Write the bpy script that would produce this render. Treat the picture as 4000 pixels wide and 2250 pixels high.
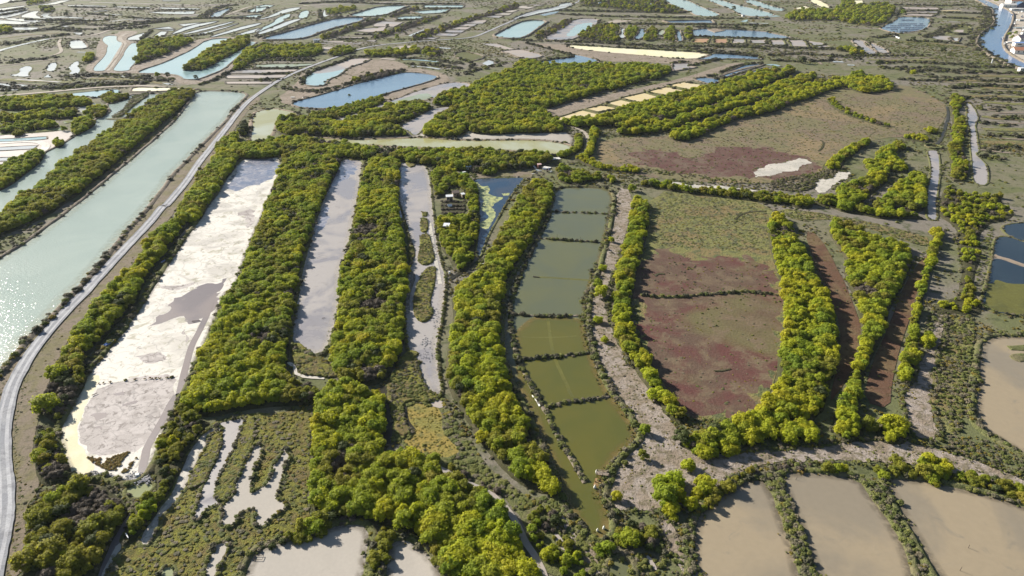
import bpy, bmesh, math, random
import numpy as np
from mathutils import Vector, Matrix
from mathutils.geometry import tessellate_polygon
from mathutils import noise as mnoise

random.seed(7)
rng = np.random.default_rng(11)
for o in list(bpy.data.objects):
    bpy.data.objects.remove(o)
scene = bpy.context.scene
C = scene.collection

# ------------------------------------------------------------------ camera
CAM_H = 100.0
PITCH = math.radians(27.0)
FPX = 2703.0                      # focal length in photo pixels (photo is 4000 x 2250)
cam_data = bpy.data.cameras.new("camera")
cam_data.sensor_width = 36.0
cam_data.lens = FPX / 4000.0 * 36.0
cam_data.clip_start = 1.0
cam_data.clip_end = 20000.0
cam = bpy.data.objects.new("camera", cam_data)
cam.location = (0, 0, CAM_H)
cam.rotation_euler = (math.pi / 2 - PITCH, 0, 0)
C.objects.link(cam)
scene.camera = cam

# ------------------------------------------------------------------ light
SUN_AZ, SUN_EL = math.radians(-54.0), math.radians(26.0)   # azimuth from +Y, negative = left
world = bpy.data.worlds.new("World")
scene.world = world
world.use_nodes = True
wn, wl = world.node_tree.nodes, world.node_tree.links
wn.clear()
sky = wn.new("ShaderNodeTexSky")
sky.sky_type = 'NISHITA'
sky.sun_disc = False
sky.sun_elevation = SUN_EL
sky.sun_rotation = SUN_AZ
sky.altitude = 50.0
sky.air_density = 1.0
sky.dust_density = 0.6
bg = wn.new("ShaderNodeBackground")
bg.inputs["Strength"].default_value = 0.052
wo = wn.new("ShaderNodeOutputWorld")
wl.new(sky.outputs[0], bg.inputs[0])
wl.new(bg.outputs[0], wo.inputs[0])

sun_data = bpy.data.lights.new("sun", 'SUN')
sun_data.energy = 5.0
sun_data.angle = math.radians(0.55)
sun_data.color = (1.0, 0.94, 0.85)
sun = bpy.data.objects.new("sun", sun_data)
sdir = Vector((math.sin(SUN_AZ) * math.cos(SUN_EL), math.cos(SUN_AZ) * math.cos(SUN_EL), math.sin(SUN_EL)))
sun.rotation_euler = (-sdir).to_track_quat('-Z', 'Y').to_euler()
sun.location = sdir * 500
C.objects.link(sun)

scene.view_settings.view_transform = 'Standard'
scene.view_settings.look = 'None'
scene.view_settings.exposure = 1.0
scene.view_settings.gamma = 1.0
scene.view_settings.use_curve_mapping = False

# ------------------------------------------------------------------ helpers
ST, CT = math.sin(PITCH), math.cos(PITCH)

def unproj(px, py, z=0.0):
    """point of the plane at height z seen at a photo pixel (used once, to survey the plan)"""
    dx = (px - 2000.0) / FPX
    dy = -(py - 1125.0) / FPX
    wy = CT + dy * ST
    wz = -ST + dy * CT
    t = (z - CAM_H) / wz
    return (dx * t, wy * t)

def proj(x, y, z=0.0):
    """vectorised world -> photo pixel"""
    zz = z - CAM_H
    depth = y * CT - zz * ST
    up = y * ST + zz * CT
    return 2000.0 + FPX * x / depth, 1125.0 - FPX * up / depth

K1, K2 = 1000 / 2576.0, 1000 / 1932.0
TILES = {'F': (0, 0, 4000 / 2576.0)}
for i in range(4):
    TILES['a%d' % i] = (1000 * i, 0, K1)
    TILES['b%d' % i] = (1000 * i, 300, K1)
    TILES['c%d' % i] = (1000 * i, 800, K2)
    TILES['d%d' % i] = (1000 * i, 1500, K2)
TILES['h'] = (1680, 560, 560 / 1503.0)
TILES['j'] = (2240, 1780, 220 / 911.0)
TILES['r'] = (3640, 0, 360 / 1863.0)
TILES['q'] = (3700, 700, 300 / 724.0)
TILES['s'] = (3500, 250, 500 / 1610.0)

def pts(text):
    out = []
    t = TILES['F']
    for w in text.split():
        if w.endswith(':'):
            t = TILES[w[:-1]]
            continue
        x, y = w.split(',')
        out.append((t[0] + float(x) * t[2], t[1] + float(y) * t[2]))
    return out

def chaikin(p, closed=True, n=2):
    for _ in range(n):
        q = []
        m = len(p)
        rngi = range(m) if closed else range(m - 1)
        if not closed:
            q.append(p[0])
        for i in rngi:
            a, b = p[i], p[(i + 1) % m]
            q.append((a[0] * .75 + b[0] * .25, a[1] * .75 + b[1] * .25))
            q.append((a[0] * .25 + b[0] * .75, a[1] * .25 + b[1] * .75))
        if not closed:
            q.append(p[-1])
        p = q
    return p

def wpoly(text, z=0.0, smooth=1, rough=1.0, closed=True):
    """plan polygon in metres: surveyed corners, rounded, resampled and made a little uneven"""
    p = pts(text)
    if closed and max(q[1] for q in p) - min(q[1] for q in p) < 32:
        smooth = 0
    p = chaikin(p, closed, smooth)
    w = [unproj(max(-900, min(4900, x)), max(-40, min(2700, y)), z) for x, y in p]
    out = []
    m = len(w)
    for i in range(m if closed else m - 1):
        a, b = Vector(w[i]), Vector(w[(i + 1) % m])
        d = (a + b).length / 2
        step = max(0.7, d * 0.0065) * (0.6 if rough >= 2 else 1)
        n = max(1, min(140 if rough >= 2 else 60, int((b - a).length / step)))
        for k in range(n):
            out.append(a.lerp(b, k / n))
    if not closed:
        out.append(Vector(w[-1]))
    res = []
    for v in out:
        d = v.length
        amp = rough * min(0.9, 0.10 + d * 0.0011)
        f = 1.0 / max(2.5, d * 0.016)
        nx = mnoise.noise(Vector((v.x * f, v.y * f, 3.1)))
        ny = mnoise.noise(Vector((v.x * f, v.y * f, 9.7)))
        if rough >= 2:
            for fq, am in ((0.10, 0.7), (0.28, 0.45), (0.7, 0.25)):
                nx += am * 1.6 * mnoise.noise(Vector((v.x * fq, v.y * fq, 21.0))); ny += am * 1.6 * mnoise.noise(Vector((v.x * fq, v.y * fq, 33.0)))
        res.append(Vector((v.x + amp * nx, v.y + amp * ny)))
    if closed:
        area = sum(res[i].x * res[(i + 1) % len(res)].y - res[(i + 1) % len(res)].x * res[i].y for i in range(len(res)))
        if area < 0:
            res.reverse()
    return res

def offset(p, d, closed=True):
    """d > 0 moves outwards for a counter-clockwise polygon"""
    m = len(p)
    out = []
    for i in range(m):
        if closed:
            a, b = p[i - 1], p[(i + 1) % m]
        else:
            a, b = p[max(0, i - 1)], p[min(m - 1, i + 1)]
        t = (b - a)
        if t.length < 1e-6:
            t = Vector((1, 0))
        t.normalize()
        out.append(p[i] + Vector((t.y, -t.x)) * d)
    return out

def link_mesh(name, verts, faces, mat=None, parent=None, smooth=False, loc=None):
    me = bpy.data.meshes.new(name)
    me.from_pydata([tuple(v) for v in verts], [], faces)
    if mat is not None:
        me.materials.append(mat)
    if smooth:
        me.polygons.foreach_set("use_smooth", [True] * len(me.polygons))
    me.update()
    o = bpy.data.objects.new(name, me)
    C.objects.link(o)
    if parent is not None:
        o.parent = parent
    if loc is not None:
        o.location = loc
    return o

def tag(o, label=None, cat=None, group=None, kind=None):
    if label: o["label"] = label
    if cat: o["category"] = cat
    if group: o["group"] = group
    if kind: o["kind"] = kind
    return o

def empty(name, loc, rz=0.0, label=None, cat=None, group=None):
    o = bpy.data.objects.new(name, None)
    o.empty_display_size = 0.3
    o.location = loc
    o.rotation_euler = (0, 0, rz)
    C.objects.link(o)
    return tag(o, label, cat, group)

class MB:
    """collects simple solids into one mesh"""
    def __init__(self):
        self.v, self.f = [], []
    def add(self, vs, fs):
        n = len(self.v)
        self.v += [tuple(v) for v in vs]
        self.f += [tuple(i + n for i in f) for f in fs]
        return self
    def box(self, c, s, rz=0.0, taper=1.0, rx=0.0):
        vs = []
        R = Matrix.Rotation(rz, 3, 'Z') @ Matrix.Rotation(rx, 3, 'X')
        for sx, sy, sz in ((-1, -1, -1), (1, -1, -1), (1, 1, -1), (-1, 1, -1), (-1, -1, 1), (1, -1, 1), (1, 1, 1), (-1, 1, 1)):
            k = taper if sz > 0 else 1.0
            vs.append(Vector(c) + R @ Vector((sx * s[0] / 2 * k, sy * s[1] / 2 * k, sz * s[2] / 2)))
        return self.add(vs, [(0, 3, 2, 1), (4, 5, 6, 7), (0, 1, 5, 4), (1, 2, 6, 5), (2, 3, 7, 6), (3, 0, 4, 7)])
    def tube(self, a, b, r0, r1=None, n=6):
        r1 = r0 if r1 is None else r1
        a, b = Vector(a), Vector(b)
        d = (b - a).normalized()
        u = d.orthogonal().normalized()
        w = d.cross(u)
        vs = []
        for p, r in ((a, r0), (b, r1)):
            for i in range(n):
                t = 2 * math.pi * i / n
                vs.append(p + u * math.cos(t) * r + w * math.sin(t) * r)
        fs = [(i, (i + 1) % n, n + (i + 1) % n, n + i) for i in range(n)]
        fs.append(tuple(range(n - 1, -1, -1)))
        fs.append(tuple(range(n, 2 * n)))
        return self.add(vs, fs)
    def build(self, name, mat, parent=None, smooth=False, loc=None):
        return link_mesh(name, self.v, self.f, mat, parent, smooth, loc)
# ------------------------------------------------------------------ materials
def new_mat(name):
    m = bpy.data.materials.new(name)
    m.use_nodes = True
    nt = m.node_tree
    b = nt.nodes["Principled BSDF"]
    return m, nt, b

def N(nt, kind, **kw):
    n = nt.nodes.new(kind)
    for k, v in kw.items():
        setattr(n, k, v)
    return n

def mixc(nt, fac, a, b, mode='MIX'):
    n = N(nt, "ShaderNodeMix", data_type='RGBA', blend_type=mode)
    for sock, val in ((n.inputs[0], fac), (n.inputs[6], a), (n.inputs[7], b)):
        if hasattr(val, "is_linked"):
            nt.links.new(val, sock)
        elif isinstance(val, (tuple, list)):
            sock.default_value = (*val, 1.0) if len(val) == 3 else val
        else:
            sock.default_value = val
    return n.outputs[2]

def noise_tex(nt, scale, detail=4.0, rough=0.6, dist=0.0, vec=None, stretch=None):
    n = N(nt, "ShaderNodeTexNoise")
    n.inputs["Scale"].default_value = scale
    n.inputs["Detail"].default_value = detail
    n.inputs["Roughness"].default_value = rough
    n.inputs["Distortion"].default_value = dist
    if vec is None:
        g = N(nt, "ShaderNodeNewGeometry")
        vec = g.outputs["Position"]
    if stretch is not None:
        mp = N(nt, "ShaderNodeMapping")
        mp.inputs["Scale"].default_value = stretch[:3]
        if len(stretch) > 3:
            mp.inputs["Rotation"].default_value = (0, 0, stretch[3])
        nt.links.new(vec, mp.inputs[0])
        vec = mp.outputs[0]
    nt.links.new(vec, n.inputs["Vector"])
    return n.outputs["Fac"]

def ramp(nt, fac, lo, hi):
    r = N(nt, "ShaderNodeMapRange")
    r.interpolation_type = 'SMOOTHSTEP'
    r.inputs["From Min"].default_value = lo
    r.inputs["From Max"].default_value = hi
    nt.links.new(fac, r.inputs["Value"])
    return r.outputs["Result"]

def bump(nt, b, height, strength, dist):
    n = N(nt, "ShaderNodeBump")
    n.inputs["Strength"].default_value = strength
    n.inputs["Distance"].default_value = dist
    nt.links.new(height, n.inputs["Height"])
    nt.links.new(n.outputs[0], b.inputs["Normal"])
    return n

def soil(name, base, patch, speck, s_big=0.06, s_mid=0.5, s_fine=3.0, rough=0.95, bmp=0.6, bd=0.25,
         p=(0.45, 0.62), q=(0.5, 0.68), spec=0.15, big2=None):
    """ground: base colour, large patches, small specks, fine grain"""
    m, nt, b = new_mat(name)
    nb = noise_tex(nt, s_big, 5, 0.6, 0.6)
    nm = noise_tex(nt, s_mid, 5, 0.65, 0.3)
    nf = noise_tex(nt, s_fine, 3, 0.7)
    c = mixc(nt, ramp(nt, nb, *p), base, patch)
    if big2:
        n2 = noise_tex(nt, s_big * 0.37, 4, 0.6, 1.0)
        c = mixc(nt, ramp(nt, n2, big2[1], big2[2]), c, big2[0])
    c = mixc(nt, ramp(nt, nm, *q), c, speck)
    g = mixc(nt, nf, (0.55, 0.55, 0.55), (1.4, 1.4, 1.4))
    c = mixc(nt, 1.0, c, g, 'MULTIPLY')
    nt.links.new(c, b.inputs["Base Color"])
    b.inputs["Roughness"].default_value = rough
    b.inputs["Specular IOR Level"].default_value = spec
    if bmp:
        h = N(nt, "ShaderNodeMath", operation='ADD')
        nt.links.new(nm, h.inputs[0]); nt.links.new(nf, h.inputs[1])
        bump(nt, b, h.outputs[0], bmp, bd)
    return m

def water(name, col, col2, rough=0.06, wscale=0.9, wstr=0.25, cs=0.02, spec=0.5, fine=4.0):
    """turbid shallow water: body colour from the silt (a painted glint in one), waves and a sky reflection"""
    m, nt, b = new_mat(name)
    n = noise_tex(nt, cs, 4, 0.55, 0.8)
    c = mixc(nt, ramp(nt, n, 0.35, 0.68), col, col2)
    nt.links.new(c, b.inputs["Base Color"])
    b.inputs["Roughness"].default_value = rough
    b.inputs["IOR"].default_value = 1.33
    b.inputs["Specular IOR Level"].default_value = spec
    w1 = noise_tex(nt, wscale, 3, 0.6, 0.4, stretch=(1, 2.2, 1, 0.5))
    w2 = noise_tex(nt, wscale * fine, 2, 0.5, 0.0)
    h = N(nt, "ShaderNodeMath", operation='MULTIPLY_ADD')
    h.inputs[1].default_value = 0.3
    nt.links.new(w2, h.inputs[0]); nt.links.new(w1, h.inputs[2])
    bump(nt, b, h.outputs[0], wstr, 0.3)
    return m

def wetmud(name, dry, wet, weed, s_big=0.03, p=(0.42, 0.6), wp=(0.62, 0.75), r_dry=0.75, r_wet=0.22, bmp=0.25, spec=0.4, fine=1.2, cracks=0.0):
    """drying mud: dry crust and wet sheen alternate in large soft patches"""
    m, nt, b = new_mat(name)
    nb = noise_tex(nt, s_big, 6, 0.58, 0.8)
    nm = noise_tex(nt, fine * 0.25, 5, 0.7, 1.0)
    nf = noise_tex(nt, fine, 4, 0.7)
    f = ramp(nt, nb, *p)
    c = mixc(nt, f, dry, wet)
    c = mixc(nt, ramp(nt, nm, *wp), c, weed)
    g = mixc(nt, nf, (0.88, 0.88, 0.88), (1.1, 1.1, 1.1))
    c = mixc(nt, 1.0, c, g, 'MULTIPLY')
    nt.links.new(c, b.inputs["Base Color"])
    if cracks:
        geo = N(nt, "ShaderNodeNewGeometry")
        nv = N(nt, "ShaderNodeTexNoise"); nv.inputs["Scale"].default_value = 0.35
        nt.links.new(geo.outputs["Position"], nv.inputs["Vector"])
        va = N(nt, "ShaderNodeVectorMath", operation='MULTIPLY_ADD')
        nt.links.new(nv.outputs["Color"], va.inputs[0]); va.inputs[1].default_value = (5, 5, 0)
        nt.links.new(geo.outputs["Position"], va.inputs[2])
        vo = N(nt, "ShaderNodeTexVoronoi", feature='DISTANCE_TO_EDGE'); vo.inputs["Scale"].default_value = 0.16
        nt.links.new(va.outputs[0], vo.inputs["Vector"])
        line = ramp(nt, vo.outputs["Distance"], 0.0, 0.035)
        dk = mixc(nt, line, (1 - cracks,) * 3, (1.0, 1.0, 1.0))
        c = mixc(nt, 1.0, c, dk, 'MULTIPLY')
        nt.links.new(c, b.inputs["Base Color"])
    r = N(nt, "ShaderNodeMapRange")
    r.inputs["To Min"].default_value = r_dry
    r.inputs["To Max"].default_value = r_wet
    nt.links.new(f, r.inputs["Value"])
    nt.links.new(r.outputs[0], b.inputs["Roughness"])
    b.inputs["Specular IOR Level"].default_value = spec
    bump(nt, b, nf, bmp, 0.06)
    return m

def plain(name, col, rough=0.6, var=0.15, scale=2.0, metal=0.0):
    m, nt, b = new_mat(name)
    n = noise_tex(nt, scale, 4, 0.65)
    c = mixc(nt, n, tuple(x * (1 - var) for x in col), tuple(min(1, x * (1 + var)) for x in col))
    nt.links.new(c, b.inputs["Base Color"])
    b.inputs["Roughness"].default_value = rough
    b.inputs["Metallic"].default_value = metal
    return m

def leaf(name, cols, trans=0.42):
    """foliage: colour varies from plant to plant and from leaf clump to leaf clump"""
    m, nt, b = new_mat(name)
    oi = N(nt, "ShaderNodeObjectInfo")
    cr = N(nt, "ShaderNodeValToRGB")
    el = cr.color_ramp.elements
    while len(el) > 1:
        el.remove(el[-1])
    for i, c in enumerate(cols):
        if i == 0:
            el[0].position = 0.0; e = el[0]
        else:
            e = el.new(i / (len(cols) - 1))
        e.color = (*c, 1)
    nl = noise_tex(nt, 0.055, 3, 0.6, 0.5, vec=oi.outputs["Location"])
    ma = N(nt, "ShaderNodeMath", operation='MULTIPLY_ADD')
    ma.inputs[1].default_value = 0.38
    nt.links.new(oi.outputs["Random"], ma.inputs[0])
    mb = N(nt, "ShaderNodeMapRange")
    for k_, v_ in (("From Min", 0.32), ("From Max", 0.68), ("To Min", 0.0), ("To Max", 0.62)):
        mb.inputs[k_].default_value = v_
    nt.links.new(nl, mb.inputs["Value"]); nt.links.new(mb.outputs[0], ma.inputs[2])
    nt.links.new(ma.outputs[0], cr.inputs[0])
    at = N(nt, "ShaderNodeAttribute")
    at.attribute_name = "tone"
    g = mixc(nt, at.outputs["Fac"], (0.62, 0.62, 0.6), (1.35, 1.32, 1.2))
    c = mixc(nt, 1.0, cr.outputs[0], g, 'MULTIPLY')
    nt.links.new(c, b.inputs["Base Color"])
    b.inputs["Roughness"].default_value = 0.7
    b.inputs["Specular IOR Level"].default_value = 0.2
    tr = N(nt, "ShaderNodeBsdfTranslucent")
    ct_ = mixc(nt, 1.0, c, (1.35, 1.35, 0.9), 'MULTIPLY')
    nt.links.new(ct_, tr.inputs[0])
    mx = N(nt, "ShaderNodeMixShader")
    mx.inputs[0].default_value = trans
    nt.links.new(b.outputs[0], mx.inputs[1]); nt.links.new(tr.outputs[0], mx.inputs[2])
    nt.links.new(mx.outputs[0], nt.nodes["Material Output"].inputs[0])
    return m

M = {}
# ground
M['ground'] = soil("marsh_ground", (0.132, 0.140, 0.062), (0.172, 0.158, 0.100), (0.072, 0.082, 0.036), 0.03, 0.20, 1.6,
                   big2=((0.195, 0.172, 0.140), 0.50, 0.60), p=(0.44, 0.58))
M['bank'] = soil("bank_earth", (0.205, 0.170, 0.130), (0.255, 0.210, 0.165), (0.100, 0.095, 0.055), 0.08, 0.5, 2.5, bmp=0.8)
M['shadebank'] = soil("bank_earth_painted_shade", (0.075, 0.068, 0.048), (0.100, 0.088, 0.062), (0.045, 0.048, 0.028), 0.08, 0.5, 2.5, bmp=0.8)  # earth darkened in colour to paint the shaded faces of far banks
M['sandbank'] = soil("sand_bank_earth", (0.30, 0.235, 0.175), (0.24, 0.19, 0.135), (0.17, 0.14, 0.10), 0.06, 0.3, 2.0)
M['greenbank'] = soil("green_bank_earth", (0.150, 0.155, 0.060), (0.180, 0.160, 0.085), (0.080, 0.095, 0.036), 0.14, 0.8, 3.0, bmp=1.0, bd=0.4)
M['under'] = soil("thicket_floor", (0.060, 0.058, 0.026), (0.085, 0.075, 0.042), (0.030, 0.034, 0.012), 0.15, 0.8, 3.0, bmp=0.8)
M['marsh'] = soil("salt_marsh_turf", (0.205, 0.200, 0.040), (0.175, 0.135, 0.058), (0.105, 0.105, 0.034), 0.16, 0.8, 3.0, bmp=1.0, bd=0.5, q=(0.47, 0.62))
M['turf'] = soil("olive_turf", (0.190, 0.185, 0.066), (0.205, 0.158, 0.072), (0.105, 0.115, 0.052), 0.07, 0.30, 1.6, bmp=1.0, bd=0.4, p=(0.46, 0.57), q=(0.48, 0.62))
M['golden'] = soil("golden_turf", (0.290, 0.220, 0.060), (0.220, 0.200, 0.055), (0.150, 0.140, 0.050), 0.12, 0.7, 2.5, bmp=0.8)
M['field'] = soil("marsh_field", (0.172, 0.152, 0.078), (0.185, 0.140, 0.095), (0.098, 0.102, 0.050), 0.045, 0.30, 1.5, bmp=0.7,
                  big2=((0.23, 0.172, 0.095), 0.50, 0.62), p=(0.44, 0.58))
M['redfield'] = soil("red_marsh_field", (0.112, 0.074, 0.052), (0.115, 0.050, 0.042), (0.160, 0.118, 0.074), 0.05, 0.18, 1.5, bmp=0.6,
                     p=(0.42, 0.62), q=(0.46, 0.66), big2=((0.135, 0.115, 0.055), 0.54, 0.68))
M['red'] = soil("red_glasswort", (0.118, 0.066, 0.052), (0.155, 0.115, 0.082), (0.100, 0.044, 0.040), 0.05, 0.2, 1.5, bmp=0.5, p=(0.44, 0.62), q=(0.45, 0.65))
M['brownditch'] = soil("brown_dry_ditch", (0.125, 0.070, 0.044), (0.150, 0.105, 0.055), (0.090, 0.058, 0.032), 0.08, 0.4, 2.0)
M['sand'] = soil("trampled_sand", (0.330, 0.280, 0.240), (0.245, 0.195, 0.145), (0.165, 0.140, 0.090), 0.16, 0.55, 2.0, q=(0.47, 0.62), bmp=0.9, p=(0.40, 0.62))
M['verge'] = soil("road_verge", (0.210, 0.170, 0.125), (0.175, 0.155, 0.080), (0.120, 0.108, 0.065), 0.10, 0.6, 2.5)
M['gravel'] = soil("gravel_road", (0.265, 0.27, 0.285), (0.34, 0.34, 0.345), (0.21, 0.21, 0.225), 0.08, 0.30, 3.0, bmp=0.3, bd=0.05,
                   p=(0.42, 0.6), q=(0.48, 0.68))
M['rut'] = soil("wheel_rut", (0.45, 0.45, 0.455), (0.36, 0.36, 0.375), (0.34, 0.34, 0.345), 0.09, 0.30, 3.0, bmp=0.2, bd=0.05)
M['concrete'] = plain("pale_concrete", (0.62, 0.60, 0.56), 0.8)
M['straw'] = soil("dry_reeds", (0.290, 0.235, 0.185), (0.225, 0.185, 0.135), (0.150, 0.130, 0.090), 0.10, 0.6, 2.5, bmp=0.9)
M['farlane'] = soil("pale_track", (0.40, 0.35, 0.29), (0.33, 0.28, 0.22), (0.27, 0.23, 0.18), 0.04, 0.2, 1.0, bmp=0.2)
M['port'] = soil("quay_ground", (0.50, 0.44, 0.36), (0.40, 0.35, 0.28), (0.30, 0.26, 0.20), 0.04, 0.15, 1.0, bmp=0.2)
M['rubble'] = soil("rubble_stone", (0.42, 0.41, 0.42), (0.50, 0.48, 0.46), (0.22, 0.22, 0.24), 0.4, 1.5, 5.0, bmp=0.4)
# water
M['turq'] = water("turquoise_water", (0.320, 0.385, 0.335), (0.360, 0.420, 0.365), 0.11, 1.1, 0.37, 0.03)
M['turqfar'] = water("pale_turquoise_water", (0.28, 0.41, 0.42), (0.33, 0.45, 0.45), 0.08, 0.6, 0.12, 0.01)
M['blue'] = water("blue_water", (0.120, 0.200, 0.290), (0.150, 0.240, 0.330), 0.10, 0.7, 0.2, 0.012)
M['river'] = water("river_water", (0.070, 0.160, 0.330), (0.095, 0.200, 0.380), 0.12, 0.4, 0.3, 0.01)
M['olive'] = water("olive_water", (0.092, 0.096, 0.024), (0.112, 0.106, 0.024), 0.08, 1.6, 0.06, 0.05)
M['teal'] = water("grey_teal_water", (0.112, 0.122, 0.070), (0.128, 0.132, 0.062), 0.08, 1.6, 0.06, 0.05)
M['dark'] = water("dark_blue_water", (0.020, 0.034, 0.048), (0.028, 0.044, 0.056), 0.09, 1.0, 0.1, 0.03)
M['glint'] = water("painted_glint_water", (0.44, 0.46, 0.46), (0.56, 0.56, 0.53), 0.14, 0.5, 0.12, 0.02)  # whitish body colour stands in for glint off the water
M['greenw'] = water("pale_green_water", (0.26, 0.27, 0.13), (0.32, 0.36, 0.24), 0.10, 0.7, 0.1, 0.03)
M['yelw'] = water("yellow_green_water", (0.34, 0.315, 0.12), (0.43, 0.44, 0.31), 0.10, 0.6, 0.08, 0.03)
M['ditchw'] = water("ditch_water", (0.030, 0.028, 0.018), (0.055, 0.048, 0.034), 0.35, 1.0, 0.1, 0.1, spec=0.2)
M['ring'] = soil("dead_grass_ring", (0.205, 0.155, 0.110), (0.165, 0.120, 0.085), (0.150, 0.105, 0.075), 0.1, 0.4, 2.0, bmp=0.3)
M['lily'] = water("lily_pond_water", (0.022, 0.050, 0.090), (0.045, 0.060, 0.085), 0.09, 1.0, 0.1, 0.06)
# mud
M['white'] = wetmud("white_salt_mud", (0.64, 0.605, 0.540), (0.52, 0.485, 0.425), (0.38, 0.355, 0.27), s_big=0.07, r_dry=0.75, r_wet=0.45, fine=1.2, bmp=0.7, p=(0.47, 0.60), wp=(0.53, 0.64), spec=0.25, cracks=0.25)
M['greywhite'] = wetmud("grey_white_mud", (0.50, 0.455, 0.425), (0.38, 0.34, 0.315), (0.25, 0.22, 0.20), r_dry=0.8, r_wet=0.65, fine=2.2, bmp=1.2, s_big=0.16, p=(0.46, 0.56), wp=(0.52, 0.62), spec=0.15, cracks=0.3)
M['lav'] = wetmud("lavender_mud", (0.335, 0.308, 0.290), (0.275, 0.258, 0.262), (0.235, 0.212, 0.20), s_big=0.04, p=(0.46, 0.60), r_dry=0.6, r_wet=0.2, wp=(0.57, 0.72), spec=0.4)
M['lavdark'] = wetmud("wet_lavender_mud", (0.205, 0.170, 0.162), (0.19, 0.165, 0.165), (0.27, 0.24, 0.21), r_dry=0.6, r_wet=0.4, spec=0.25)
M['crust'] = wetmud("pale_crust_mud", (0.52, 0.48, 0.41), (0.44, 0.41, 0.35), (0.26, 0.25, 0.18), s_big=0.1, r_dry=0.8, r_wet=0.6, fine=3.0, bmp=0.9, wp=(0.52, 0.66))
M['pale'] = wetmud("pale_mud", (0.42, 0.38, 0.325), (0.375, 0.34, 0.29), (0.34, 0.31, 0.265), s_big=0.03, r_dry=0.8, r_wet=0.6, fine=1.5, bmp=0.4, spec=0.2)
M['tan'] = wetmud("tan_mud", (0.300, 0.242, 0.160), (0.245, 0.207, 0.150), (0.205, 0.178, 0.135), s_big=0.028, p=(0.46, 0.62), r_dry=0.7, r_wet=0.35, wp=(0.58, 0.78), spec=0.3, fine=0.7)
M['pink'] = wetmud("pinkish_mud", (0.37, 0.315, 0.27), (0.35, 0.315, 0.285), (0.30, 0.25, 0.21), s_big=0.02, r_dry=0.7, r_wet=0.3)
M['yellow'] = wetmud("yellow_algae_mat", (0.56, 0.45, 0.23), (0.60, 0.50, 0.30), (0.48, 0.38, 0.19), s_big=0.05, r_dry=0.8, r_wet=0.6, fine=0.6)
M['paleyellow'] = wetmud("pale_yellow_algae_mat", (0.68, 0.64, 0.40), (0.72, 0.68, 0.48), (0.60, 0.56, 0.34), s_big=0.04, r_dry=0.8, r_wet=0.6, fine=0.6)
M['rim'] = wetmud("yellow_white_salt_rim", (0.66, 0.60, 0.40), (0.68, 0.63, 0.47), (0.60, 0.52, 0.28), s_big=0.12, r_dry=0.8, r_wet=0.7, fine=1.5, spec=0.15)
M['orange'] = wetmud("orange_mud", (0.40, 0.245, 0.12), (0.36, 0.21, 0.13), (0.30, 0.2, 0.12), r_dry=0.8, r_wet=0.6)
M['sheen'] = wetmud("painted_sky_sheen", (0.22, 0.225, 0.27), (0.15, 0.17, 0.23), (0.36, 0.345, 0.36), s_big=0.12, p=(0.4, 0.6), wp=(0.5, 0.62), r_dry=0.3, r_wet=0.12, spec=0.5)  # bluish colours paint the sky reflected in wet mud
M['weed'] = soil("water_weed", (0.125, 0.120, 0.030), (0.095, 0.095, 0.028), (0.150, 0.150, 0.045), 0.15, 0.8, 3.0, rough=0.5, bmp=0.3)
M['lilypad'] = wetmud("yellow_lily_pads", (0.42, 0.42, 0.16), (0.36, 0.40, 0.17), (0.10, 0.13, 0.08), s_big=0.3, r_dry=0.6, r_wet=0.5, fine=2.0, wp=(0.48, 0.56))
# foliage
M['tam_bright'] = leaf("tamarisk_leaf_bright", [(0.314, 0.380, 0.026), (0.359, 0.394, 0.026), (0.403, 0.399, 0.028), (0.427, 0.384, 0.030)])
M['tam_green'] = leaf("tamarisk_leaf_green", [(0.196, 0.276, 0.032), (0.260, 0.323, 0.030), (0.305, 0.337, 0.030), (0.334, 0.327, 0.032)])
M['tam_olive'] = leaf("tamarisk_leaf_olive", [(0.195, 0.225, 0.038), (0.235, 0.250, 0.036), (0.270, 0.260, 0.038), (0.300, 0.250, 0.048)])
M['evergreen'] = leaf("evergreen_leaf", [(0.060, 0.080, 0.026), (0.090, 0.110, 0.034), (0.072, 0.086, 0.036)], 0.15)
M['bare'] = leaf("grey_twig", [(0.165, 0.135, 0.110), (0.130, 0.108, 0.088), (0.190, 0.155, 0.118)], 0.1)
M['scrub_green'] = leaf("scrub_leaf_green", [(0.177, 0.202, 0.060), (0.228, 0.235, 0.071), (0.149, 0.179, 0.060), (0.246, 0.235, 0.062)], 0.3)
M['scrub_grey'] = leaf("scrub_leaf_grey", [(0.205, 0.190, 0.125), (0.240, 0.205, 0.150), (0.155, 0.148, 0.092), (0.255, 0.225, 0.165)], 0.15)
M['scrub_gold'] = leaf("scrub_leaf_gold", [(0.297, 0.242, 0.045), (0.241, 0.209, 0.040), (0.264, 0.176, 0.054)], 0.2)
M['bark'] = plain("bark", (0.10, 0.075, 0.055), 0.9)
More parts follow.
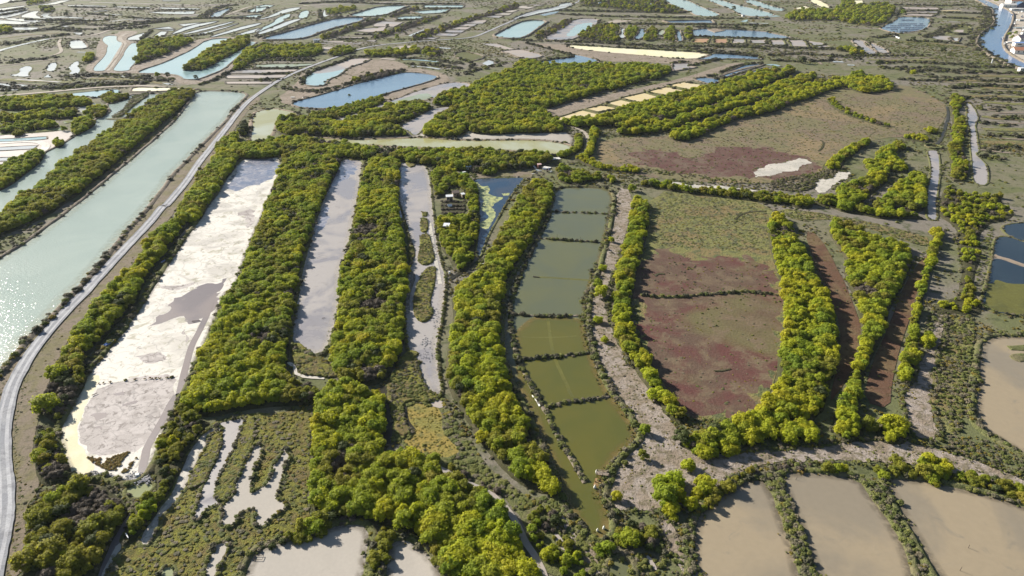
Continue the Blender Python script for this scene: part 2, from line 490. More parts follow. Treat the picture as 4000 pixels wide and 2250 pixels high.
# built things
M['wood'] = plain("weathered_wood", (0.30, 0.24, 0.18), 0.85, 0.3, 6.0)
M['darkwood'] = plain("dark_wood", (0.075, 0.055, 0.042), 0.85, 0.3, 6.0)
M['whitepaint'] = plain("white_paint", (0.78, 0.78, 0.76), 0.5, 0.05)
M['sack'] = plain("white_sacking", (0.70, 0.69, 0.62), 0.9, 0.1, 5.0)
M['bluepaint'] = plain("blue_paint", (0.030, 0.075, 0.240), 0.35, 0.1)
M['bluepale'] = plain("pale_blue_paint", (0.18, 0.28, 0.52), 0.4, 0.1)
M['roofwhite'] = plain("white_roof_sheet", (0.74, 0.75, 0.75), 0.4, 0.06)
M['roofgrey'] = plain("grey_roof_sheet", (0.34, 0.36, 0.36), 0.6, 0.2)
M['roofblue'] = plain("glass_roof", (0.10, 0.17, 0.26), 0.2, 0.2)
M['tile'] = plain("orange_roof_tile", (0.50, 0.22, 0.12), 0.8, 0.2, 1.0)
M['pinkroof'] = plain("pinkish_roof", (0.52, 0.36, 0.33), 0.8, 0.15, 1.0)
M['render'] = plain("white_render", (0.74, 0.71, 0.66), 0.85, 0.06)
M['navy'] = plain("navy_boards", (0.030, 0.045, 0.110), 0.7, 0.2)
M['glass'] = plain("window_glass", (0.03, 0.04, 0.05), 0.1, 0.1)
M['brick'] = plain("reddish_box", (0.36, 0.16, 0.12), 0.8, 0.2)
M['lawn'] = soil("green_lawn", (0.075, 0.160, 0.020), (0.095, 0.150, 0.025), (0.060, 0.110, 0.020), 0.3, 1.0, 4.0, bmp=0.3)
M['greysheet'] = plain("grey_metal_sheet", (0.36, 0.42, 0.43), 0.4, 0.2, 3.0, 0.3)
M['vine'] = plain("dry_vines", (0.085, 0.058, 0.045), 0.95, 0.4, 3.0)
M['scrub_dark'] = leaf("scrub_leaf_shade_dark", [(0.075, 0.080, 0.045), (0.095, 0.092, 0.060), (0.060, 0.068, 0.036)], 0.1)  # grey-green saltbush, its colour darkened for the shade on far rims
def fringe(name, col, rough=0.5):
    """silt of the shallow margin: strongest on the shore line, thinning out over the deeper water"""
    m, nt, b = new_mat(name)
    at = N(nt, "ShaderNodeAttribute"); at.attribute_name = "fade"
    n = noise_tex(nt, 0.5, 4, 0.65)
    mu = N(nt, "ShaderNodeMath", operation='MULTIPLY'); nt.links.new(at.outputs["Fac"], mu.inputs[0])
    nt.links.new(ramp(nt, n, 0.30, 0.62), mu.inputs[1])
    b.inputs["Base Color"].default_value = (*col, 1); b.inputs["Roughness"].default_value = rough
    b.inputs["Specular IOR Level"].default_value = 0.3
    tr = N(nt, "ShaderNodeBsdfTransparent")
    mx = N(nt, "ShaderNodeMixShader")
    nt.links.new(mu.outputs[0], mx.inputs[0]); nt.links.new(tr.outputs[0], mx.inputs[1]); nt.links.new(b.outputs[0], mx.inputs[2])
    nt.links.new(mx.outputs[0], nt.nodes["Material Output"].inputs[0])
    return m
M['f_silt'] = fringe("shore_silt", (0.22, 0.165, 0.055))
M['f_wet'] = fringe("wet_margin", (0.16, 0.135, 0.095))
M['f_pale'] = fringe("pale_margin", (0.52, 0.47, 0.40), 0.8)
M['f_milk'] = fringe("milky_margin", (0.42, 0.44, 0.34), 0.3)
M['rusty'] = leaf("glasswort_leaf_rusty", [(0.30, 0.16, 0.05), (0.24, 0.19, 0.05), (0.26, 0.12, 0.05)], 0.2)
# ------------------------------------------------------------------ plan of the marsh
LW, LH = 1200, 675                       # raster of the plan used only to know where scrub may grow
SX = 4000.0 / LW
occ = np.zeros((LH, LW), np.uint8)       # 0 open ground, 1 bare (water, mud, road), 2 field, 3 thicket
_layer = [0]

def raster(poly, code, z=0.0):
    """mark the area of a plan polygon"""
    a = np.array([(v.x, v.y) for v in poly])
    px, py = proj(a[:, 0], a[:, 1], z)
    px, py = px / SX, py / SX
    x0, x1 = int(max(0, px.min())), int(min(LW - 1, px.max())) + 1
    y0, y1 = int(max(0, py.min())), int(min(LH - 1, py.max())) + 1
    if x1 <= x0 or y1 <= y0:
        return
    gx, gy = np.meshgrid(np.arange(x0, x1) + 0.5, np.arange(y0, y1) + 0.5)
    ins = np.zeros(gx.shape, bool)
    n = len(px)
    for i in range(n):
        xa, ya, xb, yb = px[i], py[i], px[i - 1], py[i - 1]
        if ya == yb:
            continue
        cnd = ((ya > gy) != (yb > gy)) & (gx < (xb - xa) * (gy - ya) / (yb - ya) + xa)
        ins ^= cnd
    occ[y0:y1, x0:x1][ins] = code

def sheet(name, poly, z, mat):
    vs = [Vector((v.x, v.y, z)) for v in poly]
    tris = tessellate_polygon([vs])
    fs = []
    for t in tris:
        a, b, c = (vs[i] for i in t)
        fs.append(t if (b - a).cross(c - a).z > 0 else (t[0], t[2], t[1]))
    return link_mesh(name, vs, fs, mat)

def ridge(name, poly, h, w, mat):
    """earth bank round a pond: rises at the water's edge, uneven crest, falls away outside"""
    prof = [(-0.25, -0.05), (0.10 * w, 0.55 * h), (0.28 * w, h), (0.62 * w, 0.92 * h), (1.0 * w, -0.03)]
    rows = [offset(poly, d) for d, _ in prof]
    m = len(poly)
    vs = []
    for r, (d, hh) in zip(rows, prof):
        for i, v in enumerate(r):
            k = 1.0 + 0.45 * mnoise.noise(Vector((v.x * 0.22, v.y * 0.22, d))) + 0.25 * mnoise.noise(Vector((v.x * 0.9, v.y * 0.9, d)))
            vs.append((v.x, v.y, hh * (k if hh > 0 else 1)))
    fs = []
    for j in range(len(prof) - 1):
        for i in range(m):
            i2 = (i + 1) % m
            fs.append((j * m + i, (j + 1) * m + i, (j + 1) * m + i2, j * m + i2))
    o = link_mesh(name, vs, fs, mat, smooth=True)
    return o

BANKS = {'b': (0.55, 2.2, 'bank'), 'B': (0.9, 3.4, 'bank'), 'g': (0.5, 1.9, 'greenbank'), 's': (0.3, 2.4, 'sandbank'),
         't': (0.22, 1.0, 'greenbank'), 'G': (0.9, 3.0, 'bank'), 'T': (0.3, 1.2, 'bank'), 'd': (0.35, 1.8, 'shadebank')}
EDGES = []      # (poly, bank) shore lines on which scrub grows

FRINGE = {'olive': ('f_silt', 2.2), 'teal': ('f_silt', 1.6), 'tan': ('f_wet', 1.7), 'turq': ('f_milk', 4.0), 'lav': ('f_pale', 2.0), 'pale': ('f_wet', 1.6), 'white': ('f_wet', 1.0), 'yelw': ('f_silt', 2.0), 'blue': ('f_milk', 2.5), 'crust': ('f_pale', 0.8)}
def broad(poly):
    n = len(poly)
    ar = abs(sum(poly[i - 1].x * poly[i].y - poly[i].x * poly[i - 1].y for i in range(n))) / 2
    return 2 * ar / sum((poly[i] - poly[i - 1]).length for i in range(n))

def fringe_ring(poly, z, mat, label):
    f, w = FRINGE[mat]
    m = len(poly)
    a, b, c = offset(poly, 0.3), offset(poly, -0.35 * w), offset(poly, -w)
    vs = [(v.x, v.y, z) for r in (a, b, c) for v in r]
    fs = [(j * m + i, j * m + (i + 1) % m, (j + 1) * m + (i + 1) % m, (j + 1) * m + i) for j in range(2) for i in range(m)]
    o = link_mesh("shallows", vs, fs, M[f])
    at = o.data.attributes.new("fade", 'FLOAT', 'POINT')
    at.data.foreach_set("value", [0.9] * m + [0.55] * m + [0.0] * m)
    tag(o, "silty margin of the " + label, "margin", None, 'structure')

def area(name, mat, text, label, cat, bank=None, code=1, smooth=1, group=None, rough=1.0, scrub=True):
    poly = wpoly(text, 0.0, smooth, rough)
    _layer[0] += 1
    z = (0.05 if code == 1 else 0.02) + _layer[0] * 0.0005
    if mat is not None:
        o = sheet(name, poly, z, M[mat])
        tag(o, label, cat, group, 'structure')
        if mat in FRINGE and code == 1 and sum(v.length for v in poly) / len(poly) < 420 and rough <= 1 and broad(poly) > 2.2 * FRINGE[mat][1]:
            fringe_ring(poly, z + 0.003, mat, label)
    raster(poly, code)
    if name == 'path':
        EDGES.append((poly, 1.6, sum(v.length for v in poly) / len(poly)))
    if bank:
        h, w, bm = BANKS[bank]
        cd = sum((v.length for v in poly)) / len(poly)
        far_k = 1.0 + max(0.0, min(700.0, cd - 300.0)) / 400.0
        h *= 1.0 + (far_k - 1.0) * 0.35
        w *= 1.0 + (far_k - 1.0) * 0.08
        b = ridge("embankment", poly, h, w, M[bm])
        tag(b, "low earth bank round the " + label, "bank", None, 'structure')
        if scrub:
            EDGES.append((poly, w * (0.45 if bank == 't' else 1.0), cd))
    return poly

def mound(name, mat, text, h, label, cat, z=0.0, code=3, smooth=1, inset=0.8, shrink=0.0, kind='structure', group=None):
    """raised ground: sloping flank and an uneven top"""
    poly = wpoly(text, z, smooth)
    if shrink:
        poly = offset(poly, -shrink)
    rows = [(0.0, -0.05), (-0.35 * inset, 0.65 * h), (-inset, h)]
    vs, m = [], len(poly)
    for d, hh in rows:
        for v in offset(poly, d):
            k = 1.0 + 0.3 * mnoise.noise(Vector((v.x * 0.3, v.y * 0.3, d)))
            vs.append(Vector((v.x, v.y, hh * (k if hh > 0 else 1))))
    fs = []
    for j in range(2):
        for i in range(m):
            i2 = (i + 1) % m
            fs.append((j * m + i, j * m + i2, (j + 1) * m + i2, (j + 1) * m + i))
    top = vs[2 * m:]
    for t in tessellate_polygon([[Vector((v.x, v.y, 0)) for v in top]]):
        a, b, c = (top[i] for i in t)
        tt = t if (b - a).cross(c - a).z > 0 else (t[0], t[2], t[1])
        fs.append(tuple(i + 2 * m for i in tt))
    o = link_mesh(name, vs, fs, M[mat])
    tag(o, label, cat, group, kind)
    raster(poly, code)
    return poly

def lane(name, mat, text, width, label, cat, z=0.09, code=1, taper=None, jitter=0.06, group=None):
    """strip of road, track or creek along a surveyed centre line"""
    p = wpoly(text, 0.0, 2, 0.6, closed=False)
    m = len(p)
    l = offset(p, -width / 2, False)
    r = offset(p, width / 2, False)
    vs = []
    _layer[0] += 1
    zz = z + _layer[0] * 0.0005
    for i in range(m):
        k = 1 + jitter * mnoise.noise(Vector((p[i].x * 0.35, p[i].y * 0.35, width)))
        a, b = l[i], r[i]
        c = (a + b) / 2
        vs.append(((c + (a - c) * k).x, (c + (a - c) * k).y, zz))
        vs.append(((c + (b - c) * k).x, (c + (b - c) * k).y, zz))
    fs = [(2 * i, 2 * i + 1, 2 * i + 3, 2 * i + 2) for i in range(m - 1)]
    o = link_mesh(name, vs, fs, M[mat])
    if o.data.polygons[0].normal.z < 0:
        o.data.flip_normals()
    tag(o, label, cat, group, 'structure')
    raster(l + r[::-1], code)
    return p

# one ground sheet, finer near the camera, out to the horizon
def ground():
    ys = np.concatenate([np.arange(20, 400, 3.0), np.geomspace(400, 9000, 120)])
    us = np.linspace(-1, 1, 220)
    vs, fs = [], []
    for y in ys:
        hw = 0.95 * y + 130
        for u in us:
            x = u * hw
            z = 0.05 * mnoise.noise(Vector((x * 0.07, y * 0.07, 0))) + 0.03 * mnoise.noise(Vector((x * 0.3, y * 0.3, 2))) - 0.075
            vs.append((x, y, z))
    n = len(us)
    for j in range(len(ys) - 1):
        for i in range(n - 1):
            fs.append((j * n + i, j * n + i + 1, (j + 1) * n + i + 1, (j + 1) * n + i))
    o = link_mesh("ground", vs, fs, M['ground'], smooth=True)
    tag(o, "rough grey-brown and olive marsh ground between all the ponds", "ground", None, 'structure')
ground()

# ---- fields -----------------------------------------------------------------
A = area
A('field', 'field', 'F: 1505,345 1700,345 1850,290 2040,235 2110,225 2260,205 2375,255 2385,290 2340,345 2200,345 2080,400 2060,455 1900,462 1700,455 1550,432 1500,400',
  'straw and olive marsh field with a red patch, upper right of the path', 'field', code=2)
A('field', 'red', 'F: 1580,385 1640,370 1750,398 1800,372 1900,366 2060,400 2062,435 1950,452 1750,442 1620,418',
  'dark red glasswort patch around the white salt scald', 'field', code=2, rough=9)
A('salt_pan', 'crust', 'F: 1890,432 1950,408 2035,397 2042,412 1950,440 1900,446', 'white salt scald inside the red glasswort patch', 'salt scald', rough=6)
A('field', 'turf', 'F: 1630,478 1800,490 1940,515 1950,560 1970,640 1985,760 1960,850 1955,960 1900,1040 1770,1062 1690,1035 1640,950 1610,860 1600,740 1630,600',
  'olive turf at the upper end of the oval field', 'field', code=2)
A('field', 'redfield', 'F: 1612,640 1700,628 1840,655 1900,640 1960,690 1972,760 1950,850 1952,950 1900,1035 1770,1058 1695,1030 1645,945 1612,860 1603,740',
  'oval brown and red marsh field beside the sandy path', 'field', code=2, rough=14)
A('ditch', 'brownditch', 'F: 2025,580 2060,590 2110,680 2140,750 2170,830 2150,920 2100,1000 2085,1010 2110,900 2115,820 2075,720 2045,650', 'brown dry ditch between two tamarisk belts', 'ditch', code=2)
A('ditch', 'brownditch', 'F: 2330,635 2350,650 2300,770 2265,870 2245,960 2240,1030 2170,1010 2190,920 2235,820 2270,720', 'brown dry ditch right of the wedge of tamarisks', 'ditch', code=2)
A('field', 'turf', 'F: 1940,520 2100,540 2330,590 2340,620 2290,610 2140,560 2085,550 2010,560', 'grey olive turf below the dark hedge', 'field', code=2)
A('verge', 'verge', 'b0: 2560,170 2380,290 2240,430 2100,620 1960,760 1800,930 1640,1130 1480,1300 1350,1443 c0: 1040,50 800,370 600,590 400,830 200,1060 0,1260 -60,1449 d0: -100,200 -100,700 -100,1449 200,1449 200,1200 180,950 300,800 280,600 250,430 300,200 350,40 c0: 460,1100 620,880 760,720 900,560 1020,430 1120,260 1280,110 1350,0 b0: 1800,1400 1950,1150 2100,920 2250,720 2380,500 2500,330 2640,230',
  'brown grassy verge on both sides of the gravel road', 'verge', code=2)
A('field', 'straw', 'b1: 180,240 430,60 450,-60 700,40 1000,100 1400,-40 1560,-100 1900,-40 1980,60 1500,220 1200,290 800,340 500,330', 'dry reeds round the blue reed pond', 'reeds', code=2)
A('field', 'straw', 'b2: 290,390 430,290 800,210 1200,130 1700,20 2100,-110 2300,-150 2400,-120 2000,-10 1700,60 1200,180 800,300 480,400', 'dry reed bank above the yellow pans', 'reeds', code=2)
A('field', 'straw', 'a2: -60,430 150,430 550,450 1300,500 2030,550 1850,610 2000,600 1780,660 1600,640 1200,620 950,620 600,540 200,440', 'dry straw-coloured ground round the long yellow pan', 'reeds', code=2)
A('field', 'straw', 'a1: 640,900 720,800 900,690 1060,630 1200,590 1450,620 1560,680 1430,720 1100,800 900,860', 'grey-brown mound of dry reeds between two ponds', 'reeds', code=2)
A('field', 'sand', 'a0: 840,690 960,590 970,430 1050,350 1180,345 1200,310 1430,310 1270,390 1320,430 1400,425 1430,560 1330,640 1500,600 1800,450 2070,380 2330,365 2576,420 2576,460 2450,560 2350,690 2200,780 1990,845 1850,855 1700,790 1500,740 1100,735 900,740',
  'bare sandy banks round the turquoise ponds', 'bank', code=1)
A('field', 'pink', 'b0: 0,590 500,560 640,540 760,560 700,640 560,700 440,780 300,850 100,900 -60,930 -60,590', 'bare brown ground round the small salt pans at the left edge', 'ground', code=1)
A('quay', 'port', 'a3: 2190,-10 2640,-20 2700,720 2576,640 2400,540 2350,470 2370,370 2440,240 2460,160 2430,110 2300,50', 'pale trampled quay on the far bank of the river', 'quay', code=1)
A('marsh', 'marsh', 'd0: 1930,220 1850,230 1600,280 1440,430 1340,640 1200,850 1050,1100 930,1250 830,1400 760,1500 1900,1500 1980,1290 2100,1200 2300,1130 2430,1060 2300,950 2340,700 2330,400 2380,240 2340,180 2100,220',
  'olive and rusty salt marsh cut by pale mud fingers', 'marsh', code=2)
A('marsh', 'greenbank', 'd1: 1420,100 1500,300 1650,480 1760,640 1932,760 d2: 100,850 300,860 380,980 480,1130 600,1200 640,1300 700,1449 200,1449 180,1250 60,1000 0,930 d1: 1850,830 1700,790 1450,640 1200,520 1060,430 980,480 990,200 980,20 1100,-80 1250,-40 1380,70', 'green and grey scrub slope between the thicket and the pond chain', 'marsh', code=2)
A('field', 'golden', 'd1: 1140,130 1300,160 1400,190 1400,330 1450,420 1560,520 1400,560 1250,520 1090,440 1200,380 1180,330 1130,290', 'golden grass patch beside the creek', 'grass', code=4)
A('field', 'turf', 'd3: 1200,0 1350,-420 1420,-640 1550,-680 1560,-300 1500,0 1450,200 1480,370 1340,380 1240,250', 'grey green scrub belt left of the large tan pond', 'marsh', code=2)
A('path', 'sand', 'F: 1545,470 1592,480 1582,540 1565,620 1540,690 1512,760 1530,800 1548,860 1580,910 1630,960 1670,1040 1730,1110 1800,1140 1900,1140 2100,1118 2250,1110 2400,1140 2500,1175 2640,1240 2640,1275 2500,1225 2400,1190 2250,1160 2100,1150 1950,1160 1850,1190 1790,1240 1740,1300 1700,1260 1620,1290 1530,1280 1515,1240 1545,1170 1620,1110 1595,1060 1560,1010 1520,950 1490,880 1472,800 1480,740 1500,680 1525,600',
  'pale trampled sandy path beside the pond chain', 'path', code=2, rough=3.5)
A('path', 'sand', 'd3: 1000,100 1120,-60 1200,-250 1260,-560 1330,-540 1290,-200 1250,60 1210,240 1300,400 1100,420 1050,250', 'sandy bare ground along the scrub belt at the right', 'path', code=2, rough=4)
A('path', 'sand', 'd2: 340,940 440,1000 500,1110 600,1190 640,1320 690,1449 620,1449 560,1340 470,1220 400,1090', 'narrow sandy strip at the foot of the pond chain', 'path', code=2)
for t, l in (('F: 1630,455 1700,462 1800,468 1900,475 1905,484 1800,480 1700,472 1630,464', 'pale sandy strip above the long hedge'),
             ('F: 2040,470 2080,450 2135,425 2140,440 2100,470 2060,490', 'pale crusted mud beside the dark scrub arc')):
    A('path', 'crust', t, l, 'mud', rough=5)
A('ground', 'verge', 'h: 480,300 700,300 1000,300 1080,310 1060,360 800,345 500,365', 'bare dike above the lily pond', 'dike', code=2)

# ---- water and mud, near and middle ----------------------------------------------------
A('canal', 'turq', 'F: 492,231 545,229 600,232 b0: 2490,178 2440,225 2360,305 2230,480 2100,595 1950,755 1850,855 1720,985 1600,1155 1480,1295 1360,1443 c0: 960,170 800,372 640,562 480,722 330,882 160,1042 0,1252 F: -90,1040 -220,1080 -220,800 -90,720 0,652 60,616 120,574 200,512 265,458 330,403 402,343 446,300 486,250',
  'broad turquoise canal beside the gravel road', 'canal', 'b')
A('canal', 'turq', 'b0: 1300,195 1350,182 1640,172 1570,225 1400,325 1280,430 1130,555 960,672 780,795 600,915 440,1085 280,1185 170,1285 0,1405 -150,1510 -400,1600 -400,1350 -150,1230 0,1135 100,1075 280,952 360,892 450,772 560,722 700,642 830,552 960,482 970,425 1100,372 1122,342 1080,300 1100,262 1200,235',
  'second turquoise canal left of the dense hedge', 'canal', 'b')
A('mudflat', 'white', 'F: 605,398 660,393 712,396 690,470 650,560 615,650 590,720 562,740 530,830 480,930 440,1020 405,1100 375,1180 332,1215 270,1197 180,1200 165,1150 148,1090 180,1030 215,950 260,900 340,800 400,700 470,600 545,490',
  'long dazzling white salt mudflat beside the road hedge', 'mudflat', 'g')
A('mudflat', 'sheen', 'F: 607,402 708,398 692,450 640,462 600,480 566,476', 'painted bluish sky sheen at the far end of the white mudflat', 'mudflat', rough=5)
A('mudflat', 'greywhite', 'd0: 760,20 1050,-60 1340,-80 1300,120 1200,320 1080,510 900,520 700,560 610,430 590,300 670,140', 'greyer crumbly near end of the white mudflat', 'mudflat', rough=3)
A('salt_rim', 'rim', 'd0: 660,-80 780,-60 700,60 640,190 585,300 590,430 650,540 730,640 640,690 555,705 500,600 440,430 438,320 520,170 600,50', 'yellowish salt rim on the left of the white mudflat', 'salt rim', rough=2)
A('mudflat', 'lavdark', 'c0: 1120,912 1190,885 1260,800 1240,740 1310,725 1380,680 1500,620 1640,570 1745,528 1690,610 1620,700 1590,790 1530,870 1500,915 1400,895 1340,850 1260,880 1180,895', 'dark wet puddle across the white mudflat', 'puddle', rough=8)
A('mudflat', 'lavdark', 'd0: 660,245 720,220 800,225 800,255 720,280', 'small brown puddle on the near end of the white mudflat', 'puddle', rough=3)
for t_, m_, l_ in (('c0: 1190,640 1330,610 1480,600 1400,630 1280,660', 'greywhite', 'grey streak above the dark puddle of the white mudflat'), ('c0: 1330,960 1420,1000 1470,1040 1400,1030', 'greywhite', 'grey smear below the dark puddle of the white mudflat'),
                 ('b1: -20,870 120,850 180,900 60,960 -60,940', 'sheen', 'grey-blue painted sky sheen at the far end of the white mudflat, right side'), ('b0: 2380,1010 2500,960 2560,1000 2420,1060', 'sheen', 'grey-blue painted sky sheen at the far end of the white mudflat, left side'),
                 ('c0: 1820,40 1932,20 1900,120 1850,180', 'greywhite', 'greyish stain on the right edge of the white mudflat'), ('c0: 1000,1150 1150,1120 1250,1160 1100,1200', 'greywhite', 'faint grey patch in the middle of the white mudflat'),
                 ('d0: 860,80 940,60 950,90 880,100', 'lavdark', 'thin wet smear on the grey near end of the white mudflat'), ('d0: 960,150 1030,130 1040,155 980,165', 'lavdark', 'second thin wet smear on the near end of the white mudflat'), ('d0: 690,335 750,325 760,345 700,352', 'lavdark', 'little brown puddle low on the near end of the white mudflat')):
    A('mudflat', m_, t_, l_, 'stain', rough=7)
lane('creek', 'lavdark', 'c0: 1590,740 1560,850 1490,980 1440,1080 1405,1200 1375,1320 1350,1449 d0: 1330,80 1270,190 1190,340 1120,450 1085,580 1070,700', 1.7, 'brown drainage runnel along the right of the white mudflat', 'creek', z=0.07)
A('pond', 'greenw', 'd0: 950,810 1000,775 1060,755 1140,752 1162,775 1120,820 1060,858 985,850', 'small grey-green pond at the foot of the white mudflat', 'pond', 't')
A('mudflat', 'lav', 'F: 852,402 915,397 905,450 890,540 876,620 852,690 857,740 832,860 802,895 765,880 735,872 742,790 758,700 783,600 808,520 830,450',
  'long lavender mudflat between two tamarisk belts', 'mudflat', 'g')
A('mudflat', 'lav', 'F: 1003,412 1030,405 1062,406 1080,440 1087,530 1106,660 1122,700 1112,800 1097,860 1102,930 1112,1000 1085,992 1060,952 1056,922 1030,885 1020,820 1026,700 1042,640 1022,560 1000,480',
  'lavender mudflat with green islands left of the huts', 'mudflat', 't')
for t_, l_ in (('b1: 840,840 900,830 1000,850 960,960 860,1060 740,1180 720,1130 780,1000', 'blue-grey painted wet sheen at the far end of the left lavender mudflat'), ('b1: 1430,880 1490,880 1510,1000 1500,1200 1490,1440 1440,1440 1430,1200', 'blue-grey painted wet sheen along the shaded side of the mudflat with islands'), ('c1: 430,60 520,0 560,20 520,160 440,240 400,330 380,300', 'blue-grey painted wet sheen half way down the left lavender mudflat')):
    A('mudflat', 'sheen', t_, l_, 'stain', rough=6)  # sky sheen on wet mud, put into the patch colour
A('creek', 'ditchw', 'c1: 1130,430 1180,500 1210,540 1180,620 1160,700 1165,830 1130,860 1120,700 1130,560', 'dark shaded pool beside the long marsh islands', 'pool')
A('mudflat', 'pink', 'd1: 1300,160 1380,110 1415,130 1410,190', 'brown mud tip below the marsh islands', 'mudflat')
A('creek', 'crust', 'c1: 220,1190 270,1185 310,1225 320,1285 520,1300 510,1322 300,1300 285,1230', 'thin white creek curling below the lavender mudflat', 'creek')
A('pond', 'lily', 'h: 450,400 490,372 700,366 960,362 985,370 930,440 850,540 780,650 700,790 640,900 590,1000 560,1100 530,1180 500,1190 500,1080 520,980 530,800 525,600 515,480',
  'dark lily pond beside the huts', 'pond', 't')
for t in ('h: 455,400 500,395 520,420 560,450 620,440 650,470 600,520 680,560 780,555 740,610 650,640 690,720 660,790 640,850 600,905 545,870 545,820 600,800 620,740 560,710 545,660 580,610 530,550 510,480 450,430',
          'h: 745,520 830,520 825,545 760,540'):
    A('lily_pads', 'lilypad', t, 'yellow-green sheet of lily pads on the dark pond', 'lily pads', rough=3)
A('pond', 'teal', 'F: 1398,476 1388,520 1352,590 1313,660 1283,720 1268,790 1268,890 1293,960 1333,1030 1363,1110 1403,1200 1423,1270 1463,1330 1492,1356 1530,1350 1535,1300 1510,1240 1525,1200 1540,1160 1590,1115 1607,1095 1560,1022 1530,990 1500,930 1480,870 1470,800 1480,730 1500,680 1520,610 1535,550 1543,480 1500,472 1420,472',
  'grey-teal chain of fish ponds beside the sandy path', 'pond', 'g')
A('pond', 'olive', 'F: 1293,800 1465,798 1472,830 1484,885 1532,998 1562,1026 1606,1095 1588,1114 1538,1160 1524,1200 1509,1240 1533,1300 1528,1348 1492,1354 1465,1330 1425,1270 1405,1200 1365,1110 1335,1030 1300,960',
  'olive near basins of the fish pond chain', 'pond')
lane('shallows', 'weed', 'F: 1378,800 1385,860 1392,895 1410,935 1440,1000', 0.9, 'pale submerged furrow crossing the fish ponds', 'furrow', z=0.055)
lane('shallows', 'weed', 'F: 1300,848 1385,850 1450,846', 0.5, 'pale submerged furrow across the fish pond', 'furrow', z=0.055)
lane('shallows', 'weed', 'F: 1352,697 1400,700 1484,706', 0.9, 'pale submerged sill across the upper fish pond', 'furrow', z=0.055)
A('shallows', 'orange', 'j: 345,370 520,380 525,470 490,500 370,500 330,480', 'orange silt below the little jetty', 'shallows')
A('pond', 'tan', 'F: 2472,862 2500,846 2576,848 2700,855 2700,1170 2576,1142 2520,1110 2472,1080 2455,1050 2456,980 2466,900', 'large tan pond at the right edge', 'pond', 'g')
A('pond', 'tan', 'F: 1762,1290 1800,1252 1850,1222 1900,1207 1925,1212 1950,1262 2000,1400 2025,1520 1740,1520 1745,1400 1742,1340', 'leftmost tan pond at the bottom right', 'pond', 'g')
A('pond', 'tan', 'F: 1958,1192 2060,1189 2160,1205 2187,1250 2250,1330 2282,1400 2310,1520 2080,1520 2022,1350 1982,1250', 'middle tan pond at the bottom right', 'pond', 'g')
A('pond', 'tan', 'F: 2223,1206 2300,1206 2400,1226 2500,1251 2576,1277 2700,1310 2700,1520 2400,1520 2332,1400 2290,1330 2260,1270', 'rightmost tan pond at the bottom right corner', 'pond', 'g')
A('mudflat', 'pale', 'd1: 0,1272 100,1230 300,1180 480,1130 560,1080 700,1060 790,1060 850,1110 850,1200 820,1350 800,1560 -100,1560 -60,1380', 'pale mud pan at the bottom edge, wider of the two', 'mudflat', 'g')
A('mudflat', 'pale', 'd1: 1000,1222 1080,1177 1150,1182 1270,1252 1330,1322 1400,1422 1450,1560 970,1560 990,1380', 'pale mud pan at the bottom edge, narrower of the two', 'mudflat', 'g')
A('mudflat', 'crust', 'd0: 1060,1160 1200,960 1300,830 1370,640 1440,500 1540,370 1640,320 1690,350 1590,375 1550,480 1470,610 1420,720 1390,790 1290,930 1200,1000 1170,1160 1090,1222', 'white crusted channel along the left of the salt marsh', 'mudflat', 't')
A('mudflat', 'lav', 'd0: 1620,320 1700,285 1860,255 1810,360 1720,580 1640,720 1612,850 1660,900 1560,930 1500,1040 1460,1020 1500,900 1530,790 1600,660 1670,500 1685,400', 'grey mud finger second from the left in the salt marsh', 'mudflat', 't')
A('mudflat', 'pale', 'd1: -50,830 -20,640 30,560 40,460 -20,470 -100,620 -110,690 -160,770 -150,830 -210,890 -260,930 -240,1000 -265,1040 -230,1080 -160,1060 -130,970 -50,940 0,950 -5,1082 70,1060 120,1000 210,950 232,905 150,880 160,810 200,690 222,590 262,570 230,520 222,470 200,540 130,610 130,660 100,750 0,812', 'forked pale mud pan in the salt marsh', 'mudflat', 't')
A('mudflat', 'pale', 'd0: 1540,1500 1580,1300 1640,1270 1590,1222 1660,1210 1748,1180 1700,1280 1640,1400 1630,1500', 'pale mud tongue at the bottom of the salt marsh', 'mudflat', 't')
A('pond', 'greenw', 'd0: 1200,1500 1230,1390 1290,1380 1312,1420 1310,1500', 'tiny grey pool in the salt marsh at the bottom edge', 'pond', 't')
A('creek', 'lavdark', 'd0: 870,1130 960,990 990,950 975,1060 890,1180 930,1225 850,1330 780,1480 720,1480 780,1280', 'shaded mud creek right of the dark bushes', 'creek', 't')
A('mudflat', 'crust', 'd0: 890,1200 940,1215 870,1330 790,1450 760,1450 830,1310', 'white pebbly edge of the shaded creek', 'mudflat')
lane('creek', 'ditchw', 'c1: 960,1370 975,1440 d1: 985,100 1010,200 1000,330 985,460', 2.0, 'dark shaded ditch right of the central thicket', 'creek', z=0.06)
lane('creek', 'pink', 'd1: 1170,540 1300,600 1450,670 1600,750 1760,820 1850,900 1932,990 d2: 40,1060 90,1180 170,1290 220,1390 250,1470', 1.3, 'pale winding creek below the thicket', 'creek', z=0.07)
lane('creek', 'crust', 'c1: 1310,140 1325,250 1350,400 1375,520 1390,600', 1.3, 'pale creek along the foot of the hut hedge', 'creek', z=0.075)
lane('creek', 'ditchw', 'd1: 1130,120 1125,220 1140,290 1190,350', 0.9, 'dark runnel round the golden grass', 'creek', z=0.06)
lane('creek', 'ditchw', 'h: 500,1190 420,1300 300,1370 200,1430', 1.6, 'dark ditch draining the lily pond', 'creek', z=0.06)
A('pond', 'teal', 'd2: 740,1350 830,1310 890,1370 900,1480 740,1480', 'small green pool at the bottom edge', 'pond', 'g')
A('mudflat', 'pink', 'd2: 310,1130 360,1140 420,1240 390,1260 340,1200', 'small bare mud patch in the scrub', 'mudflat')
